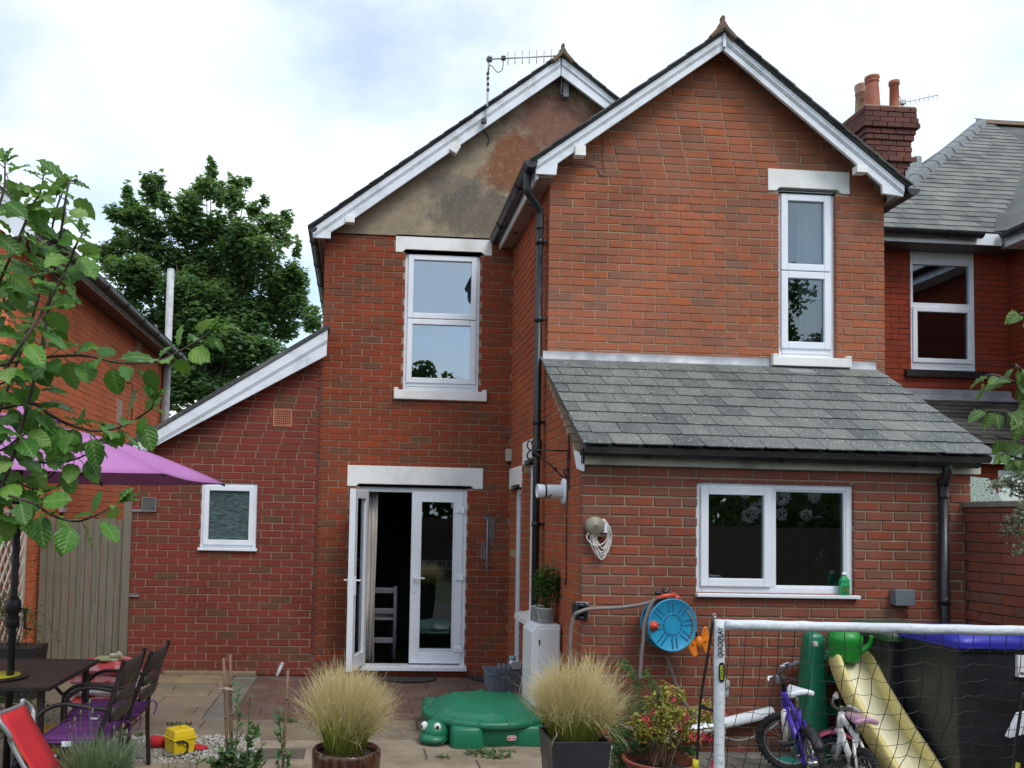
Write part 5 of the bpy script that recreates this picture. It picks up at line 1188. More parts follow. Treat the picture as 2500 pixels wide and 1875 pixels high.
# hanging cable with plug end
yk = at(1386, 1280, X=XS).y; m = MB(); m.tube([(XS-.008, yk, at(1388, 1105, X=XS).z), (XS-.010, yk+.004, at(1386, 1250, X=XS).z), (XS-.009, yk, at(1386, 1410, X=XS).z)], .004, 6); z = at(1386, 1420, X=XS).z; m.tube([(XS-.012, yk, z+.03), (XS-.012, yk, z-.03)], .008, 8)
put(m.build('hanging_cable', black_iron), 'thin black cable hanging straight down the kitchen side wall', 'cable')
# thermometer
tx, ty = at(1190, 1262, Y=YB-.01), YB-.012; zt0, zt1 = Zat(1192, 1395, YB), Zat(1192, 1262, YB)
t = thing('wall_thermometer', 'tall outdoor wall thermometer with open metal numerals right of the french doors', 'thermometer', (tx.x, YB, zt0)); pew = plain('dark_pewter', (.24, .26, .29), (.16, .17, .19), 7, .45, 0, metal=.6)
m = MB(); m.box(tx.x-.013, tx.x+.013, ty-.008, ty, zt0+.03, zt1); m.box(tx.x-.05, tx.x+.05, ty-.004, ty+.004, zt1-.02, zt1-.008); m.box(tx.x-.05, tx.x+.05, ty-.004, ty+.004, zt0+.06, zt0+.072)
m.tube(path([(tx.x+.02*math.cos(q_*.8), ty, zt1+.028+.02*math.sin(q_*.8)) for q_ in range(9)], 2), .004, 6); m.tube(path([(tx.x+.017*math.cos(q_*.8), ty, zt0+.012+.02*math.sin(q_*.8)) for q_ in range(9)], 2), .004, 6); m.build('scale_bar', pew, t)
m = MB(); m.tube([(tx.x, ty-.012, zt0+.05), (tx.x, ty-.012, zt1-.03)], .005, 8); m.build('glass_tube', plain('tube_glass', (.35, .42, .5), rough=.1), t)
n_pew = plain('pewter_numeral', (.34, .34, .36), (.26, .26, .28), 7, .5, 0, metal=.5); hh = (zt1-zt0)
for i, s_ in enumerate(('50', '40', '30', '20', '10', '0')): text(s_, .07, n_pew, t, facing((tx.x+.05, ty-.002, zt1-.045-i*hh*.083)), 'numeral', .002)
for i, s_ in enumerate(('0', '10', '20', '30')): text(s_, .07, n_pew, t, facing((tx.x-.05, ty-.002, zt1-.045-(5+i)*hh*.083)), 'numeral', .002)
# cable reel on the kitchen wall with white cord
beige = plain('beige_plastic', (.30, .27, .21), (.25, .22, .17), 5, .5)
a = at(1452, 1283, Y=YD-.06); t = thing('cord_reel', 'round beige reel on the kitchen wall with loops of white cord hanging from it', 'cord reel', (a.x, YD, a.z))
M_ = Matrix.Rotation(math.radians(90), 3, 'X'); r_ = 22*6.1/FPX
m = MB(); m.lathe([(0, .10), (.006, .10), (.008, .097), (r_*.9, .096), (r_, .088), (r_, .02), (r_*.8, .0)], (a.x, YD, a.z), 28, M_); m.build('drum', beige, t)
m = MB(); m.lathe([(0, .0), (.006, .0)], (a.x, YD-.101, a.z), 8, M_); m.build('centre_screw', black_iron, t)
m = MB(); m.box(a.x-.03, a.x+.09, YD-.05, YD-.003, a.z-.085, a.z-.055); m.build('bracket', beige, t, bevel=.008)
m = MB(); m.box(a.x+.066, a.x+.082, YD-.09, YD-.07, a.z-.045, a.z+.01); m.box(a.x+.058, a.x+.09, YD-.092, YD-.068, a.z-.05, a.z-.044); m.build('plug', white_pvc, t)
m = MB(); cord = plain('white_cord', (.72, .70, .66), (.62, .60, .57), 20, .5)
for i in range(10):
    rr = random.Random(i); w_, h_ = rr.uniform(.06, .105), rr.uniform(.13, .23); cx = a.x+.055+rr.uniform(-.012, .015)
    pts = [(a.x+.06+rr.uniform(-.01, .01), YD-.07, a.z+.05), (cx+w_*.6, YD-.06+rr.uniform(-.02, .01), a.z-h_*.1), (cx+w_*.75, YD-.05, a.z-h_*.6), (cx+w_*.2, YD-.045+rr.uniform(-.02, .02), a.z-h_-.03), (cx-w_*.5, YD-.05, a.z-h_*.8), (cx-w_*.75, YD-.06, a.z-h_*.45), (cx-w_*.6, YD-.08, a.z-.06)]
    m.tube(path(pts, 6), .0042, 6)
m.tube(path([(a.x-.05, YD-.07, a.z-.05), (a.x-.06, YD-.07, a.z-.10), (a.x, YD-.075, a.z-.15), (a.x+.08, YD-.06, a.z-.12), (a.x+.12, YD-.06, a.z-.02)], 6), .0042, 6)
m.build('cord', cord, t)
# grey junction box
x0, x1, z0, z1 = lint(2177, 2222, 1439, 1477, YD-.03); t = thing('junction_box', 'grey weatherproof electrical box on the kitchen wall beside the drainpipe', 'electrical box', ((x0+x1)/2, YD, z0))
gbx = plain('slate_grey_plastic', (.16, .18, .21), (.13, .15, .18), 5, .45); m = MB(); m.box(x0, x1, YD-.065, YD-.001, z0, z1); m.build('box', gbx, t, bevel=.01, seg=3)
m = MB(); m.box(x0-.004, x1+.004, YD-.085, YD-.066, z0-.004, z1+.004); m.build('lid', gbx, t, bevel=.008, seg=3)
m = MB(); m.tube([(x1-.03, YD-.03, z0), (x1-.03, YD-.03, z0-.10)], .01, 8); m.build('conduit', plain('red_brown_cable', (.25, .07, .05)), t)
# round outside socket low on the wall, behind the net
a = at(1768, 1670, Y=YD-.04); t = thing('outdoor_tap', 'small round grey fitting low on the kitchen wall behind the goal post', 'wall fitting', (a.x, YD, a.z)); m = MB(); m.lathe([(0, .06), (.03, .06), (.045, .045), (.045, 0)], (a.x, YD, a.z), 16, Matrix.Rotation(math.radians(90), 3, 'X')); m.build('cap', plain('pale_grey', (.42, .44, .44)), t)
m = MB(); m.box(a.x-.04, a.x+.04, YD-.04, YD-.001, a.z-.10, a.z-.03); m.build('base', plain('pale_grey2', (.38, .40, .40)), t, bevel=.01)
# kitchen window sill: green bottle; plant and jug inside
a = at(2062, 1452, Y=YD-.02); zs_l = wD[2]; t = thing('plastic_bottle', 'bright green plastic bottle with white cap standing on the kitchen window sill', 'bottle', (a.x, YD-.015, zs_l))
grn = plain('bright_green_plastic', (.02, .36, .12), (.015, .30, .10), 4, .35); w_ = .036; d_ = .025; m = MB()
prof = [(0, 0), (.95, .0), (1., .008), (1., .085), (.94, .09), (.94, .098), (1., .103), (.98, .115), (.55, .142), (.42, .150), (.42, .158)]
n = 20; vs = []
for q_, z in prof:
    for j in range(n):
        c_, s_ = math.cos(2*math.pi*j/n), math.sin(2*math.pi*j/n); e = .5; vs.append((a.x+q_*w_*math.copysign(abs(c_)**e, c_), YD-.015+q_*d_*math.copysign(abs(s_)**e, s_), zs_l+z))
m.add(vs, [(i*n+j, i*n+(j+1) % n, (i+1)*n+(j+1) % n, (i+1)*n+j) for i in range(len(prof)-1) for j in range(n)], 0, 0, True); m.build('body', grn, t)
m = MB(); m.lathe([(.0175, 0), (.0175, .02), (.0, .02)], (a.x, YD-.015, zs_l+.156), 14); m.build('cap', white_pvc, t)
m = MB(); m.box(a.x-.026, a.x+.026, YD-.0425, YD-.0405, zs_l+.018, zs_l+.075); lb_ = m.build('label', plain('dark_green_label', (.015, .16, .06), (.02, .24, .05), 60, .5), t)
m = MB(); m.box(a.x-.022, a.x-.008, YD-.0440, YD-.0427, zs_l+.024, zs_l+.068); m.box(a.x+.006, a.x+.02, YD-.0440, YD-.0427, zs_l+.026, zs_l+.056); m.build('print', plain('label_print', (.30, .30, .05), (.05, .05, .03), 120, .5), lb_)
herb_m = leafmat('herb_leaf', [(0., (.03, .09, .02)), (.6, (.06, .15, .03)), (1., (.11, .21, .05))], .3)
def bushy(name, parent, c, rx, ry, rz, n, leaf, mat, rng, top=0., stems=10, stem_mat=None, lobed=False, world=True):
    mb = MB(); st = MB(); c = V(c)
    for i in range(n):
        q = V((rng.gauss(0, 1), rng.gauss(0, 1), rng.gauss(0, 1))).normalized()*rng.random()**.45
        p_ = c+V((q.x*rx, q.y*ry, q.z*rz)); d = V((q.x+rng.uniform(-.7, .7), q.y+rng.uniform(-.7, .5), rng.uniform(-.5, .8))).normalized(); s = d.cross(V((rng.uniform(-.4, .4), rng.uniform(-.4, .4), 1))).normalized(); l_ = leaf*rng.uniform(.6, 1.3)
        leaf_card(mb, p_, d, s, l_, l_*.7, rng.random(), lobed)
    for i in range(stems):
        q = V((rng.uniform(-.7, .7)*rx, rng.uniform(-.7, .7)*ry, rng.uniform(.0, .85)*rz)); b0 = c-V((0, 0, rz*1.05)); st.tube(path([b0+V((q.x*.2, q.y*.2, 0)), b0+V((q.x*.6, q.y*.6, rz*.7)), c+q], 4), .0025, 5)
    mb.build(name, mat, parent); st.build('stem', stem_mat or mat, parent)
yi = YD+.14; a = at(2003, 1400, Y=yi); t = thing('potted_plant', 'flowering plant in a dark pot just inside the kitchen window', 'potted plant', (a.x, yi, wD[2]))
bushy('foliage', t, (a.x, yi, wD[2]+.17), .08, .04, .12, 420, .035, weed_m, random.Random(1), stems=8)
m = MB(); sm = MB()
for (dx, hh_) in ((.012, .34), (.0, .31), (-.02, .27)):
    sm.tube([(a.x+dx*.3, yi, wD[2]+.1), (a.x+dx, yi, wD[2]+hh_)], .002, 5)
    for k in range(6): m.ell((a.x+dx+R.uniform(-.012, .012), yi, wD[2]+hh_-.012*k), .007, .007, .006, 6, 4)
m.build('blossom', plain('pinkish_white', (.7, .62, .62)), t); sm.build('stem', herb_m, t)
m = MB(); m.lathe([(0, 0), (.045, 0), (.06, .08), (.055, .08)], (a.x, yi, wD[2]-.01), 16); m.build('pot', black_pvc, t)
a = at(2040, 1430, Y=YD+.16); t = thing('jug', 'pale blue jug with tools standing inside the kitchen window by the bottle', 'jug', (a.x, YD+.16, wD[2])); m = MB(); m.lathe([(0, 0), (.03, 0), (.042, .03), (.038, .06), (.032, .085), (.036, .095)], (a.x, YD+.16, wD[2]-.005), 18); m.build('vessel', plain('pale_blue_glaze', (.40, .50, .54), rough=.25), t)
m = MB(); m.tube([(a.x-.01, YD+.16, wD[2]+.05), (a.x-.05, YD+.16, wD[2]+.13)], .004, 6); m.build('tool', chrome, t)
ks = MB(); ks.box(wD[0]-.05, wD[1]+.05, YD+.1255, YD+.34, wD[2]-.035, wD[2]-.008); ks.build('sill_board', plain('inner_sill', (.35, .34, .33)), kr)
# number plate and cushion dimly seen behind the closed french door
a = at(1062, 1379, Y=YB+1.2); t = thing('number_plate', 'old pressed number plate hanging inside behind the closed french door', 'sign', (a.x, YB+1.2, a.z)); m = MB(); m.box(a.x-.24, a.x+.24, YB+1.2, YB+1.21, a.z-.06, a.z+.06); m.build('plate', plain('plate_white', (.6, .6, .6)), t, bevel=.01); text('8BD·813', .11, black_iron, t, facing((a.x, YB+1.196, a.z)), 'lettering', .002, bold=.002)
# white ladder-back chair just inside
a = at(942, 1560, Y=YB+.55); t = thing('wooden_chair', 'white painted wooden chair standing in the dark room inside the open door', 'chair', (a.x, YB+.6, .1)); 
wsh = plain('dimmed_white_chair', (.20, .20, .22)); x0, x1 = a.x-.26, a.x+.10  # white chair greyed so the dimness of the room sits in its colour
for x in (x0, x1): 
    m = MB(); m.tube([(x, YB+.5, .1), (x, YB+.52, .95)], .022, 8); m.build('back_leg', wsh, t)
    m = MB(); m.tube([(x, YB+.92, .1), (x, YB+.92, .55)], .02, 8); m.build('front_leg', wsh, t)
for z in (.90, .66, .32): m = MB(); m.box(x0+.018, x1-.018, YB+.50, YB+.525, z-.035, z+.03); m.build('rung', wsh, t, bevel=.006)
m = MB(); m.box(x0-.02, x1+.02, YB+.5, YB+.95, .55, .58); m.build('seat', wsh, t, bevel=.008)
m = MB(); m.box(x0+.05, x1-.08, YB+.55, YB+.85, .581, .62); 
# ================================================================ hose reel and its bracket
a = at(1632, 1523, Y=YD-.16); rw = 65*6.0/FPX; t = thing('hose_reel', 'blue plastic hose reel with red knob hanging on the kitchen wall', 'hose reel', (a.x, YD-.02, a.z))
blue = plain('sky_blue_plastic', (.02, .30, .52), (.018, .26, .46), 4, .38); M_ = Matrix.Rotation(math.radians(90), 3, 'X') @ Matrix.Rotation(0, 3, 'Z'); Mf = Matrix.Rotation(math.radians(8), 3, 'Z') @ M_
def disc(y, front):
    m = MB(); c0 = V((a.x, y, a.z))
    m.lathe([(0, .0), (rw*.30, .0), (rw*.94, .0), (rw*.97, .006), (rw, .002), (rw, -.012), (rw*.95, -.012), (rw*.4, -.008), (0, -.008)], c0, 36, Mf); o = m.build('drum_side', blue, t)
    if front:
        dk = plain('deep_blue_recess', (.012, .12, .24), rough=.5); s = MB()
        for k in range(8):
            an = math.pi/4*k+.12; c, s_ = math.cos(an), math.sin(an)
            for off_ in (-.017, .017):
                P_ = lambda r_, w_, h_: c0+Mf @ V((r_*c-(off_+w_)*s_, r_*s_+(off_+w_)*c, h_))
                s.add([P_(rw*.48, -.006, .0012), P_(rw*.90, -.006, .0012), P_(rw*.90, .006, .0012), P_(rw*.48, .006, .0012)], [(0, 1, 2, 3)])
        for k in range(16):
            an = math.pi/8*k; c, s_ = math.cos(an), math.sin(an); P_ = lambda r_, w_: c0+Mf @ V((r_*c-w_*s_, r_*s_+w_*c, .0014)); s.add([P_(rw*.33, -.007), P_(rw*.41, -.011), P_(rw*.41, .011), P_(rw*.33, .007)], [(0, 1, 2, 3)])
        s.build('slot', dk, o, kind='stuff')
        s = MB(); s.lathe([(rw*.325, .002), (rw*.335, .004), (rw*.345, .002)], c0, 32, Mf); s.lathe([(rw*.415, .001), (rw*.425, .004), (rw*.435, .001)], c0, 32, Mf); s.build('rim_ring', blue, o)
disc(YD-.24, True); disc(YD-.08, False)
m = MB(); hose_m = plain('grey_hose', (.20, .17, .165), (.16, .14, .135), 12, .5)
for k in range(6): m.lathe([(rw*.86-.012, -.012), (rw*.86, -.006), (rw*.86+.008, 0), (rw*.86, .006), (rw*.86-.012, .012)], V((a.x, YD-.105-k*.022, a.z)), 30, M_)
m.build('coiled_hose', hose_m, t)
red = plain('orange_red_plastic', (.55, .07, .03), (.48, .06, .03), 5, .4); q = at(1594, 1527, Y=YD-.25); m = MB(); m.lathe([(0, .05), (.016, .046), (.022, .03), (.035, .024), (.038, 0)], q, 18, M_); m.build('crank_knob', red, t)
m = MB(); m.box(a.x-.07, a.x+.07, YD-.03, YD-.004, a.z-.10, a.z+.12); m.box(a.x-.02, a.x+.02, YD-.10, YD-.03, a.z-.02, a.z+.02); m.build('wall_bracket', black_pvc, t)
m = MB(); q = [at(*p_, Y=YD-.2) for p_ in ((1598, 1462), (1625, 1455), (1650, 1452))]; m.tube(q, [.012, .02, .016], 10); q2 = at(1652, 1459, Y=YD-.2); m.ell(q2, .028, .022, .022, 10, 8); m.build('spray_gun', red, t)
m = MB(); m.tube([at(*p_, Y=YD-.19) for p_ in ((1618, 1440), (1628, 1448), (1634, 1458))], [.014, .018, .014], 8); m.tube([at(*p_, Y=YD-.19) for p_ in ((1600, 1448), (1614, 1449))], .013, 8); m.tube(path([at(*p_, Y=YD-.2) for p_ in ((1592, 1470), (1610, 1462), (1640, 1460))], 4), .018, 8); m.build('spray_handle', black_pvc, t)
t2 = thing('hose_hanger', 'dark grey moulded hose hanger bracket at the corner of the kitchen wall', 'bracket', (at(1418, 1490, Y=YD).x, YD, at(1418, 1515, Y=YD).z)); x0, x1, z0, z1 = lint(1398, 1441, 1470, 1515, YD-.05); m = MB()
m.box(x0+.03, x1, YD-.02, YD-.003, z0, z1); m.build('back_plate', gbx, t2, bevel=.008)
m = MB(); frame_rect(m, x0, x0+.10, z0+.01, z1-.005, .028, YD-.12, YD-.02); m.box(x0+.06, x0+.085, YD-.1, YD-.03, z0+.04, z1-.04); m.build('hook_frame', black_pvc, t2, bevel=.008)
m = MB()
for (sx, sz) in ((x1-.012, z1-.015), (x1-.012, z0+.015)): m.lathe([(0, .004), (.005, .003), (.006, 0)], (sx, YD-.0205, sz), 8, M_)
m.build('screw', chrome, t2)
m = MB(); hp = [at(*p_, Y=YD-.13) for p_ in ((1393, 1625), (1392, 1570), (1395, 1530), (1400, 1508))]+[at(*p_, Y=YD-.15) for p_ in ((1410, 1496), (1440, 1487), (1500, 1484), (1560, 1477), (1592, 1468), (1608, 1461))]
m.tube(path(hp, 6), .014, 10); put(m.build('garden_hose', hose_m), 'grey hose running from the wall hanger across to the blue reel', 'hose')
m = MB(); m.tube(path([at(*p_, Y=YD-.24) for p_ in ((1598, 1462), (1586, 1482), (1573, 1520), (1570, 1560), (1566, 1600), (1562, 1660))], 6), .013, 10); put(m.build('garden_hose', hose_m), 'grey hose end hanging down left of the blue reel into the plants', 'hose')
m = MB(); m.tube(path([at(*p_, Y=YD-.06) for p_ in ((1628, 1600), (1640, 1640), (1658, 1690), (1685, 1735), (1712, 1770))], 6), .012, 10); put(m.build('garden_hose', hose_m), 'grey hose slanting down the wall below the blue reel behind the yellow leaved shrub', 'hose')
# orange four-winged toy hanging by the reel
a = at(1706, 1567, Y=YD-.2); t = thing('orange_toy', 'bright orange four armed plastic sprinkler hanging beside the blue hose reel', 'sprinkler', (a.x, YD-.2, a.z)); org = plain('bright_orange_plastic', (.75, .22, .015), (.68, .19, .015), 4, .4)
m = MB(); m.ell(a, .03, .03, .045, 12, 8); m.build('hub', org, t)
for (p_, q_) in (((1722, 1530), (1730, 1598)), ((1684, 1540), (1700, 1605))):
    u0, u1 = at(*p_, Y=YD-.21), at(*q_, Y=YD-.21); m = MB(); d = (u1-u0); n = 10; s = V((d.z, 0, -d.x)).normalized(); vs = []
    for i in range(n+1):
        f = i/n; wd = .026*math.sin(math.pi*min(1, max(0, f)))**.5+.003; c_ = u0+d*f+s*.012*math.sin(f*math.pi); vs += [c_-s*wd+V((0, -.006, 0)), c_+V((0, .01, 0)), c_+s*wd+V((0, -.006, 0))]
    m.add(vs, [(i*3+j, i*3+j+1, i*3+4+j, i*3+3+j) for i in range(n) for j in (0, 1)], 0, 0, True); o = m.build('wing', org, t); sm = o.modifiers.new('t', 'SOLIDIFY'); sm.thickness = .006
m = MB(); m.bar(at(1692, 1572, Y=YD-.205), at(1728, 1560, Y=YD-.205), .02, .016); m.tube([at(1698, 1535, Y=YD-.2), at(1703, 1555, Y=YD-.2)], .009, 8); m.build('cross_arm', org, t)
m = MB(); m.tube([at(1695, 1532, Y=YD-.2), at(1701, 1552, Y=YD-.2)], .012, 8); m.build('connector', black_pvc, t)

# ================================================================ beside the side wall
t = thing('meter_cupboard', 'white metal cupboard standing against the side wall with a herb pot on top', 'cupboard', (1.56, 6.95, 0)); wmet = plain('white_enamel', (.74, .77, .80), (.68, .71, .74), 4, .4, 0, dirt=(.45, .44, .42), dscale=3, damt=.25)
cx0, cx1 = at(1297, 1600, Y=6.75).x, 1.685; ctz = at(1335, 1526, Y=6.75).z
m = MB(); m.prism([(cx0, 6.75, .02), (cx1, 6.75, .02), (cx1, 6.75, ctz), (cx0+.05, 6.75, ctz), (cx0, 6.75, ctz-.06)], (0, .36, 0)); m.build('body', wmet, t, bevel=.005)
m = MB(); m.box(cx0+.05, cx1-.01, 6.738, 6.749, .06, ctz-.03); m.build('door', wmet, t, bevel=.004)
m = MB(); m.box(cx0+.058, cx0+.068, 6.728, 6.738, ctz-.16, ctz-.12); m.build('latch', black_iron, t)
def bucket(name, label, x, y, z, r_, h_, mat):
    t = thing(name, label, 'bucket', (x, y, z)); m = MB(); m.lathe([(0, .002), (r_*.78, .002), (r_*.8, .0), (r_*.99, h_), (r_*1.04, h_), (r_*1.04, h_-.01), (r_*.95, h_-.012), (r_*.85, h_*.7), (0, h_*.68)], (x, y, z), 26); m.lathe([(r_*.84, h_*.2), (r_*.87, h_*.22), (r_*.85, h_*.24)], (x, y, z), 26); m.build('pail', mat, t)
    m = MB(); m.tube(path([(x-r_*1.0, y-.01, z+h_*.9), (x-r_*.6, y-r_*1.0, z+h_*.2), (x, y-r_*1.15, z+h_*.05), (x+r_*.6, y-r_*1.0, z+h_*.2), (x+r_*1.0, y-.01, z+h_*.9)], 6), .003, 6); m.build('handle', alu, t); return t
pailm = plain('white_zinc', (.55, .56, .54), (.45, .46, .45), 7, .45, 0, dirt=(.3, .28, .24), dscale=6, damt=.5)
hx = at(1330, 1520, Y=6.9).x; t = bucket('plant_pot', 'white enamel pail holding a bushy green herb on the white cupboard', hx+.0, 6.9, ctz, .075, .13, pailm)
bushy('foliage', t, (at(1335, 1430, Y=6.9).x, 6.9, at(1335, 1432, Y=6.9).z), .12, .10, .185, 1100, .034, herb_m, random.Random(2), stems=14)
t = bucket('bucket', 'small empty white pail tucked behind the herb pot on the cupboard', at(1312, 1500, Y=7.03).x, 7.03, ctz, .055, .13, pailm)
# slotted steel angle leaning on the cupboard
p1 = at(1293, 1583, Y=7.18); p0 = at(1268, 1718, Y=7.36); p0 = p1+(p0-p1)*((p1.z-.003)/(p1.z-p0.z)); t = thing('steel_angle', 'slotted galvanised steel angle strip leaning against the white cupboard', 'metal strip', p0); d = p1-p0; m = MB(); s = V((1, .0, -.2)).normalized(); n = 26
for i in range(n):
    f0, f1 = i/n, (i+1)/n; a_, c_ = p0+d*f0, p0+d*f1; k0 = a_+(c_-a_)*.3
    m.add([a_-s*.016, a_+s*.016, k0+s*.016, k0-s*.016], [(0, 1, 2, 3)]); m.add([k0-s*.016, k0-s*.006, c_-s*.006, c_-s*.016], [(0, 1, 2, 3)]); m.add([k0+s*.006, k0+s*.016, c_+s*.016, c_+s*.006], [(0, 1, 2, 3)])
m.add([p0-s*.016, p0-s*.016+V((0, .03, 0)), p1-s*.016+V((0, .03, 0)), p1-s*.016], [(0, 1, 2, 3)]); o = m.build('flange', plain('galvanised', (.52, .54, .56), (.42, .44, .46), 20, .4, metal=.5), t); sm = o.modifiers.new('t', 'SOLIDIFY'); sm.thickness = .002
# storage boxes
def crate(name, label, x0, x1, y0, y1, z0, z1, mat, lip=.012, rz=0.):
    t = thing(name, label, 'storage box', ((x0+x1)/2, (y0+y1)/2, z0)); c_ = .012; m = MB()
    o_ = [(x0+c_, y0+c_), (x1-c_, y0+c_), (x1-c_, y1-c_), (x0+c_, y1-c_)]; u_ = [(x0, y0), (x1, y0), (x1, y1), (x0, y1)]; th = .004
    i_ = [(x0+th, y0+th), (x1-th, y0+th), (x1-th, y1-th), (x0+th, y1-th)]
    m.add([(x, y, z0) for x, y in o_]+[(x, y, z1) for x, y in u_]+[(x, y, z1) for x, y in i_]+[(lerp(x, (x0+x1)/2, .06), lerp(y, (y0+y1)/2, .06), z0+.006) for x, y in o_], [(3, 2, 1, 0)]+[(j, (j+1) % 4, 4+(j+1) % 4, 4+j) for j in range(4)]+[(4+j, 4+(j+1) % 4, 8+(j+1) % 4, 8+j) for j in range(4)]+[(8+j, 8+(j+1) % 4, 12+(j+1) % 4, 12+j) for j in range(4)]+[(12, 13, 14, 15)])
    m.build('tub', mat, t); m = MB(); frame_rect_h(m, x0-lip, x1+lip, y0-lip, y1+lip, lip, z1-.018, z1+.002); m.build('rim', mat, t, bevel=.003)
    m = MB()
    for k in range(3): xx = lerp(x0, x1, (k+.7)/3.4); m.box(xx-.006, xx+.006, y0-.004, y0+.010, z0+.02, z1-.02)
    m.build('rib', mat, t); return t
def frame_rect_h(mb, x0, x1, y0, y1, wd, z0, z1):
    mb.box(x0, x0+wd, y0, y1, z0, z1); mb.box(x1-wd, x1, y0, y1, z0, z1); mb.box(x0+wd, x1-wd, y0, y0+wd, z0, z1); mb.box(x0+wd, x1-wd, y1-wd, y1, z0, z1)
gcr = plain('blue_grey_plastic', (.20, .23, .27), (.17, .20, .24), 4, .4)
cl_, t_ = newmat('clear_plastic'); k_ = NT(t_); tr = k_.n('ShaderNodeBsdfTransparent'); tr.inputs[0].default_value = (.62, .63, .68, 1); pb_ = k_.bsdf((.35, .36, .4), .15, out=False); ms = k_.n('ShaderNodeMixShader'); ms.inputs[0].default_value = .35; k_.l(tr.outputs[0], ms.inputs[1]); k_.l(pb_.outputs[0], ms.inputs[2]); oo = k_.n('ShaderNodeOutputMaterial'); k_.l(ms.outputs[0], oo.inputs[0])
b0 = at(1194, 1690, Z=0); b1_ = at(1222, 1704, Z=0); b2_ = at(1272, 1706, Z=0); ht = at(1210, 1640, Y=b0.y).z
crate('storage_box', 'blue grey plastic storage box on the paving, left and behind the clear box', b0.x, b0.x+.16, b0.y, b0.y+.42, .0, ht-.02, gcr)
t = crate('storage_box', 'clear plastic storage box full of dark odds and ends beside the white cupboard', b1_.x, b2_.x, b1_.y, b1_.y+.30, .0, at(1240, 1640, Y=b1_.y).z, cl_)
for (lab, x, y, z, s, mt) in (('folded black bag stuffed inside the clear storage box', b1_.x+.13, b1_.y+.16, .09, (.09, .11, .08), black_pvc), ('crumpled pale plastic bag inside the clear storage box', b1_.x+.06, b1_.y+.07, .17, (.045, .05, .05), plain('pale_bag', (.4, .42, .46))), ('brown cloth lying at the bottom of the clear storage box', b1_.x+.06, b1_.y+.12, .05, (.05, .08, .04), plain('brown_cloth', (.14, .10, .08)))):
    m = MB(); m.ell((x, y, z), *s, 12, 8); o = m.build('stored_bag', mt); dsp = o.modifiers.new('d', 'DISPLACE'); tx_ = bpy.data.textures.new('crumple', 'CLOUDS'); tx_.noise_scale = .06; dsp.texture = tx_; dsp.strength = .04; tag(o, lab, 'bag')
eg = thing('egg_tray', 'clear plastic egg tray lying across the tops of the storage boxes', 'tray', at(1230, 1636, Y=b1_.y+.15)); zt_ = at(1240, 1640, Y=b1_.y).z+.004; m = MB(); x0_ = b0.x+.05
m.box(x0_, x0_+.24, b1_.y+.06, b1_.y+.2, zt_, zt_+.008); m.build('tray_base', cl_, eg)
for i in range(5):
    for j in range(2):
        m = MB(); m.lathe([(.0, .05), (.012, .048), (.022, .0)], (x0_+.025+i*.047, b1_.y+.095+j*.06, zt_+.008), 10); m.build('egg_cup', cl_, eg)
m = MB(); m.box(x0_+.14, x0_+.235, b1_.y+.04, b1_.y+.052, zt_+.01, zt_+.085); m.build('end_card', plain('pale_grey_card', (.42, .43, .44)), eg, bevel=.01)
a = at(1251, 1605, Y=b1_.y+.2); t = thing('bottle', 'white bottle with a teal ringed cap standing in the clear storage box', 'bottle', (a.x, a.y, .01)); m = MB(); m.lathe([(0, .0), (.032, .0), (.032, a.z-.06), (.028, a.z-.035), (.022, a.z-.03)], (a.x, a.y, .01), 16); m.build('body', white_pvc, t); m = MB(); m.lathe([(.03, a.z-.035), (.034, a.z-.03), (.034, a.z+.0), (.028, a.z+.005), (.0, a.z+.0)], (a.x, a.y, .01), 18); m.build('cap', plain('teal_cap', (.10, .32, .33), (.5, .55, .55), 40), t)
mat_blk = plain('black_rubber', (.022, .020, .020), (.03, .028, .027), 30, .9, .5, 200)
def halfmat(name, label, c, rx, ry, lab=True):
    m = MB(); n = 20; pts = [(c.x-rx, c.y+ry, .006)]+[(c.x+rx*math.cos(math.pi+math.pi*i/n), c.y+ry-ry*2*math.sin(math.pi*i/n)*.98, .006) for i in range(n+1)]
    m.prism([(x, y, z) for x, y, z in pts[1:]], (0, 0, .014)); return put(m.build(name, mat_blk, bevel=.004), label, 'doormat')
c_ = at(992, 1655, Z=0); halfmat('doormat', 'dark half round rubber doormat below the open french door', V((c_.x, YB-.28, 0)), .33, .12)
c_ = at(1172, 1655, Z=0); halfmat('doormat', 'dark round edged mat on the paving left of the storage boxes', V((c_.x, c_.y-.1, 0)), .14, .14)
# white waste pipe along the foot of the kitchen wall
m = MB(); m.tube([at(1478, 1838, Y=YD-.12), at(1700, 1782, Y=YD-.10), at(1885, 1738, Y=YD-.08)], .042, 16); put(m.build('waste_pipe', white_pvc), 'long white plastic pipe sloping along the foot of the kitchen wall', 'pipe')
m = MB(); m.tube(path([at(*p_, Y=YD-.18) for p_ in ((1765, 1800), (1800, 1808), (1840, 1800), (1872, 1785), (1900, 1765))], 6), .011, 8); put(m.build('hose_loop', hose_m), 'grey hose loop sagging in front of the wall behind the bikes', 'hose')

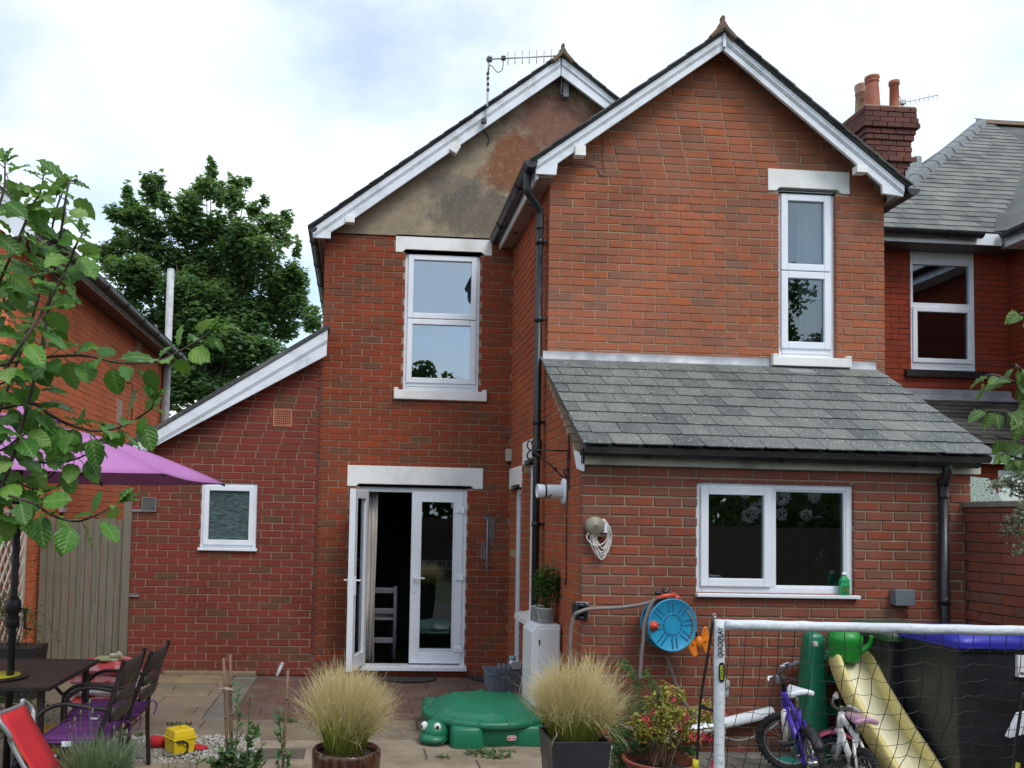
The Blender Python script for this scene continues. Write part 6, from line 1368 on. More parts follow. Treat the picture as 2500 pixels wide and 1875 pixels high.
# ================================================================ turtle sandbox
tgr = plain('turtle_green', (.010, .165, .085), (.008, .135, .07), 5, .38, .15, 200, dirt=(.06, .22, .14), dscale=5, damt=.25)
tc = at(1208, 1790, Z=.1); tc = V((at(1210, 1780, Z=.16).x, at(1210, 1826, Z=0).y+.46, 0)); t = thing('turtle_sandpit', 'green plastic turtle shaped sandpit with domed lid on the patio', 'sandpit', tc)
RX, RY = .50, .46
def ring(f, z, n=40, ph=0.): return [(tc.x+RX*f*math.cos(2*math.pi*j/n), tc.y+RY*f*math.sin(2*math.pi*j/n), z) for j in range(n)]
def loft(m, rings, close=True):
    n = len(rings[0]); vs = [p_ for r_ in rings for p_ in r_]; m.add(vs, [(i*n+j, i*n+(j+1) % n, (i+1)*n+(j+1) % n, (i+1)*n+j) for i in range(len(rings)-1) for j in range(n)], 0, 0, True)
    if close: k = len(m.v)-n; m.f.append([k+j for j in range(n)]); m.mi.append(0); m.r.append(0); m.sm.append(True)
m = MB(); loft(m, [ring(.93, 0), ring(.96, .02), ring(1.0, .17), ring(1.0, .175)]); m.build('basin', tgr, t)
m = MB(); n = 48; rings = []
for f, z in ((1.035, .140), (1.055, .145), (1.055, .185), (1.0, .195), (.91, .200), (.875, .228), (.80, .240), (.66, .262), (.5, .276), (.32, .286), (.15, .290), (.02, .291)):
    rr = []
    for j in range(n):
        th = 2*math.pi*j/n; g_ = 0
        if .12 < f < .9:
            seg = (th/(2*math.pi/6)) % 1; ridge = max(0, 1-abs(seg-.5)/.05)**.6; g_ += .020*ridge*(1 if f > .45 else 0)
        if .45 < f < .56: g_ += .016
        if .9 <= f < .94: g_ += .004
        rr.append((tc.x+RX*f*math.cos(th), tc.y+RY*f*math.sin(th), z+g_))
    rings.append(rr)
loft(m, rings); lid = m.build('lid', tgr, t)
m = MB()
for j in range(14):
    th = 2*math.pi*j/14; p_ = V((tc.x+RX*.955*math.cos(th), tc.y+RY*.955*math.sin(th), .205)); q_ = V((tc.x+RX*1.05*math.cos(th), tc.y+RY*1.05*math.sin(th), .178)); m.tube([p_, (p_+q_)/2+V((0, 0, .006)), q_], .009, 6)
m.build('shell_rib', tgr, lid)
hc = at(1062, 1793, Y=tc.y-.30); m = MB(); m.ell((hc.x, hc.y, .085), .105, .12, .095, 24, 16); m.ell((hc.x-.015, hc.y-.035, .04), .115, .115, .055, 24, 12); hd = m.build('head', tgr, t)
for sx in (.010, -.088):
    q = V((hc.x+sx, hc.y-.085 if sx > 0 else hc.y-.04, .135)); m = MB(); m.ell(q, .030, .022, .036, 14, 10); e_ = m.build('eye', plain('eye_white', (.75, .78, .78), rough=.3), hd)
m = MB(); m.ell((hc.x+.008, hc.y-.105, .135), .013, .006, .019, 10, 8); m.ell((hc.x-.108, hc.y-.053, .133), .008, .006, .016, 10, 8); m.build('pupil', black_iron, hd)
m = MB(); m.tube(path([(hc.x-.10, hc.y-.085, .055), (hc.x-.04, hc.y-.153, .04), (hc.x+.03, hc.y-.150, .042), (hc.x+.085, hc.y-.085, .07)], 5), .004, 6); m.build('mouth', plain('dark_green_line', (.005, .08, .04)), hd)
def foot(x0, x1, y0, y1, h_):
    m = MB(); n = 14; cx, cyy = (x0+x1)/2, (y0+y1)/2; a_, b_ = (x1-x0)/2, (y1-y0)/2; R4 = []
    for f, z in ((1., 0), (1.02, .02), (.95, h_-.02), (.88, h_), (.4, h_+.004)):
        R4.append([(cx+a_*f*math.copysign(abs(math.cos(2*math.pi*j/24))**.5, math.cos(2*math.pi*j/24)), cyy+b_*f*math.copysign(abs(math.sin(2*math.pi*j/24))**.5, math.sin(2*math.pi*j/24)), z) for j in range(24)])
    loft(m, R4); m.build('foot', tgr, t)
fx0, fx1 = at(1098, 1800, Y=tc.y-.42).x, at(1182, 1800, Y=tc.y-.42).x; foot(fx0, fx1, tc.y-.50, tc.y-.2, .155); foot(tc.x+.16, tc.x+.42, tc.y-.42, tc.y-.15, .15); foot(tc.x-.50, tc.x-.25, tc.y+.1, tc.y+.42, .20); foot(tc.x+.2, tc.x+.45, tc.y+.1, tc.y+.42, .15)
lx = at(1250, 1802, Y=tc.y-.45).x; ly = tc.y-RY*math.sqrt(max(.0, 1-((lx-tc.x)/RX)**2))*.985-.004; lz = at(1250, 1802, Y=ly).z
Ml = facing((lx, ly-.002, lz), (1, .10, 0)); lg = MB()
def oval(wx, hz, y, mi): lg.add([Ml @ V((wx*math.copysign(abs(math.cos(q_*.2618))**.55, math.cos(q_*.2618)), hz*math.copysign(abs(math.sin(q_*.2618))**.7, math.sin(q_*.2618)), y)) for q_ in range(24)], [tuple(range(24))], mi)
oval(.039, .021, .0, 0); oval(.035, .017, .0015, 1); oval(.030, .0125, .003, 0)
ob = lg.build('badge', [plain('badge_white', (.75, .75, .75)), plain('badge_red', (.55, .03, .05))], t); text('little tikes', .0155, MATS['badge_red'], ob, Ml @ Matrix.Translation((0, 0, .0045)), 'lettering', .0004, bold=.0006)

# ================================================================ garden furniture at the left
dk_metal = plain('brown_black_metal', (.018, .014, .013), (.028, .022, .020), 10, .42, .1, 200)
dk_slat = plain('brown_slat', (.042, .031, .027), (.03, .023, .021), 14, .5, .2, 120)
purple = plain('purple_fabric', (.13, .028, .17), (.10, .022, .135), 10, .85, .3, 400)
tr0, tr1 = at(130, 1678, Z=.72), at(236, 1610, Z=.72); tx1 = (tr0.x+tr1.x)/2; tx0 = tx1-.92; ty0_, ty1_ = tr0.y, tr1.y
tb_ = thing('garden_table', 'dark brown slatted metal garden table with the parasol pole through it', 'table', ((tx0+tx1)/2, (ty0_+ty1_)/2, 0))
n = 9
for i in range(n):
    y0, y1 = lerp(ty0_+.03, ty1_-.03, i/n), lerp(ty0_+.03, ty1_-.03, (i+1)/n); m = MB(); m.box(tx0+.03, tx1-.03, y0+.0012, y1-.0012, .705, .718); m.build('slat', dk_slat, tb_, bevel=.001)
m = MB(); frame_rect_h(m, tx0, tx1, ty0_, ty1_, .03, .695, .722); m.build('rim', dk_metal, tb_, bevel=.004)
for x in (tx0+.07, tx1-.07):
    for y in (ty0_+.07, ty1_-.07): m = MB(); m.box(x-.018, x+.018, y-.018, y+.018, 0, .695); m.build('leg', dk_metal, tb_, bevel=.003)
for y in (ty0_+.07, ty1_-.07): m = MB(); m.tube(path([(tx0+.09, y, .35), ((tx0+tx1)/2, y, .66), (tx1-.09, y, .35)], 8), .012, 8); m.build('brace', dk_metal, tb_)
def chair(label, near, far, seat_x0):
    """metal chair facing -x; near and far are the tops of its two back posts"""
    yc_ = (near.y+far.y)/2; t = thing('garden_chair', label, 'chair', ((seat_x0+near.x)/2-.05, yc_, 0), group='dark metal garden chairs')
    sx1 = near.x-.13; zs_ = .42
    for p_ in (near, far):
        pts = path([(sx1+.02, p_.y, .0), (sx1+.0, p_.y, zs_), (sx1+.045, p_.y, .60), (p_.x, p_.y, p_.z)], 5); m = MB()
        for a_, c_ in zip(pts[:-1], pts[1:]): m.bar(a_, c_+(c_-a_)*.05, .022, .026, (1, 0, .2))
        m.build('back_leg', dk_metal, t)
        m = MB(); m.tube(path([(seat_x0+.03, p_.y, .0), (seat_x0+.02, p_.y, .50), (seat_x0+.05, p_.y, .60), (seat_x0+.16, p_.y, .645), (sx1-.05, p_.y, .625), (sx1+.055, p_.y, .615)], 6), .013, 8); m.build('front_leg', dk_metal, t)
    m = MB(); frame_rect_h(m, seat_x0+.03, sx1+.01, near.y, far.y, .022, zs_-.025, zs_); 
    m.build('seat_frame', dk_metal, t)
    m = MB()
    for k in range(6): x = lerp(seat_x0+.06, sx1-.02, k/5); m.box(x-.025, x+.025, near.y+.022, far.y-.022, zs_-.012, zs_-.004)
    m.build('seat', dk_slat, t)
    for (f0, f1) in ((.52, .97), (.30, .48), (.03, .24)) if False else ((.62, .97), (.40, .56), (.14, .34)):
        def bp(f, y, s_): 
            x = lerp(sx1+.045, near.x, f); z = lerp(.60-.12, near.z, f); return V((x+s_, y, z))
        m = MB(); k = 8; vs = []
        for i in range(k+1):
            y = lerp(near.y+.012, far.y-.012, i/k); bow = .025*math.sin(math.pi*i/k); vs += [bp(f0, y, bow), bp(f1, y, bow)]
        m.add(vs, [(2*i, 2*i+2, 2*i+3, 2*i+1) for i in range(k)], 0, 0, True); o = m.build('back_slat', dk_slat, t); sm = o.modifiers.new('t', 'SOLIDIFY'); sm.thickness = .012
    return t, seat_x0, sx1, zs_
def cushion(label, x0, x1, y0, y1, z):
    t = thing('seat_cushion', label, 'cushion', ((x0+x1)/2, (y0+y1)/2, z), group='purple seat cushions'); m = MB(); n = 14; vs = []
    cx, cyy = (x0+x1)/2, (y0+y1)/2
    for s in (1, -1):
        for i in range(n+1):
            for j in range(n+1):
                u, v = i/n*2-1, j/n*2-1; e = min(1, (1-abs(u))*5)*min(1, (1-abs(v))*5); h_ = .017+.014*max(0, e)**.5
                if s < 0: h_ = -.001
                vs.append((cx+u*(x1-x0)/2*(1-.05*v*v), cyy+v*(y1-y0)/2*(1-.05*u*u), z+.014+(h_-.014 if s > 0 else -.013)+.0))
    N = (n+1)**2; fs = [(i*(n+1)+j, (i+1)*(n+1)+j, (i+1)*(n+1)+j+1, i*(n+1)+j+1) for i in range(n) for j in range(n)]; fs += [tuple(N+q for q in f[::-1]) for f in fs]
    rim = [i for i in range(n+1)]+[i*(n+1)+n for i in range(1, n+1)]+[n*(n+1)+j for j in range(n-1, -1, -1)]+[i*(n+1) for i in range(n-1, 0, -1)]
    fs += [(rim[i], rim[(i+1) % len(rim)], N+rim[(i+1) % len(rim)], N+rim[i]) for i in range(len(rim))]
    m.add(vs, fs, 0, 0, True); m.build('pad', purple, t)
    m = MB(); loop = [(x0, y0), (x1, y0), (x1, y1), (x0, y1), (x0, y0)]; pp = []
    for (a_, c_) in zip(loop[:-1], loop[1:]): pp += [V((lerp(a_[0], c_[0], f), lerp(a_[1], c_[1], f), z+.026)) for f in (0.03, .35, .65, .97)]
    pp = [V((lerp(p_.x, cx, .035), lerp(p_.y, cyy, .035), p_.z)) for p_ in pp]; m.tube(pp+[pp[0]], .004, 6); m.build('piping', purple, t)
    for y in (y0+.04, y1-.04): 
        m = MB(); m.tube(path([(x1-.01, y, z+.012), (x1+.03, y-.01, z+.03), (x1+.045, y+.015, z-.01), (x1+.03, y, z-.07)], 4), .005, 6); m.build('tie', purple, t)
    m = MB(); m.box((x0+x1)/2-.04, (x0+x1)/2+.012, y0-.003, y0+.004, z-.012, z+.018); m.build('care_label', white_pvc, t)
n1_, f1_ = at(307, 1613, Y=4.90), at(352, 1598, Y=5.36); f1_.x = n1_.x = (n1_.x+f1_.x)/2; f1_.z = n1_.z
_, cx0_, cx1_, cz_ = chair('dark metal garden chair with slatted back, the nearer of the two at the table', n1_, f1_, at(98, 1755, Y=5.0).x); cushion('purple seat cushion on the nearer dark garden chair, white label at its edge', cx0_+.02, cx1_+.02, 4.895, 5.365, cz_)
n2_, f2_ = at(377, 1591, Y=5.46), at(407, 1575, Y=5.94); f2_.x = n2_.x = (n2_.x+f2_.x)/2; f2_.z = n2_.z
_, cx0_, cx1_, cz_ = chair('dark metal garden chair with slatted back, the farther of the two at the table', n2_, f2_, at(163, 1740, Y=5.6).x); cushion('purple seat cushion on the farther dark garden chair', cx0_+.02, cx1_+.02, 5.455, 5.945, cz_)
# plate and magazine like items on the table
a = at(15, 1650, Z=.73); m = MB(); m.lathe([(0, .0), (.17, .0), (.175, .006), (.165, .008), (0, .008)], (a.x-.05, a.y, .723), 28); o = m.build('tray_rim', black_iron); tag(o, 'round black tray with a yellow centre on the garden table', 'tray'); m = MB(); m.lathe([(0, .0), (.135, .0), (.135, .002), (0, .002)], (a.x-.06, a.y+.01, .7325), 28); m.build('tray_centre', plain('acid_yellow', (.55, .52, .03), (.5, .48, .03), 9, .5), o)
# parasol
PCX, PCY, PR, PZ, PA = at(25, 1650, Y=5.28).x, 5.28, 1.30, 1.965, at(8, 1020, Y=5.28).z
par = thing('parasol', 'lilac pink garden parasol on a black pole through the table', 'parasol', (PCX, PCY, 0))
lil, t_ = newmat('lilac_canvas'); k_ = NT(t_); c_ = k_.mix(k_.ramp(k_.noise(k_.obj(), 3, 4), [(.35, 0.), (.7, 1.)]), (.52, .215, .49), (.46, .19, .44))
b_ = k_.bsdf(c_, .85, 0, k_.bump(k_.noise(k_.obj(), 500, 2), .2, .001), .2, out=False); tl = k_.n('ShaderNodeBsdfTranslucent'); k_.l(c_, tl.inputs[0]); ms = k_.n('ShaderNodeMixShader'); ms.inputs[0].default_value = .18; k_.l(b_.outputs[0], ms.inputs[1]); k_.l(tl.outputs[0], ms.inputs[2]); oo = k_.n('ShaderNodeOutputMaterial'); k_.l(ms.outputs[0], oo.inputs[0])
tips = []
for k in range(6):
    an = math.radians(-35+60*k); tips.append(V((PCX+PR*math.cos(an), PCY+PR*math.sin(an), PZ)))
ap = V((PCX, PCY, PA))
for k in range(6):
    a_, c_ = tips[k], tips[(k+1) % 6]; m = MB(); n = 10; vs = []; fs = []
    for i in range(n+1):
        f = i/n
        for j in range(n+1):
            g_ = j/n; e = a_.lerp(c_, g_); inw = (PCX-(a_.x+c_.x)/2, PCY-(a_.y+c_.y)/2); s_ = math.sin(math.pi*g_)
            e = e+V((inw[0], inw[1], 0))*.035*s_
            p_ = ap.lerp(e, f); p_.z += .05*math.sin(math.pi*f)*(1) - .035*s_*math.sin(math.pi*min(1, f*.9))*1.0; vs.append(p_)
    fs = [(i*(n+1)+j, (i+1)*(n+1)+j, (i+1)*(n+1)+j+1, i*(n+1)+j+1) for i in range(n) for j in range(n)]
    m.add(vs, fs, 0, 0, True); o = m.build('canopy_panel', lil, par); sm = o.modifiers.new('t', 'SOLIDIFY'); sm.thickness = .003
for k in range(6):
    m = MB(); a_ = tips[k]; pts = [ap.lerp(a_, f)+V((0, 0, .05*math.sin(math.pi*f)-.014)) for f in (0, .25, .5, .75, 1)]; m.tube(pts, .007, 6); m.build('rib', black_iron, par)
    m = MB(); m.tube([V((PCX, PCY, 1.78)), ap.lerp(a_, .52)+V((0, 0, .03))], .006, 6); m.build('strut', black_iron, par)
m = MB(); m.lathe([(.0, .10), (.02, .09), (.035, .02), (.24, -.03), (.235, -.034)], (PCX, PCY, PA+.02), 20); m.build('vent_cap', lil, par)
m = MB(); m.tube([(PCX, PCY, .02), (PCX, PCY, PA)], .022, 14); m.lathe([(.022, 0), (.038, .012), (.04, .05), (.03, .09), (.045, .10), (.045, .16), (.03, .19), (.022, .2)], (PCX, PCY, 1.02), 14); m.build('pole', black_iron, par)
m = MB(); m.tube([(PCX+.04, PCY-.01, 1.14), (PCX+.075, PCY-.01, 1.14), (PCX+.08, PCY-.01, 1.02), (PCX+.115, PCY-.01, 1.02)], .008, 8); m.build('crank_handle', black_iron, par)
m = MB(); m.lathe([(0, .09), (.03, .085), (.05, .03), (.22, .015), (.22, 0)], (PCX, PCY, 0), 24); m.build('base', black_iron, par)
# red folding lounger, nearest at the left
redf = plain('red_canvas', (.66, .025, .035), (.58, .022, .03), 6, .7, .25, 500)
P1, P2 = at(-2, 1742, Y=3.62), at(60, 1718, Y=4.02); B2 = at(152, 1875, Y=4.0); dirn = (B2-P2); B2 = P2+dirn*1.7; B1 = P1+dirn*1.7
t = thing('folding_lounger', 'bright red canvas lounger with grey tube frame at the lower left corner', 'lounger', (P1.x, P1.y, 0)); m = MB(); n = 10; vs = []
for i in range(n+1):
    for j in range(5): f, g_ = i/n, j/4; p_ = P1.lerp(P2, g_)+dirn*1.7*f; nrm = dirn.cross(P2-P1).normalized(); vs.append(p_-nrm*.02*math.sin(math.pi*g_)*math.sin(math.pi*min(1, f*1.2)))
m.add(vs, [(i*5+j, i*5+5+j, i*5+6+j, i*5+1+j) for i in range(n) for j in range(4)], 0, 0, True); o = m.build('fabric', redf, t); sm = o.modifiers.new('t', 'SOLIDIFY'); sm.thickness = .004
gry_t = plain('grey_tube', (.40, .40, .42), (.34, .34, .36), 8, .35, metal=.4); W_ = (P2-P1).normalized(); NR_ = -dirn.cross(P2-P1).normalized(); up_ = -dirn.normalized()
m = MB(); m.tube(path([B1+NR_*.02, P1+dirn*.5+NR_*.02, P1-W_*.03+dirn*.3, P1-W_*.05+dirn*.08, P1-W_*.01+up_*.0, P1+W_*.05+NR_*.006, P2-W_*.05+NR_*.006, P2-W_*.0+up_*.018, P2+W_*.045+dirn*.02, P2+W_*.06+dirn*.14, P2+W_*.02+dirn*.30+NR_*.015, P2-W_*.03+dirn*.6+NR_*.02, B2-W_*.02+NR_*.02], 6), .010, 10); m.build('back_frame', gry_t, t)
m = MB(); m.tube([B2, V((B2.x+.5, B2.y, B2.z-.02)), V((B2.x+.55, B2.y, .0))], .013, 8); m.tube([B1, V((B1.x+.5, B1.y, B1.z-.02)), V((B1.x+.55, B1.y, .0))], .013, 8); m.tube([P2+dirn*.8, V((P2.x-.15, P2.y, 0.0))], .012, 8); m.tube([P1+dirn*.8, V((P1.x-.15, P1.y, 0.0))], .012, 8); m.build('support_frame', gry_t, t, kind='stuff')
# stack of compost bags
bred = []
def bagmat(name, base, band, seed):
    m, t_ = newmat(name); k = NT(t_); p_ = k.obj(); sx = k.n('ShaderNodeSeparateXYZ'); k.l(p_, sx.inputs[0])
    w_ = k.ramp(k.noise(p_, 9, 4, .7), [(.5, 0.), (.54, 1.)], 'LINEAR'); zz = k.ramp(k.math('ADD', k.math('MULTIPLY', sx.outputs[2], 12.), k.math('MULTIPLY', k.noise(p_, 3, 2), .6)), [(.3+seed, 0.), (.36+seed, 1.)])
    col = k.mix(zz, base, band); col = k.mix(k.math('MULTIPLY', w_, .35), col, (.62, .60, .62))
    k.bsdf(col, .35, 0, k.bump(k.noise(p_, 22, 4, .6), .6, .02)); return m
bm1 = bagmat('red_bag_film', (.50, .03, .035), (.55, .035, .04), 0); bm2 = bagmat('white_red_bag_film', (.48, .45, .48), (.50, .03, .035), .25); bm3 = bagmat('silver_bag_film', (.42, .46, .50), (.55, .55, .57), 0.1)
x0, x1, yb0 = at(166, 1700, Y=6.85).x, at(322, 1700, Y=6.85).x, 6.85; zt_b = at(245, 1618, Y=6.95).z; nbg = 6
for i, (mt, lab) in enumerate(((bm2, 'white and red bag of compost at the bottom of the stack'), (bm3, 'silver grey compost bag second from the bottom of the stack'), (bm1, 'red compost bag in the middle of the stack, under the white one'), (bm3, 'pale compost bag just above the middle of the stack'), (bm2, 'white and red compost bag second from the top of the stack'), (bm1, 'red plastic compost bag on top of the stack, under the packet'))):
    h_ = zt_b/nbg; z = h_*(i+.5); m = MB(); n = 16; vs = []; N = n+1; rr = random.Random(i+40); ox, oy = rr.uniform(-.03, .03), rr.uniform(-.03, .02)
    for s in (1, -1):
        for a_ in range(N):
            for c_ in range(N):
                u, v = a_/n*2-1, c_/n*2-1; e = max(0, (1-u**4)*(1-v**4))**.35; wr = .012*math.sin(u*7+i)*math.sin(v*5+i*2)
                vs.append(((x0+x1)/2+ox+u*(x1-x0)/2*(1-.03*v*v)+.006*math.sin(v*9), yb0+.2+oy+v*.22, z+s*(h_*.56*e)+wr*e))
    K = N*N; fs = [(a_*N+c_, (a_+1)*N+c_, (a_+1)*N+c_+1, a_*N+c_+1) for a_ in range(n) for c_ in range(n)]; fs += [tuple(K+q for q in f[::-1]) for f in fs]; m.add(vs, fs, 0, 0, True)
    o = m.build('compost_bag', mt); tag(o, lab, 'bag', 'stacked bags of compost')
a = at(262, 1612, Y=7.0); m = MB(); m.box(a.x-.10, a.x+.10, 6.95, 7.12, zt_b+.01, zt_b+.03); put(m.build('seed_packet', plain('packet_green', (.30, .36, .10), (.50, .50, .40), 30, .4), bevel=.006), 'flat yellow green packet on top of the stacked bags', 'packet')
m = MB(); m.tube(path([(a.x+.02, 7.0, zt_b+.05), (a.x+.08, 7.0, zt_b+.055), (a.x+.11, 7.0, zt_b+.07)], 4), [.018]*4+[.02, .026, .03, .026, .02], 10); put(m.build('trowel_handle', plain('pale_wood', (.55, .48, .36))), 'pale wooden tool handle lying on the packet of the bag stack', 'tool')
# yellow lunch box with red cloth and strap
yel = plain('yellow_plastic', (.72, .52, .01), (.66, .47, .01), 5, .4, .1, 200); q = at(437, 1836, Z=0); q = V((q.x, q.y+.02, 0)); RZ = Matrix.Translation(q) @ Matrix.Rotation(math.radians(38), 4, 'Z')
t = thing('cool_box', 'square yellow plastic box with clip lid and black strap on the gravel', 'box', q)
m = MB(); vs = [RZ @ V((x*s, y*s, z)) for s, z in ((.078, .0), (.085, .105)) for x, y in ((-1, -1), (1, -1), (1, 1), (-1, 1))]; m.add(vs, [(3, 2, 1, 0), (4, 5, 6, 7)]+[(i, (i+1) % 4, 4+(i+1) % 4, 4+i) for i in range(4)]); m.build('body', yel, t, bevel=.010, seg=3)
m = MB(); vs = [RZ @ V((x*s, y*s, z)) for s, z in ((.087, .112), (.075, .172)) for x, y in ((-1, -1), (1, -1), (1, 1), (-1, 1))]; m.add(vs, [(3, 2, 1, 0), (4, 5, 6, 7)]+[(i, (i+1) % 4, 4+(i+1) % 4, 4+i) for i in range(4)]); m.build('lid', yel, t, bevel=.012, seg=3)
m = MB(); m.box(-.092, .092, -.092, .092, .100, .114, M=RZ); m.build('rim', yel, t, bevel=.005)
m = MB(); m.box(-.012, .012, -.0945, -.086, .06, .118, M=RZ); m.build('clip', yel, t, bevel=.003)
m = MB(); m.lathe([(.012, 0), (.009, .003), (0, .002)], RZ @ V((0, 0, .1725)), 14); m.build('lid_button', plain('dull_yellow', (.40, .30, .03)), t)
st_p = path([RZ @ V(p_) for p_ in ((-.09, -.03, .10), (-.06, -.095, .095), (.0, -.097, .085), (.015, -.10, .04), (-.02, -.115, .008), (-.10, -.13, .005), (-.15, -.07, .006), (-.13, -.0, .03))], 6); m = MB()
for a_, c_ in zip(st_p[:-1], st_p[1:]): m.bar(a_, c_+(c_-a_)*.08, .004, .016, (0, 0, 1))
m.build('strap', plain('brown_black_webbing', (.035, .025, .02)), t)
redc = plain('red_cloth', (.50, .02, .02), (.40, .015, .02), 8, .8)
for (u, v, sx, sz, lab) in ((380, 1820, .07, .05, 'crumpled red cloth bag lying left of the yellow box'), (487, 1824, .055, .018, 'flat red cloth lying right of the yellow box')):
    a = at(u, v+8, Z=.0); m = MB(); m.ell((a.x, a.y+.03, sz*.8), sx, .05, sz, 18, 12); o = m.build('red_bag', redc); ds = o.modifiers.new('d', 'DISPLACE'); tx = bpy.data.textures.new('fold', 'CLOUDS'); tx.noise_scale = .05; ds.texture = tx; ds.strength = .035; tag(o, lab, 'bag')
# yellow toy and leafy clump under the table
t = thing('ride_on_toy', 'yellow plastic ride on toy half hidden under the garden table', 'toy', (tx1-.25, 5.6, 0)); m = MB(); m.ell((tx1-.25, 5.65, .22), .16, .22, .12, 16, 10); m.build('body', plain('toy_yellow', (.62, .36, .02), (.5, .3, .02), 4, .4), t)
for dx in (-.14, .14): m = MB(); m.lathe([(0, -.03), (.09, -.03), (.09, .03), (0, .03)], (tx1-.25+dx, 5.6, .09), 16, Matrix.Rotation(math.radians(90), 3, 'Y')); m.build('wheel', black_pvc, t)
t = thing('ground_shrub', 'low yellow green leafy plant seen between the legs of the garden table', 'plant', at(48, 1705, Z=.1)); a = at(48, 1700, Y=6.3); bushy('foliage', t, (a.x, 6.3, .22), .28, .15, .18, 500, .03, climb_m, random.Random(9))

# ================================================================ pots with feathery grass
gr_m, t_ = newmat('feather_grass'); k_ = NT(t_); a_ = k_.attr(); col = k_.ramp(a_, [(0., (.13, .12, .035)), (.18, (.22, .26, .04)), (.52, (.38, .41, .075)), (.72, (.52, .48, .17)), (.88, (.68, .56, .31)), (1., (.74, .62, .40))])
b_ = k_.bsdf(col, .6, 0, None, .3, out=False); tl = k_.n('ShaderNodeBsdfTranslucent'); k_.l(col, tl.inputs[0]); ms = k_.n('ShaderNodeMixShader'); ms.inputs[0].default_value = .35; k_.l(b_.outputs[0], ms.inputs[1]); k_.l(tl.outputs[0], ms.inputs[2]); oo = k_.n('ShaderNodeOutputMaterial'); k_.l(ms.outputs[0], oo.inputs[0])
def feather_grass(t, c, rb, h_, spread, n, rng, droop=.5, sq=False):
    mb = MB(); c = V(c); tuft = [rng.uniform(.82, 1.08) for _ in range(9)]; tlean = [(rng.gauss(0, .03), rng.gauss(0, .03)) for _ in range(9)]
    for i in range(n):
        a_ = rng.uniform(0, 2*math.pi); r_ = rb*rng.random()**.5; tk = int(a_/6.2832*6) if r_ > rb*.5 else 6+i % 3; b0 = c+V((r_*math.cos(a_), r_*math.sin(a_), 0))
        a2 = a_+rng.gauss(0, .5); lean = (rng.random()**.7)*spread*(.3+.7*r_/rb); hh_ = h_*rng.uniform(.55, 1.05)*(1-.18*(lean/spread))*tuft[tk]; o_ = V((math.cos(a2), math.sin(a2), 0)); dr = droop*max(0, rng.gauss(.12, .32))*lean*.9
        k = 7; pts = []
        for j in range(k+1):
            f = j/k; pts.append(b0+V((tlean[tk][0], tlean[tk][1], 0))*f*f+o_*(lean*(f**1.5)*(1+.15*f))+V((0, 0, hh_*(f-.16*f*f)))-V((0, 0, dr*f**4)))
        side = V((rng.uniform(-1, 1), rng.uniform(-.4, .4), 0)).normalized(); tone = rng.uniform(-.1, .1); w_ = rng.uniform(.0009, .0017)
        for j in range(k):
            f = j/k; wa, wb = w_*(1-.6*f), w_*(1-.6*(j+1)/k); mb.add([pts[j]-side*wa, pts[j]+side*wa, pts[j+1]+side*wb, pts[j+1]-side*wb], [(0, 1, 2, 3)], 0, min(1, max(0, f*.95+tone)))
        for q_ in range(4):       # hairs of the seed head
            j = rng.choice((4, 5, 6, 7, 7)); p_ = pts[j]; d = (pts[j]-pts[j-1]).normalized()+V((rng.gauss(0, .35), rng.gauss(0, .35), rng.gauss(.12, .3))); L_ = rng.uniform(.04, .11)*(1.6 if rng.random() < .12 else 1); p1 = p_+d*L_*.6; p2 = p_+d*L_-V((0, 0, L_*rng.uniform(.0, .25))); w2 = .0007
            mb.add([p_-side*w2, p_+side*w2, p1+side*w2, p1-side*w2], [(0, 1, 2, 3)], 0, min(1, .72+tone+rng.random()*.25)); mb.add([p1-side*w2, p1+side*w2, p2], [(0, 1, 2)], 0, min(1, .8+tone+rng.random()*.2))
    mb.build('grass_blades', gr_m, t, kind='stuff')
soil_m = plain('potting_soil', (.035, .026, .018), (.06, .045, .03), 40, .95, .8, 60)
gy = 4.75; a = at(846, 1826, Y=gy); r1 = (928-765)/2*gy/FPX; zr = a.z
t = thing('glazed_pot', 'round brown glazed pot with a feathery grass tuft, near the french doors', 'plant pot', (a.x, gy, 0))
glz, t_ = newmat('brown_glaze'); k_ = NT(t_); p_ = k_.obj(); mp_ = k_.n('ShaderNodeMapping'); mp_.inputs['Scale'].default_value = (22, 22, 3); k_.l(p_, mp_.inputs[0]); c_ = k_.mix(k_.ramp(k_.noise(mp_.outputs[0], 1.6, 5), [(.4, 0.), (.62, 1.)]), (.045, .014, .008), (.10, .05, .025)); c_ = k_.mix(k_.ramp(k_.noise(mp_.outputs[0], 2.4, 4), [(.64, 0.), (.72, .8)]), c_, (.36, .30, .20)); k_.bsdf(c_, .18, 0, None, .6)
m = MB(); m.lathe([(0, 0), (r1*.7, 0), (r1*.86, zr*.3), (r1*.99, zr*.7), (r1*1.02, zr*.92), (r1*1.0, zr*.985), (r1*.97, zr), (r1*.9, zr), (r1*.88, zr-.03), (r1*.86, zr-.05)], (a.x, gy, 0), 36); m.build('pot', glz, t)
m = MB(); m.lathe([(r1*.87, 0), (0, .01)], (a.x, gy, zr-.04), 24); m.build('soil', soil_m, t); feather_grass(t, (a.x-.01, gy, zr-.04), r1*.55, at(855, 1615, Y=gy).z-zr+.03, .185, 1900, random.Random(21), .9)
gy = 4.45; a = at(1401, 1800, Y=gy); hw = (1474-1330)/2*gy/FPX; zr = at(1401, 1812, Y=gy-hw).z
t = thing('square_planter', 'black tapered square planter with a broad feathery grass tuft', 'plant pot', (a.x, gy, 0)); m = MB(); sl_p = plain('slate_black', (.022, .024, .03), (.035, .037, .045), 6, .35, .2, 30)
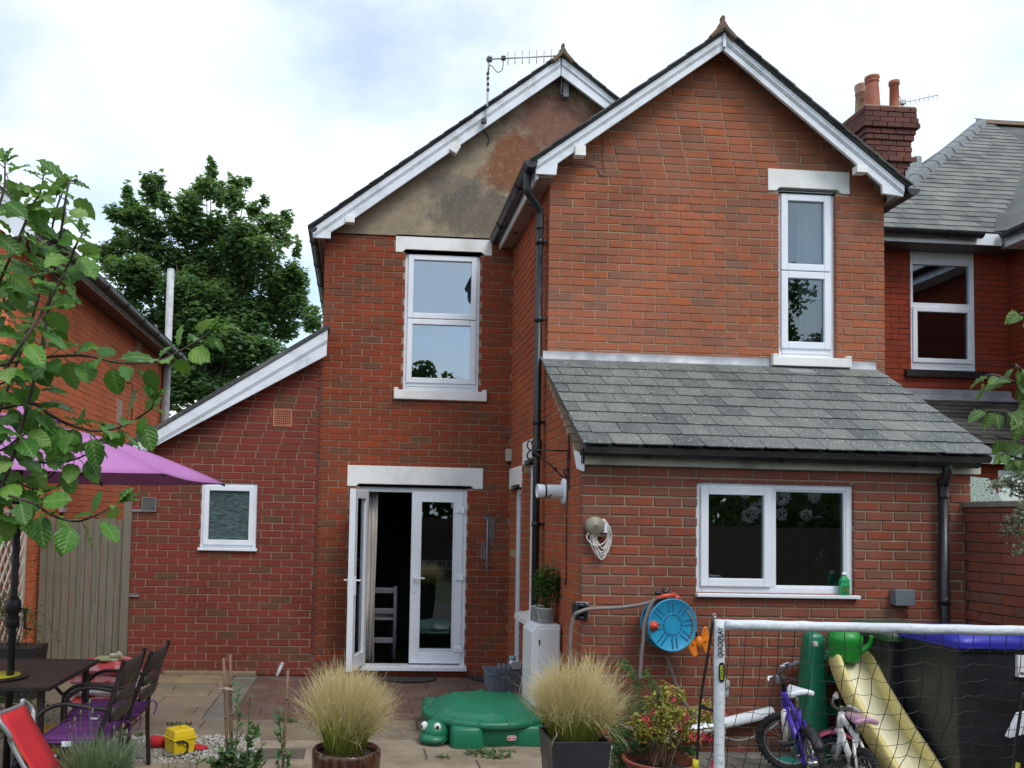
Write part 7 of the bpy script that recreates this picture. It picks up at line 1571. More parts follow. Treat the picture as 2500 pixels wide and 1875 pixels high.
bt = hw*.66; vs = [(a.x+x*bt, gy+y*bt, 0) for x, y in ((-1, -1), (1, -1), (1, 1), (-1, 1))]+[(a.x+x*hw, gy+y*hw, zr) for x, y in ((-1, -1), (1, -1), (1, 1), (-1, 1))]+[(a.x+x*(hw-.012), gy+y*(hw-.012), zr) for x, y in ((-1, -1), (1, -1), (1, 1), (-1, 1))]+[(a.x+x*(hw-.02), gy+y*(hw-.02), zr-.06) for x, y in ((-1, -1), (1, -1), (1, 1), (-1, 1))]
m.add(vs, [(3, 2, 1, 0)]+[(k*4+i, k*4+(i+1) % 4, k*4+4+(i+1) % 4, k*4+4+i) for k in range(3) for i in range(4)]); m.build('pot', sl_p, t, bevel=.003)
m = MB(); m.add([(a.x+x*(hw-.02), gy+y*(hw-.02), zr-.045) for x, y in ((-1, -1), (1, -1), (1, 1), (-1, 1))], [(0, 1, 2, 3)]); m.build('soil', soil_m, t); feather_grass(t, (a.x+.0, gy+.02, zr-.05), hw*.8, at(1401, 1612, Y=gy).z-zr+.05, .175, 2100, random.Random(22), 1.0)
# terracotta bowl with fuchsia
gy = 4.85; a = at(1611, 1845, Y=gy); r1 = (1702-1520)/2*gy/FPX; zr = at(1611, 1852, Y=gy).z; tf = thing('terracotta_bowl', 'wide terracotta pot with yellow leaved fuchsia and red flowers', 'plant pot', (a.x, gy, 0))
m = MB(); m.lathe([(0, 0), (r1*.5, 0), (r1*.62, zr*.3), (r1*.8, zr*.72), (r1*.90, zr*.90), (r1*.99, zr*.955), (r1*1.0, zr), (r1*.95, zr+.004), (r1*.90, zr-.006), (r1*.84, zr-.07)], (a.x, gy, 0), 36); m.build('pot', terracotta, tf); m = MB(); m.lathe([(r1*.85, 0), (0, .01)], (a.x, gy, zr-.06), 24); m.build('soil', soil_m, tf)
fuch = leafmat('golden_fuchsia_leaf', [(0., (.16, .22, .04)), (.4, (.38, .36, .06)), (.7, (.52, .42, .07)), (.9, (.55, .30, .07)), (1., (.40, .10, .05))], .3)
redpet = plain('crimson_petal', (.55, .015, .03), (.45, .01, .05), 9, .5); st_br = plain('fuchsia_stem', (.20, .12, .07), (.14, .08, .05)); mb = MB(); fl = MB(); stm = MB(); rg = random.Random(14)
for i in range(26):
    b0 = V((a.x+rg.uniform(-.08, .08), gy+rg.uniform(-.05, .08), zr-.05)); u, v = rg.choice(((1560, 1740), (1590, 1700), (1640, 1680), (1625, 1730), (1670, 1740), (1700, 1745), (1720, 1720), (1660, 1790), (1690, 1790), (1580, 1790), (1735, 1760), (1610, 1770), (1570, 1760)))
    e = at(u+rg.uniform(-22, 22), v+rg.uniform(-14, 18), Y=gy+rg.uniform(-.12, .16)); pts = path([b0, (b0+e)/2+V((0, 0, .07)), e, e+V((e.x-b0.x, 0, -.15)).normalized()*.04], 5); stm.tube(pts, [.004]*(len(pts)-4)+[.003, .0025, .002, .0015], 5)
    for p_ in pts[4:]:
        for q_ in range(7): d = V((rg.uniform(-1, 1), rg.uniform(-1, .4), rg.uniform(-.8, .5))).normalized(); s = d.cross(V((rg.uniform(-.4, .4), rg.uniform(-.6, .2), 1))).normalized(); leaf_card(mb, p_+V((rg.gauss(0, .012), rg.gauss(0, .012), rg.gauss(0, .012))), d, s, rg.uniform(.022, .042), rg.uniform(.014, .022), rg.random())
def fuchsia_flower(p_):
    fl.tube([p_, p_-V((0, 0, .018))], [.003, .005], 6)
    for k in range(4): an = k*1.57+rg.random(); d = V((math.cos(an)*.6, math.sin(an)*.6, -.8)).normalized(); s = d.cross(V((0, 0, 1))).normalized(); leaf_card(fl, p_-V((0, 0, .016)), d, s, .032, .013, 0)
    fl.lathe([(.004, 0), (.009, -.012), (.007, -.022)], p_-V((0, 0, .016)), 6)
for (u, v) in ((1578, 1755), (1582, 1748), (1588, 1766), (1570, 1748), (1644, 1702), (1678, 1745), (1672, 1752), (1685, 1790), (1692, 1798), (1700, 1792), (1708, 1800), (1716, 1790), (1725, 1798), (1735, 1800), (1660, 1772), (1594, 1735), (1771, 1735), (1738, 1862), (1742, 1855)):
    fuchsia_flower(at(u, v-6, Y=gy-.06+rg.uniform(-.06, .06)))
mb.build('foliage', fuch, tf); fl.build('flower', redpet, tf, kind='stuff'); stm.build('stem', st_br, tf)
# green shrubby and feathery plants round the bowl
cosm = leafmat('feathery_leaf', [(0., (.05, .10, .03)), (.6, (.09, .16, .045)), (1., (.14, .21, .06))], .3)
t = thing('cosmos_plant', 'tall feathery green plant growing behind the terracotta bowl', 'plant', (at(1530, 1800, Y=5.2).x, 5.2, 0)); mb = MB(); stm = MB(); rg = random.Random(6)
for i in range(30):
    b0 = V((at(1540, 1850, Y=5.2).x+rg.uniform(-.1, .12), 5.2+rg.uniform(-.1, .1), .02)); e = at(rg.uniform(1480, 1600), rg.uniform(1690, 1800), Y=5.2+rg.uniform(-.15, .15)); pts = path([b0, (b0+e)/2, e], 6); stm.tube(pts, .002, 5)
    for p_ in pts[2:]:
        for q_ in range(22): d = V((rg.uniform(-1, 1), rg.uniform(-1, .5), rg.uniform(-.2, 1))).normalized(); s = d.orthogonal().normalized(); l_ = rg.uniform(.03, .085); mb.add([p_, p_+d*l_*.5+s*.0018, p_+d*l_, p_+d*l_*.5-s*.0014], [(0, 1, 2, 3)], 0, rg.random())
mb.build('foliage', cosm, t, kind='stuff'); stm.build('stem', cosm, t)
t = thing('jasmine_plant', 'green leafy shrub with long arching shoots before the kitchen wall', 'plant', (at(1580, 1850, Y=5.1).x, 5.1, 0)); mb = MB(); stm = MB(); rg = random.Random(16)
for pts_, dens in ((((1570, 1850), (1560, 1720), (1545, 1650), (1515, 1618)), 5), (((1590, 1850), (1610, 1750), (1600, 1690), (1575, 1640)), 5), (((1600, 1850), (1625, 1740), (1605, 1690), (1565, 1672)), 2), (((1510, 1860), (1510, 1810), (1530, 1790)), 6), (((1620, 1850), (1618, 1790), (1625, 1740)), 5), (((1630, 1860), (1650, 1830), (1640, 1800)), 5), (((1560, 1850), (1535, 1820), (1500, 1835)), 6), (((1580, 1850), (1570, 1800), (1555, 1780)), 6), (((1640, 1850), (1680, 1830), (1690, 1845)), 5)):
    pts = path([at(u, v, Y=5.0+rg.uniform(-.05, .05)) for u, v in pts_], 9); stm.tube(pts, .0035, 5)
    for p_ in pts[3:]:
        for q_ in range(dens*2): d = V((rg.uniform(-1, 1), rg.uniform(-1, .4), rg.uniform(-.5, .8))).normalized(); s = d.orthogonal().normalized(); leaf_card(mb, p_+V((rg.gauss(0, .01),)*3), d, s, rg.uniform(.018, .038), rg.uniform(.007, .013), rg.random())
mb.build('foliage', herb_m, t); stm.build('stem', plain('pale_stem', (.28, .22, .13)), t)
a = at(1500, 1868, Z=.05); m = MB(); m.lathe([(0, .0), (.10, .0), (.14, .04), (.145, .045), (.13, .045), (.095, .01), (0, .01)], (a.x+.02, a.y, .0), 24); put(m.build('pink_saucer', plain('magenta_plastic', (.42, .03, .14), rough=.4)), 'magenta plastic dish on the paving between planter and terracotta bowl', 'dish')
# canes with peas
cane_m = plain('brown_cane', (.20, .12, .075), (.13, .08, .05), 14, .7, .3, 60)
canes = []
for (u0, v0, u1, v1, lab) in ((546, 1607, 556, 1880, 'short brown bamboo cane, left one of the tied pair among pea plants'), (562, 1598, 566, 1880, 'taller brown bamboo cane, right one of the tied pair among pea plants'), (557, 1640, 568, 1880, 'thin brown cane standing between the tied pair of canes'), (703, 1637, 690, 1880, 'single brown bamboo cane with pea plant left of the brown pot')):
    p_, q_ = at(u0, v0, Y=4.3), at(u1, v1, Y=4.25); d = (q_-p_).normalized(); q_ = p_+d*(p_.z/abs(d.z)); n = 7; pts = [p_.lerp(q_, i/n) for i in range(n+1)]; m = MB(); m.tube(pts, .0078, 8)
    for x in pts[1:-1]: m.tube([x-d*.008, x, x+d*.008], [.008, .010, .008], 8)
    put(m.build('bamboo_cane', cane_m), lab, 'cane', 'canes for the pea plants')
tw = plain('pale_twine', (.5, .42, .3)); m = MB(); q = at(556, 1681, Y=4.27); m.tube(path([q+V((-.045, -.012, 0)), q+V((-.01, -.016, .006)), q+V((.02, -.012, .0)), q+V((.022, .012, .003)), q+V((-.018, .012, .0)), q+V((-.02, -.014, .002)), q+V((.03, -.02, -.004))], 5), .0022, 5); put(m.build('twine', tw), 'pale twine tied round the pair of bamboo canes', 'twine')
pea_m = leafmat('pea_leaf', [(0., (.075, .15, .055)), (.6, (.11, .20, .08)), (1., (.17, .26, .11))], .3)
t = thing('pea_plant', 'grey green pea plants climbing the pair of bamboo canes', 'plant', at(580, 1880, Y=4.25)); mb = MB(); stm = MB(); rg = random.Random(31)
def pea(pts_, Y=4.25, dens=2, lf=.045):
    pts = path([at(u, v, Y=Y+rg.uniform(-.03, .03)) for u, v in pts_], 6); stm.tube(pts, [.0035]*(len(pts)-3)+[.0028, .002, .0012], 6)
    for p_ in pts[1:]:
        for q_ in range(dens): d = V((rg.choice((-1, 1))*rg.uniform(.3, 1), rg.uniform(-1, .2), rg.uniform(-.2, .9))).normalized(); s = d.cross(V((rg.uniform(-.3, .3), rg.uniform(-.8, .2), 1))).normalized(); l_ = lf*rg.uniform(.55, 1.15); ovate(mb, p_, d, s, l_, l_*.58, rg.random())
def ovate(mb, c, d, s, l_, wd, rnd):
    n = d.cross(s); R_ = ((0, 0), (.25, .38), (.5, .5), (.75, .33), (1, 0))
    vs = [c+d*(f*l_)+n*(-.12*l_*f*f) for f, w_ in R_]; k = len(vs)
    for sg in (1, -1): vs += [c+d*(f*l_)+s*(sg*w_*wd)+n*(w_*wd*.30-.12*l_*f*f) for f, w_ in R_[1:-1]]
    fs = [(0, k, 1), (1, k, k+1, 2), (2, k+1, k+2, 3), (3, k+2, 4), (0, 1, k+3), (1, 2, k+4, k+3), (2, 3, k+5, k+4), (3, 4, k+5)]
    mb.add(vs, fs, 0, rnd, True)
pea(((570, 1890), (578, 1800), (582, 1730), (578, 1675)), dens=2, lf=.04); pea(((600, 1890), (604, 1820), (607, 1760), (611, 1690)), dens=1, lf=.035); pea(((590, 1890), (600, 1840), (618, 1800), (625, 1775)), dens=3); pea(((560, 1890), (550, 1850), (545, 1835)), dens=5); pea(((610, 1890), (620, 1860), (630, 1835)), dens=4); pea(((580, 1890), (572, 1850), (568, 1810)), dens=4); pea(((615, 1890), (635, 1860), (640, 1815)), dens=1, lf=.03); pea(((620, 1890), (640, 1870), (655, 1848)), dens=1, lf=.025); pea(((540, 1895), (530, 1870), (528, 1862)), dens=5); pea(((595, 1895), (597, 1870), (600, 1850)), dens=5)
mb.build('foliage', pea_m, t); stm.build('stem', pea_m, t)
t = thing('pea_plant', 'thin pea plant climbing the single cane left of the brown pot', 'plant', at(690, 1880, Y=4.25)); mb = MB(); stm = MB()
pea(((690, 1890), (688, 1830), (684, 1780), (678, 1735)), dens=2, lf=.036); pea(((700, 1890), (702, 1860), (708, 1840)), dens=3, lf=.03); pea(((685, 1890), (678, 1860), (680, 1835)), dens=3, lf=.025)
mb.build('foliage', pea_m, t); stm.build('stem', pea_m, t)
# lavender
lav_m = leafmat('lavender_leaf', [(0., (.12, .18, .10)), (.6, (.17, .25, .14)), (1., (.26, .33, .21))], .3); t = thing('lavender_bush', 'bushy grey green lavender with bare flower stalks before the purple cushions', 'plant', at(235, 1890, Y=3.9)); mb = MB(); rg = random.Random(41); c = at(238, 1900, Y=3.9); stm = MB()
for i in range(1500):
    a_ = rg.uniform(0, 6.28); r_ = .13*rg.random()**.5; b0 = c+V((r_*math.cos(a_), r_*math.sin(a_), rg.uniform(-.05, .08))); d = V((math.cos(a_)*r_*4+rg.gauss(0, .3), math.sin(a_)*r_*4+rg.gauss(0, .3), 1)).normalized(); L_ = rg.uniform(.05, .16); s = d.cross(V((rg.gauss(0, 1), rg.gauss(0, 1), 0))).normalized()*rg.uniform(.0012, .0025); mb.add([b0-s, b0+s, b0+d*L_*.6+s, b0+d*L_, b0+d*L_*.6-s], [(0, 1, 2, 3, 4)], 0, rg.random())
mb.build('foliage', lav_m, t, kind='stuff')
for (u, v) in ((218, 1722), (182, 1765), (196, 1748), (300, 1780), (278, 1785), (240, 1760), (170, 1785), (225, 1745), (285, 1800), (309, 1795)):
    e = at(u, v, Y=3.9+rg.uniform(-.08, .08)); m = MB(); m.tube(path([V((lerp(e.x, c.x, .5), e.y, c.z+.05)), V((lerp(e.x, c.x, .15), e.y, lerp(e.z, c.z, .4))), e], 5), .0015, 5); m.tube([e, e+V((0, 0, .012)), e+V((.002, 0, .028))], [.003, .0055, .003], 6); m.build('flower_stalk', lav_m, t)
t = thing('dill_seedling', 'wispy green seedling growing before the yellow box', 'plant', at(440, 1880, Y=4.6)); mb = MB()
for (u, v) in ((412, 1852), (465, 1850), (430, 1862), (480, 1840), (400, 1868)):
    e = at(u, v, Y=4.6); b0 = V((e.x+.0, e.y, 0.3)); 
    mb.tube([V((e.x, e.y, e.z-.12)), e], .0015, 5)
    for i in range(26): f = rg.random(); p_ = V((e.x, e.y, e.z-.1*f)); d = V((rg.uniform(-1, 1), rg.uniform(-1, 1), rg.uniform(0, 1))).normalized(); s = d.orthogonal().normalized()*.001; mb.add([p_-s, p_+s, p_+d*rg.uniform(.02, .05)], [(0, 1, 2)], 0, rg.random())
mb.build('foliage', cosm, t)

# ================================================================ garden wall, bins, slide, bikes, goal
xg_ = at(2352, 1226, Y=YD).x; zw = at(2352, 1226, Y=YD).z-.0
gw = thing('garden_wall', 'red brick garden wall with stone coping running forward at the right edge', 'wall', (xg_, 4.5, 0))
brick_wall(gw, (xg_, 0, 0), (0, 1, 0), (-1, 0, 0), [(4.9, 0), (YD-.005, 0), (YD-.005, zw-.045), (4.9, zw-.045)], [], .0755, .225, brick_d, mortar_k, .009, wall='masonry', seed=51)
m = MB()
for i in range(3): y0 = 4.9+i*.425; m = MB(); m.box(xg_-.02, xg_+.15, y0+.004, min(YD-.006, y0+.436), zw-.043, zw+.002+R.uniform(-.003, .003)); m.build('coping_stone', plain('coping_concrete', (.26, .23, .19), (.18, .165, .135), 9, .9, .4, 60, dirt=(.09, .08, .06), dscale=6, damt=.7) if 'coping_concrete' not in MATS else MATS['coping_concrete'], gw, bevel=.006)
fr_, t_ = newmat('frosted_sheet'); k_ = NT(t_); k_.bsdf(k_.ramp(k_.noise(k_.pos(), 70, 4, .75), [(.38, (.16, .24, .18)), (.5, (.36, .46, .40)), (.62, (.70, .78, .74))]), .2, 0, k_.bump(k_.noise(k_.pos(), 70, 4, .75), .8, .01))
m = MB(); q = [at(u, v, Y=6.7) for u, v in ((2340, 1160), (2414, 1168), (2448, 1225), (2340, 1240))]; m.prism(q, (0, .012, 0)); put(m.build('frosted_panel', fr_), 'greenish patterned glass sheet showing above the garden wall beside the kitchen', 'glass sheet')
coto = leafmat('cotoneaster_leaf', [(0., (.06, .085, .04)), (.6, (.12, .15, .08)), (1., (.30, .30, .18))], .2); t = thing('cotoneaster', 'grey green small leaved shrub sprays hanging over the garden wall at the right', 'shrub', (at(2520, 1250, Y=3.6).x, 3.6, 1.0)); mb = MB(); stm = MB(); rg = random.Random(61)
for pts_ in (((2540, 1170), (2490, 1160), (2440, 1180), (2425, 1186)), ((2540, 1190), (2480, 1185), (2450, 1172)), ((2540, 1210), (2500, 1240), (2470, 1270), (2455, 1302)), ((2540, 1230), (2500, 1265), (2480, 1300)), ((2540, 1280), (2510, 1320), (2485, 1350)), ((2540, 1200), (2500, 1205), (2470, 1195)), ((2540, 1150), (2510, 1165), (2480, 1150))):
    pts = path([at(u, v, Y=3.6+rg.uniform(-.1, .1)) for u, v in pts_], 9); stm.tube(pts, .003, 5)
    for p_ in pts:
        for q_ in range(9): d = V((rg.uniform(-1, 1), rg.uniform(-1, .4), rg.uniform(-1, .6))).normalized(); s = d.orthogonal().normalized(); leaf_card(mb, p_+V((rg.gauss(0, .012), rg.gauss(0, .02), rg.gauss(0, .012))), d, s, rg.uniform(.014, .028), rg.uniform(.009, .015), rg.random())
mb.build('foliage', coto, t); stm.build('stem', bark, t)
sf = thing('side_fence', 'dark timber fence continuing the garden wall along the right side', 'fence', (xg_, 0, 0)); m = MB()
for i in range(60): y0 = 4.88-(i+1)*.2; m.box(xg_, xg_+.02+(.012 if i % 2 else 0), y0+.003, y0+.197, 0, 1.74)
m.build('boards', plain('dark_side_fence', (.13, .095, .065), (.10, .075, .05), 9, .9), sf, kind='stuff')
# wheelie bins
bin_b = plain('bin_black', (.014, .015, .018), (.019, .020, .024), 4, .42, .15, 300, dirt=(.05, .05, .05), dscale=3, damt=.3)
def wheelie(label, x0, x1, y0, h_, lid_mat, group='wheelie bins'):
    d_ = (x1-x0)*1.15; t = thing('wheelie_bin', label, 'bin', ((x0+x1)/2, y0+d_/2, 0)); hz = h_-.07; i_ = .045
    m = MB(); lo = [(x0+i_, y0+.05, .06), (x1-i_, y0+.05, .06), (x1-i_, y0+d_-.12, .06), (x0+i_, y0+d_-.12, .06)]; up_ = [(x0+.012, y0+.012, hz), (x1-.012, y0+.012, hz), (x1-.012, y0+d_-.03, hz), (x0+.012, y0+d_-.03, hz)]
    m.add(lo+up_, [(3, 2, 1, 0), (4, 5, 6, 7)]+[(i, (i+1) % 4, 4+(i+1) % 4, 4+i) for i in range(4)]); m.build('body', bin_b, t, bevel=.025, seg=3)
    m = MB(); frame_rect_h(m, x0, x1, y0, y0+d_, .03, hz-.055, hz-.002); m.build('rim', bin_b, t, bevel=.008)
    m = MB(); w_ = x1-x0; vs = []; n = 8
    for i in range(n+1):
        for j in range(n+1): u, v = i/n*2-1, j/n*2-1; e = max(0., (1-u**4)*(1-v**4))**.5; vs.append(((x0+x1)/2+u*(w_/2+.012), y0+d_/2+v*(d_/2+.012)-.0, hz+.012+.058*e))
    m.add(vs, [(i*(n+1)+j, (i+1)*(n+1)+j, (i+1)*(n+1)+j+1, i*(n+1)+j+1) for i in range(n) for j in range(n)], 0, 0, True); o = m.build('lid', lid_mat, t); sm = o.modifiers.new('t', 'SOLIDIFY'); sm.thickness = .012; sm.offset = -1
    m = MB(); frame_rect_h(m, x0-.013, x1+.013, y0-.014, y0+d_+.014, .012, hz-.03, hz+.012); m.build('lid_lip', lid_mat, o, bevel=.005)
    m = MB(); m.tube([(x0+.03, y0+d_+.05, hz-.06), (x1-.03, y0+d_+.05, hz-.06)], .014, 10); m.tube([(x0+.06, y0+d_-.02, hz-.05), (x0+.06, y0+d_+.05, hz-.06)], .016, 8); m.tube([(x1-.06, y0+d_-.02, hz-.05), (x1-.06, y0+d_+.05, hz-.06)], .016, 8); m.build('handle', bin_b, t)
    for x in (x0+.01, x1-.01): m = MB(); m.lathe([(0, -.025), (.085, -.025), (.10, -.012), (.10, .012), (.085, .025), (0, .025)], (x, y0+d_-.09, .10), 20, Matrix.Rotation(math.radians(90), 3, 'Y')); m.build('wheel', black_pvc, t)
    return t
lid_g = plain('dark_green_lid', (.035, .075, .035), (.03, .06, .03), 4, .5, dirt=(.10, .13, .08), dscale=4, damt=.5); lid_b = plain('royal_blue_lid', (.03, .03, .38), (.025, .025, .32), 4, .4)
ya_ = 5.50; x0, x1 = 3.67, 4.19; wheelie('dark wheelie bin with green lid standing behind the slide against the kitchen wall', x0, x1, ya_, at(2200, 1519, Y=ya_+.3).z, lid_g)
yb2 = 4.95; x0, x1 = at(2340, 1560, Y=yb2).x, at(2340, 1560, Y=yb2).x+.56; hb = at(2400, 1553, Y=yb2).z+.02; t = wheelie('dark wheelie bin with bright blue lid and white label beside the garden wall', x0, x1, yb2, hb, lid_b)
lx0, lx1, lz0, lz1 = lint(2484, 2520, 1600, 1653, yb2); m = MB(); m.box(lx0, lx1, yb2-.004, yb2+.03, lz0, lz1); lb_ = m.build('label', white_paint, t); m = MB()
for k in range(9): m.box(lx0+.012+k*.006, lx0+.015+k*.006+(.0015 if k % 3 else 0), yb2-.0055, yb2-.0045, lz0+.015, lz0+.03)
m.build('barcode', black_iron, lb_, kind='stuff')
# slide
grs = plain('slide_green', (.012, .19, .10), (.010, .165, .085), 4, .4, .1, 200); yls = plain('slide_yellow', (.74, .62, .25), (.66, .55, .21), 4, .42, .1, 200, dirt=(.45, .40, .2), dscale=3, damt=.3); yls2 = plain('slide_cream', (.78, .74, .50), (.72, .68, .45), 3, .4, 0, dirt=(.5, .47, .3), dscale=4, damt=.3)
sp = thing('toy_slide', 'child\'s plastic slide, pale yellow chute between green sides, before the bins', 'slide', (at(2070, 1700, Y=5.5).x, 5.6, 0))
cen = [at(2066, 1588, Y=5.86), at(2072, 1600, Y=5.77), at(2092, 1650, Y=5.63), at(2130, 1725, Y=5.48), at(2175, 1800, Y=5.32), at(2222, 1875, Y=5.16), at(2250, 1935, Y=5.03), at(2265, 1965, Y=4.94)]
W2 = [.125, .135, .14, .145, .15, .155, .16, .16]; cp = path(cen, 5); n = len(cp)
def chute(off_pts, name, mat, closed=True):
    m = MB(); k = len(off_pts); vs = []
    for i, p_ in enumerate(cp):
        d = (cp[min(i+1, n-1)]-cp[max(i-1, 0)]).normalized(); lat = V((.96, .28, 0)).normalized(); nr_ = lat.cross(d).normalized(); nr_ = nr_ if nr_.z > 0 else -nr_; f = i/(n-1)*7; w_ = lerp(W2[int(min(6, f))], W2[int(min(6, f))+1], f-int(min(6, f)))
        rim = 1.0
        for (a_, b_) in off_pts: vs.append(p_+lat*(a_*w_)+nr_*(b_*rim)+lat*0)
    fs = [(i*k+j, i*k+(j+1) % k, (i+1)*k+(j+1) % k, (i+1)*k+j) for i in range(n-1) for j in range(k if closed else k-1)]; m.add(vs, fs, 0, 0, True); m.build(name, mat, sp)
chute([(-1, .0), (1, .0), (1, -.02), (-1, -.02)], 'chute_bed', yls2)
for sg in (-1, 1): chute([(sg*1.0, -.02), (sg*1.0, .055), (sg*1.08, .075), (sg*1.22, .07), (sg*1.26, .05), (sg*1.24, -.04), (sg*1.0, -.04)], 'chute_side', yls)
def side_panel(u0, u1, vt, Y0, Y1, name='side_panel'):
    xa, xb = at(u0, vt, Y=Y0).x, at(u1, vt, Y=Y0).x; zt_ = at((u0+u1)/2, vt, Y=Y0).z; m = MB(); rings = []; c_ = (xa+xb)/2; hw = (xb-xa)/2
    for f, z in ((1.5, 0), (1.45, .02), (1.25, .35), (1.05, .6), (1.0, zt_-.10), (.93, zt_-.04), (.75, zt_-.012), (.4, zt_)):
        ya2 = lerp(Y0-.10, Y0, min(1, z/zt_)); yb2_ = lerp(Y1+.10, Y1, min(1, z/zt_)); cy2 = (ya2+yb2_)/2; hy = (yb2_-ya2)/2*(1 if f > .8 else f+.15)
        rings.append([(c_+hw*f*math.copysign(abs(math.cos(2*math.pi*j/20))**.45, math.cos(2*math.pi*j/20))-.03*(1-z/zt_)*(1 if u0 < 2050 else -1), cy2+hy*math.copysign(abs(math.sin(2*math.pi*j/20))**.45, math.sin(2*math.pi*j/20)), z) for j in range(20)])
    loft(m, rings); return m.build(name, grs, sp)
pn = side_panel(1975, 2018, 1546, 5.86, 5.98); side_panel(2104, 2130, 1549, 5.88, 5.98)
b_ = MB(); q = at(1993, 1573, Y=5.74); b_.box(q.x-.016, q.x+.016, 5.742, 5.775, q.z-.018, q.z+.018); b_.build('badge', plain('pale_badge', (.5, .52, .42)), pn, bevel=.004)
for z in (.22, .44, .66): m = MB(); m.box(at(2010, 1700, Y=5.85).x, at(2112, 1700, Y=5.85).x, 5.88, 6.06, z-.06, z); m.build('step', grs, sp, bevel=.015)
m = MB(); m.box(at(2010, 1700, Y=5.85).x, at(2112, 1700, Y=5.85).x, 5.82, 6.08, cen[0].z-.07, cen[0].z-.03); m.build('platform', grs, sp, bevel=.01)
for (u, v) in ((1905, 1832),): a = at(u, v, Y=5.85); m = MB(); m.ell((a.x+.05, 5.8, .0), .20, .13, .10, 20, 10); m.build('base_foot', plain('teal_plastic', (.01, .22, .17)), sp)
# watering can on the slide
a = at(2063, 1612, Y=5.70); wc = thing('watering_can', 'bright green plastic watering can standing at the top of the slide', 'watering can', (a.x, 5.7, a.z)); cg = plain('can_green', (.015, .27, .035), (.012, .23, .03), 5, .38)
hc_ = at(2063, 1528, Y=5.7).z-a.z; rc = .118; m = MB(); m.lathe([(0, 0), (rc*.78, 0), (rc*.82, .01), (rc*.95, hc_*.5), (rc*.97, hc_*.52), (rc*.97, hc_*.56), (rc*.99, hc_*.58), (rc*.98, hc_*.72), (rc*.7, hc_*.86), (rc*.55, hc_*.9), (rc*.5, hc_*.86)], (a.x, 5.7, a.z), 26); m.build('body', cg, wc)
m = MB(); e = at(2128, 1553, Y=5.64); m.tube(path([(a.x+rc*.85, 5.68, a.z+hc_*.28), (a.x+rc*1.3, 5.66, a.z+hc_*.48), e], 5), [.026, .025, .024, .022, .02, .018, .017, .016, .015, .014, .014], 10); m.build('spout', cg, wc)
m = MB(); m.tube(path([(a.x-rc*.9, 5.7, a.z+hc_*.5), (a.x-rc*.8, 5.7, a.z+hc_*.98), (a.x, 5.7, a.z+hc_*1.04), (a.x+rc*.6, 5.7, a.z+hc_*.85)], 6), .014, 10); m.build('handle', cg, wc)
# bikes
tyre_m = plain('tyre_rubber', (.018, .018, .019), (.028, .028, .028), 20, .8, .5, 120)
def ring_tube(m, c, ax, up_, r_, rt, n=32, k=8):
    ax, up_ = V(ax).normalized(), V(up_).normalized(); sd = ax.cross(up_).normalized(); up_ = sd.cross(ax); vs = []
    for i in range(n):
        t_ = 2*math.pi*i/n; rd = sd*math.cos(t_)+up_*math.sin(t_)
        for j in range(k): s_ = 2*math.pi*j/k; vs.append(V(c)+rd*(r_+rt*math.cos(s_))+ax*(rt*math.sin(s_)))
    m.add(vs, [(i*k+j, ((i+1) % n)*k+j, ((i+1) % n)*k+(j+1) % k, i*k+(j+1) % k) for i in range(n) for j in range(k)], 0, 0, True)
def wheel(t, c, ax, r_, rt, rim_mat, spokes=20):
    c, ax = V(c), V(ax).normalized(); up_ = V((0, 0, 1)); m = MB(); ring_tube(m, c, ax, up_, r_-rt, rt); o = m.build('wheel', tyre_m, t)
    m = MB(); sd = ax.cross(up_).normalized(); u2 = sd.cross(ax); N = 40
    for i in range(N): t0 = 2*math.pi*i/N; rd = sd*math.cos(t0)+u2*math.sin(t0); tg = -sd*math.sin(t0)+u2*math.cos(t0); p_ = c+rd*r_; m.box(-.006, .006, -rt*.7, rt*.7, -.003, .004, M=Matrix(((tg.x, ax.x, rd.x, p_.x), (tg.y, ax.y, rd.y, p_.y), (tg.z, ax.z, rd.z, p_.z), (0, 0, 0, 1))))
    m.build('tread', tyre_m, o, kind='stuff')
    m = MB(); ring_tube(m, c, ax, up_, r_-2*rt-.003, .008, 32, 6); m.build('rim', rim_mat, o)
    m = MB()
    for i in range(spokes): t0 = 2*math.pi*i/spokes; rd = sd*math.cos(t0)+u2*math.sin(t0); m.tube([c+ax*(.02 if i % 2 else -.02), c+rd*(r_-2*rt)], .0011, 4)
    m.build('spokes', chrome, o, kind='stuff'); m = MB(); m.tube([c-ax*.04, c+ax*.04], .018, 10); m.build('hub', chrome, o)
    return o
LEAN = []
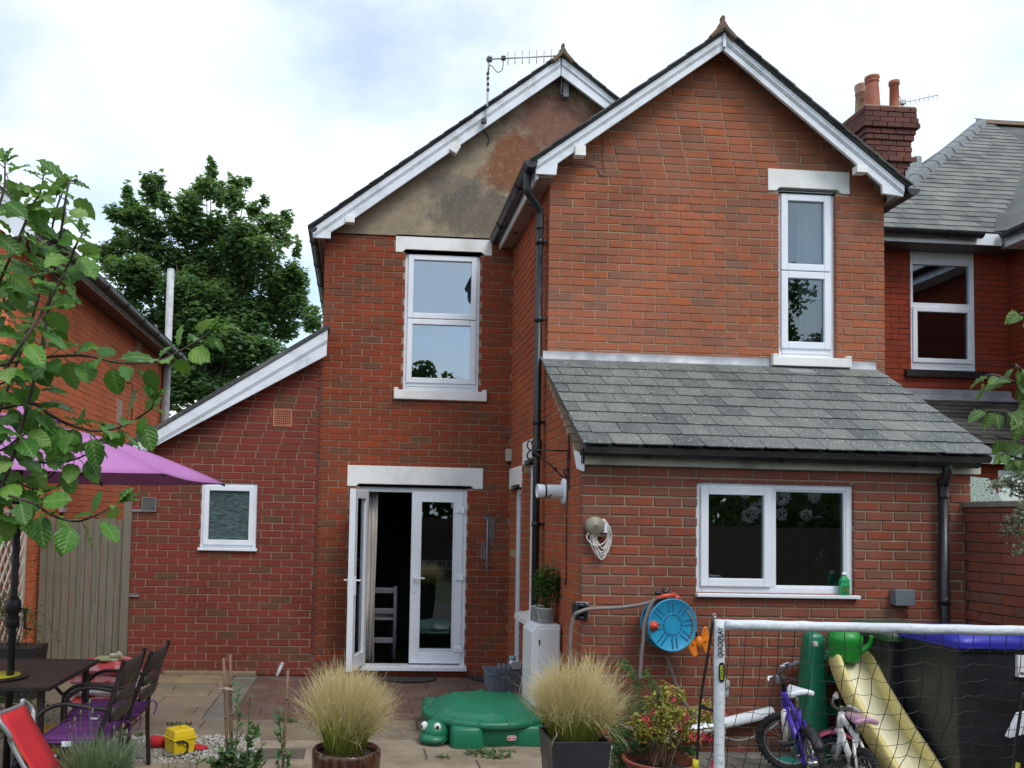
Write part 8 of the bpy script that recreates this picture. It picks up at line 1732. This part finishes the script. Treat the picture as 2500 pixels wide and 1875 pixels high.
def bike(name, label, rear, front, steer, r_, rt, cols, sad_h, bar_h, grip, pedal=True, mud=None, lean=0):
    """rear, front: ground contact points; parts laid out along the heading"""
    rear, front = V(rear), V(front); h_ = (front-rear); Lw = h_.length; h_ = h_.normalized(); up_ = V((0, 0, 1)); lat = up_.cross(h_)
    t = thing(name, label, 'bicycle', (rear+front)/2); P = lambda a_, z, l_=0.: rear+h_*a_+up_*z+lat*l_
    frame_m, fork_m, rim_m, saddle_m, grip_m = cols
    Rz = Matrix.Rotation(steer, 3, 'Z'); fl_ = Rz @ lat; fh = Rz @ h_
    wheel(t, P(0, r_), lat, r_, rt, rim_m); wheel(t, P(Lw, r_), fl_, r_, rt, rim_m)
    bb = P(Lw*.40, r_*.95); seat_top = P(Lw*.22, sad_h-.05); head_b, head_t = P(Lw*.83, r_*2+.06), P(Lw*.77, r_*2+.17)
    m = MB(); m.tube([bb, seat_top-(seat_top-bb)*.25], .016, 10); m.tube([bb, head_b], .02, 10); m.tube([P(Lw*.27, sad_h*.66), head_t-(head_t-head_b)*.2], .016, 10); m.tube([head_b-(head_t-head_b)*.1, head_t], .021, 10)
    for s_ in (-1, 1): m.tube([P(.0, r_, s_*.055), P(Lw*.28, sad_h*.66, s_*.02)], .009, 8); m.tube([P(0, r_, s_*.055), bb+lat*s_*.03], .010, 8)
    m.build('frame', frame_m, t); m = MB(); m.tube([seat_top-(seat_top-bb)*.3, seat_top], .012, 10); m.build('seat_post', chrome, t)
    hub = P(Lw, r_); m = MB()
    for s_ in (-1, 1): cr = head_b+(head_b-head_t)*.25+fl_*(s_*.05); m.tube([hub+fl_*(s_*.055), cr], [.014, .018], 10)
    m.tube([head_b+(head_b-head_t)*.25-fl_*.055, head_b+(head_b-head_t)*.25+fl_*.055], .017, 8); m.tube([head_b+(head_b-head_t)*.25, head_b], .016, 8); m.build('fork', fork_m, t)
    tp = head_t+(head_t-head_b).normalized()*(bar_h-head_t.z); m = MB(); m.tube([head_t, tp], .015, 10); m.tube(path([tp+fl_*.27-fh*.03+up_*.03, tp+fl_*.20+up_*.03, tp+fl_*.09+fh*.04, tp+fh*.05, tp-fl_*.09+fh*.04, tp-fl_*.20+up_*.03, tp-fl_*.27-fh*.03+up_*.03], 4), .010, 8); m.build('handlebar', black_iron if pedal else chrome, t)
    for s_ in (-1, 1):
        m = MB(); q0, q1 = tp+fl_*(s_*.17)+up_*.03, tp+fl_*(s_*.28)-fh*.035+up_*.03; m.tube([q0, q0.lerp(q1, .15), q0.lerp(q1, .85), q1], [.019, .016, .016, .019], 10); m.tube([q1, q1+(q1-q0)*.06], .018, 10); m.build('grip', grip_m, t)
        if pedal: m = MB(); m.tube([q0+fh*.02, q0+fh*.05, q1+fh*.055], .006, 6); m.build('brake_lever', white_pvc, t)
    m = MB(); sv = []; n = 12
    for i in range(n+1):
        f = i/n; wd = (.075*(1-f)**.8+.02)*(1 if f > .05 else .8)
        for j in range(7): g_ = j/3-1; sv.append(P(Lw*.22-.11+.24*f, sad_h-.012*g_*g_*2-.01*f, g_*wd)+up_*(.0))
        
    m.add(sv, [(i*7+j, i*7+7+j, i*7+8+j, i*7+1+j) for i in range(n) for j in range(6)], 0, 0, True); o = m.build('saddle', saddle_m, t); sm = o.modifiers.new('t', 'SOLIDIFY'); sm.thickness = .035; sm.offset = -1; o.modifiers.new('s', 'SUBSURF').levels = 1
    if lean:
        from mathutils import Quaternion
        t.rotation_mode = 'QUATERNION'; LEAN.append((t, Quaternion(h_, -math.radians(lean))))
    if pedal:
        m = MB(); ring_tube(m, bb+lat*-.05, lat, up_, .06, .006, 24, 6); m.tube([bb-lat*.06, bb+lat*.06], .014, 8); m.tube([bb-lat*.065, bb-lat*.065+up_*-.10+h_*.05], .009, 6); m.tube([bb+lat*.065, bb+lat*.065+up_*.10-h_*.05], .009, 6); m.build('crank', chrome, t)
        for s_, dz in ((-1, -.10), (1, .10)): m = MB(); q = bb+lat*(s_*.105)+up_*dz+h_*(-.05*(1 if dz > 0 else -1)); m.box(-.035, .035, -.03, .03, -.009, .009, M=Matrix.Translation(q)); m.build('pedal', black_pvc, t)
    if mud:
        for c_, ax, hd, s0, s1 in ((P(0, r_), lat, h_, .35, 2.5), (P(Lw, r_), fl_, fh, .6, 2.2))[:mud[1]]:
            m = MB(); vs = []; n = 14
            for i in range(n+1):
                an = lerp(s0, s1, i/n); rd = hd*math.cos(an)+up_*math.sin(an)
                for j in range(5): g_ = (j-2)/2; vs.append(V(c_)+rd*(r_+.02-.012*g_*g_)+ax*(g_*.032))
            m.add(vs, [(i*5+j, i*5+5+j, i*5+6+j, i*5+1+j) for i in range(n) for j in range(4)], 0, 0, True); o = m.build('mudguard', mud[0], t); sm = o.modifiers.new('t', 'SOLIDIFY'); sm.thickness = .003
    return t
pur_b = plain('violet_paint', (.06, .03, .36), (.05, .025, .30), 6, .25); pink_b = plain('dusty_pink', (.52, .30, .42), (.46, .26, .37), 6, .45); rosy = plain('rose_plastic', (.42, .06, .13), (.38, .05, .11), 6, .4); gripm = plain('grey_grip', (.09, .08, .10), (.14, .13, .15), 60, .7)
rr_ = .205; rp = at(2000, 1820, Y=5.10); fp = at(1934, 1790, Y=5.60)
bike('childrens_bicycle', 'violet and white child\'s bicycle leaning by the slide with white saddle', (rp.x, 5.10, .055), (fp.x, 5.60, .055), math.radians(60), rr_, .025, (pur_b, white_paint, alu, white_pvc, gripm), at(1945, 1700, Y=5.2).z+.01, at(1918, 1640, Y=5.55).z, 0, True, (black_pvc, 1), lean=9)
rp = at(2113, 1855, Y=5.12); fp = at(2038, 1840, Y=5.46)
tb2 = bike('balance_bike', 'small white balance bike with pink saddle in front of the slide', (rp.x, 5.12, .055), (fp.x, 5.46, .055), math.radians(72), .145, .024, (white_paint, white_paint, alu, pink_b, plain('pale_grip', (.52, .46, .42))), at(2105, 1772, Y=5.15).z+.01, at(2062, 1722, Y=5.4).z, 0, False, (rosy, 0))
h_ = (V((fp.x, 5.46, 0))-V((rp.x, 5.12, 0))).normalized(); c_ = V((fp.x, 5.46, .20)); m = MB(); vs = []; n = 14
fhd = Matrix.Rotation(math.radians(72), 3, 'Z') @ h_; flat = V((0, 0, 1)).cross(fhd)
for i in range(n+1):
    an = lerp(.3, 3.0, i/n); rd = fhd*math.cos(an)+V((0, 0, 1))*math.sin(an)
    for j in range(5): g_ = (j-2)/2; vs.append(c_+rd*(.172-.014*g_*g_)+flat*(g_*.036))
m.add(vs, [(i*5+j, i*5+5+j, i*5+6+j, i*5+1+j) for i in range(n) for j in range(4)], 0, 0, True); o = m.build('mudguard', rosy, tb2); sm = o.modifiers.new('t', 'SOLIDIFY'); sm.thickness = .006
for t, q in LEAN: t.rotation_quaternion = q
# football goal
YQ = 4.25; zq = at(1757, 1511, Y=YQ).z; rs = 13*YQ/FPX; gx0_ = at(1756, 1600, Y=YQ).x; gx1_ = at(2530, 1600, Y=YQ).x
goal = thing('football_goal', 'small white sleeved football goal with black net across the lower right', 'goal', ((gx0_+gx1_)/2, YQ, 0)); slv = plain('white_sleeve', (.66, .71, .76), (.60, .65, .70), 5, .5, .5, 25, bdist=.02)
def sleeve(name, p_, q_, par_):
    p_, q_ = V(p_), V(q_); m = MB(); n = 24; pts = [p_.lerp(q_, i/n)+V((R.uniform(-.0015, .0015), 0, R.uniform(-.0015, .0015))) for i in range(n+1)]; m.tube(pts, [rs*R.uniform(.95, 1.04) for i in range(n+1)], 14); return m.build(name, slv, par_)
zr_ = at(2530, 1526, Y=YQ).z-rs
post = sleeve('post', (gx0_, YQ, 0), (gx0_, YQ, zq-.005), goal); sleeve('post', (gx1_, YQ, 0), (gx1_, YQ, zr_), goal); sleeve('crossbar', (gx0_+rs*.9, YQ, zq-rs*1.1), (gx1_, YQ, zr_-rs*.2), goal)
ink = plain('black_print', (.015, .015, .017)); zt_q = lambda v: at(1756, v, Y=YQ-rs).z
text('QUICKPLAY', .040, ink, post, facing((gx0_-.006, YQ-rs-.003, (zt_q(1534)+zt_q(1604))/2), (0, 0, 1), (-1, 0, 0)), 'lettering', .0006, bold=.0009, shear=.15, xs=.72)
text('SPORT', .014, ink, post, facing((gx0_+.017, YQ-rs-.002, zt_q(1556)), (0, 0, 1), (-1, 0, 0)), 'lettering', .0006, bold=.0003)
m = MB(); zc = (zt_q(1617)+zt_q(1666))/2; hz = (zt_q(1617)-zt_q(1666))/2; m.add([(gx0_+.017*math.copysign(abs(math.cos(2*math.pi*j/28))**.7, math.cos(2*math.pi*j/28)), YQ-rs-.003, zc+hz*math.copysign(abs(math.sin(2*math.pi*j/28))**.45, math.sin(2*math.pi*j/28))) for j in range(28)], [tuple(range(28))]); bd = m.build('badge', ink, post)
text('KICKSTER', .021, plain('lime_print', (.55, .62, .05)), bd, facing((gx0_+.0, YQ-rs-.0045, zc), (0, 0, 1), (-1, 0, 0)), 'lettering', .0005, bold=.0004, shear=.15, xs=.80)
m = MB(); m.tube([(gx0_-rs, YQ, zt_q(1720)), (gx0_+rs, YQ-rs*.9, zt_q(1719))], .0012, 5); m.build('seam', alu, post)
pole_pts = [at(1741, 1513, Y=YQ), at(1728, 1600, Y=YQ+.03), at(1713, 1690, Y=YQ+.06), at(1706, 1770, Y=YQ+.08), at(1702, 1850, Y=YQ+.1), at(1697, 1930, Y=YQ+.1)]
m = MB(); m.tube(path(pole_pts, 5), .0075, 8); m.build('side_pole', black_iron, goal)
m = MB(); q = at(1744, 1503, Y=YQ); ring_tube(m, q, (0, 1, 0), (0, 0, 1), .010, .0025, 14, 6); m.tube([q, at(1750, 1514, Y=YQ)], .004, 6); m.build('top_ring', chrome, goal)
m = MB(); m.tube([at(1699, 1855, Y=YQ+.09), at(1697, 1885, Y=YQ+.09)], .016, 10); m.build('yellow_foot', plain('foot_yellow', (.62, .56, .02)), goal)
m = MB(); a0, a1 = at(1706, 1722, Y=YQ+.07), at(1745, 1735, Y=YQ+.0); m.add([a0+V((0, 0, .014)), a0-V((0, 0, .016)), (a0+a1)/2-V((0, 0, .012)), a1-V((0, 0, .011)), a1+V((0, 0, .008)), (a0+a1)/2+V((0, 0, .002))], [(0, 1, 2, 5), (5, 2, 3, 4)]); o = m.build('strap', black_iron, goal); sm = o.modifiers.new('t', 'SOLIDIFY'); sm.thickness = .003
m = MB(); m.tube(path([at(2499, 1690, Y=YQ+.1), at(2488, 1760, Y=YQ+.1), at(2478, 1830, Y=YQ+.1), at(2474, 1900, Y=YQ+.1)], 5), .0075, 8); m.build('side_pole', black_iron, goal)
m = MB(); m.tube([at(2483, 1862, Y=YQ+.1), at(2480, 1900, Y=YQ+.1)], .016, 10); m.build('yellow_foot', MATS['foot_yellow'], goal)
m = MB(); q = [at(u, v, Y=YQ+.16) for u, v in ((2462, 1800), (2490, 1742), (2512, 1738), (2512, 1790), (2466, 1803))]; m.prism(q, (0, .03, 0)); put(m.build('white_panel', white_pvc, bevel=.004), 'white plastic wedge with black strap at the lower right edge', 'toy part')
m = MB(); cell = 43*YQ/FPX; nx = int((gx1_-gx0_)/cell); nz = 13; rg = random.Random(71)
def npt(i, k): 
    f = k/nz; sag = .018*math.sin(i*.9+k*.5)+.012*math.sin(i*2.1+k*1.3); return V((gx0_+rs+(i+.35)*cell+sag*f+rg.uniform(-.006, .006)-.02*f, YQ+.02+.42*f*f+rg.uniform(-.01, .01), zq-2*rs-k*cell*.98+.012*math.sin(i*1.7)+rg.uniform(-.006, .006)))
G = [[npt(i, k) for k in range(nz+1)] for i in range(nx+1)]
for i in range(nx+1): m.tube(path(G[i], 2), .0019, 4, caps=False)
for k in range(1, nz+1):
    row = [V((gx0_+rs*.8, YQ+.01, G[0][k].z))]+[G[i][k] for i in range(nx+1)]; rr = []
    for a_, c_ in zip(row[:-1], row[1:]): rr += [a_, (a_+c_)/2-V((0, 0, .008))]
    m.tube(rr+[row[-1]], .0019, 4, caps=False)
m.build('net', black_iron, goal, kind='stuff')

# ================================================================ apple boughs, upper left, and the bough at the right edge
apple_m = leafmat('apple_leaf', [(0., (.04, .13, .022)), (.35, (.075, .22, .03)), (.7, (.12, .30, .04)), (.9, (.20, .38, .055)), (1., (.30, .42, .13))], .3, .40, vein=True)
maple_m = leafmat('bough_leaf', [(0., (.05, .11, .03)), (.5, (.09, .18, .04)), (1., (.17, .27, .07))], .35, .45, vein=True)
def leafmesh(L_, W_, curl, fold, rng, mat, pet=.018):
    """a leaf with toothed edge; base at the origin, pointing +y, upper face +z"""
    m = MB(); n = 9; vs = []; prof = [0, .60, .88, .99, 1., .95, .85, .69, .44, .0]; tw = rng.uniform(-.25, .25)
    for i in range(n+1):
        f = i/n; w_ = W_/2*prof[i]; z0 = -curl*L_*f*f; 
        for g_ in (-1, -.5, 0, .5, 1):
            tooth = (1+(.025 if i % 2 else -.02)) if abs(g_) == 1 else 1; x = g_*w_*tooth; z = z0+abs(x)*fold-.25*max(0, abs(g_)-.5)*w_+.0015*math.sin(i*2.6)*abs(g_)*2+tw*x*f; vs.append((x, pet+L_*f*(1-.08*curl), z))
    m.add(vs, [(i*5+j, i*5+j+1, i*5+6+j, i*5+5+j) for i in range(n) for j in range(4)], 0, 0, True); m.tube([(0, 0, 0), (0, pet*.6, .001), (0, pet+.004, 0)], .0011, 5); return m.mesh('leaf', [mat])
def orient(d, upv, roll=0.):
    y = V(d).normalized(); z = V(upv); z = (z-y*z.dot(y)); z = z.normalized() if z.length > 1e-4 else y.orthogonal().normalized(); x = y.cross(z)
    return (Matrix((x, y, z)).transposed() @ Matrix.Rotation(roll, 3, 'Y')).to_euler()
twig_m = plain('apple_twig', (.085, .055, .045), (.05, .035, .03), 20, .8, .4, 120)
apple = thing('apple_tree', 'apple tree boughs with large green leaves reaching in from the left', 'tree', (-1.35, 2.2, 0)); rg = random.Random(83)
lib = [leafmesh(rg.uniform(.052, .068), rg.uniform(.038, .050), rg.uniform(.05, .4), rg.uniform(.05, .45), rg, apple_m) for i in range(12)]
small = [leafmesh(rg.uniform(.030, .045), rg.uniform(.014, .022), rg.uniform(.0, .35), rg.uniform(.4, .9), rg, apple_m, .010) for i in range(5)]
LEAVES = []
twigs = [(((-60, 1330), (20, 1150), (95, 880), (128, 690), (150, 560), (163, 470), (172, 440)), 2.05, .007, 1.25), (((-30, 1080), (40, 890), (90, 740), (118, 610), (135, 520), (155, 465)), 2.2, .006, 1.25), (((-40, 980), (60, 830), (120, 735), (160, 660), (185, 600), (200, 575)), 1.95, .006, 1.25), (((-40, 780), (20, 640), (55, 560), (80, 500), (98, 470), (106, 430)), 2.1, .005, 1.3), (((-60, 640), (-10, 520), (10, 460), (12, 400)), 2.0, .005, 1.3), (((-50, 860), (0, 760), (20, 700), (60, 640), (90, 610)), 2.3, .005, 1.2),
         (((-40, 900), (83, 876), (200, 868), (282, 884), (345, 886), (398, 878), (460, 845), (505, 818), (520, 806)), 2.05, .005, 1.0), (((-50, 1010), (73, 985), (120, 1011), (165, 1035), (221, 1051), (275, 1048), (320, 1030), (364, 1002), (375, 985)), 2.1, .006, 1.2), (((40, 1120), (110, 1130), (168, 1125), (210, 1110), (250, 1083)), 2.15, .004, 1.3), (((20, 1210), (82, 1229), (127, 1258), (180, 1273), (221, 1264), (260, 1245), (285, 1230)), 2.0, .004, 1.0), (((-60, 1090), (0, 1100), (60, 1060), (110, 1050)), 2.2, .005, 1.5), (((-60, 1180), (-10, 1150), (30, 1170), (70, 1190), (110, 1200)), 2.1, .005, 1.5), (((-50, 700), (20, 720), (60, 690), (95, 670)), 2.25, .004, 1.3), (((-40, 960), (20, 930), (70, 930), (110, 915)), 2.2, .004, 1.4), (((-60, 1240), (0, 1220), (30, 1240), (45, 1265)), 2.1, .005, 1.2)]
for pts_, Y, r_, dens in twigs:
    pts = path([at(u, v, Y=Y+rg.uniform(-.03, .03)) for u, v in pts_], 6); n = len(pts); m = MB(); m.tube(pts, [r_*.6*(1-.7*i/n)+.0010 for i in range(n)], 7); m.build('bough', twig_m, apple)
    acc = 0; k = 0; dens *= 1.08
    for i in range(1, n):
        seg = (pts[i]-pts[i-1]); acc += seg.length*dens
        tipf = i/n
        while acc > .022:
            acc -= .022; k += 1
            p_ = pts[i-1].lerp(pts[i], rg.random()); dd = seg.normalized(); an = k*2.4+rg.uniform(-.4, .4); o_ = dd.orthogonal().normalized(); o_ = (o_*math.cos(an)+dd.cross(o_)*math.sin(an))
            d = (dd*rg.uniform(.1, .8)+o_*1.0+V((0, -.15, -.35+.25*tipf-rg.random()*.45))).normalized(); upv = V((rg.uniform(-.4, .4), -.5+rg.uniform(-.4, .3), 1.0))
            me = rg.choice(lib) if tipf < .86 else rg.choice(small+lib[:3]); s_ = rg.uniform(.8, 1.25)
            LEAVES.append((me, p_, orient(d, upv, rg.uniform(-.5, .5)), s_))
    for q_ in range(6): d = (dd+V((rg.gauss(0, .5), rg.gauss(0, .5), rg.gauss(.1, .5)))).normalized(); inst('leaf', rg.choice(small), apple, pts[-1], orient(d, V((0, -.6, 1)), rg.uniform(-.8, .8)))
LEAVES.sort(key=lambda q: -q[3]*(1 if q[0] in lib else .3)); more = MB(); print('apple leaves', len(LEAVES))
for i, (me, p_, e_, s_) in enumerate(LEAVES):
    if i < 240: inst('leaf', me, apple, p_, e_, (s_,)*3)
    else:
        M_ = Matrix.LocRotScale(p_, e_, V((s_,)*3)); more.add([M_ @ v_.co for v_ in me.vertices], [tuple(f_.vertices) for f_ in me.polygons], 0, rg.random(), True)
if more.v: more.build('leaves', leafmat('apple_leaf_more', [(0., (.04, .13, .022)), (.35, (.075, .22, .03)), (.7, (.12, .30, .04)), (.9, (.20, .38, .055)), (1., (.30, .42, .13))], .28, .42), apple, kind='stuff')
m = MB(); m.tube(path([(-1.6, 2.2, 0), (-1.5, 2.2, .9), (-1.25, 2.12, 1.5), at(-62, 1000, Y=2.1), at(-58, 640, Y=2.1)], 6), [.04]*6+[.034]*6+[.026]*6+[.016]*7, 10); m.build('trunk', bark, apple)
bough = thing('garden_bough', 'leafy bough with drooping bright green leaves reaching in from the right edge', 'tree', at(2640, 1200, Y=2.5))
lib2 = [leafmesh(rg.uniform(.055, .075), rg.uniform(.030, .042), rg.uniform(.2, .5), rg.uniform(.2, .6), rg, maple_m) for i in range(8)]
for pts_, dens in ((((2600, 860), (2540, 800), (2505, 770), (2490, 765)), .6), (((2600, 990), (2530, 960), (2470, 930), (2420, 915), (2395, 925)), 1.3), (((2600, 1040), (2520, 1020), (2450, 1005), (2400, 1000)), 1.3), (((2620, 1110), (2540, 1090), (2480, 1075), (2430, 1065)), 1.3), (((2600, 960), (2530, 930), (2490, 900), (2480, 890)), 1.0), (((2620, 1140), (2540, 1130), (2490, 1120), (2450, 1105)), 1.1)):
    pts = path([at(u, v, Y=2.45+rg.uniform(-.08, .08)) for u, v in pts_], 6); n = len(pts); m = MB(); m.tube(pts, [.005*(1-.7*i/n)+.001 for i in range(n)], 6); m.build('bough', twig_m, bough); acc = 0; k = 0
    for i in range(1, n):
        seg = pts[i]-pts[i-1]; acc += seg.length*dens
        while acc > .026:
            acc -= .026; k += 1; p_ = pts[i-1].lerp(pts[i], rg.random()); dd = seg.normalized(); d = (dd*.5+V((rg.uniform(-.7, .7), rg.uniform(-.7, .2), -.7+rg.uniform(-.3, .6)))).normalized()
            s_ = rg.uniform(.7, 1.05); inst('leaf', rg.choice(lib2), bough, p_, orient(d, V((rg.uniform(-.5, .3), -.6, .8)), rg.uniform(-.5, .5)), (s_,)*3)
m = MB(); m.tube(path([at(2640, 2600, Y=2.5), at(2620, 1500, Y=2.5), at(2600, 900, Y=2.5)], 6), .02, 8); m.build('trunk', bark, bough)
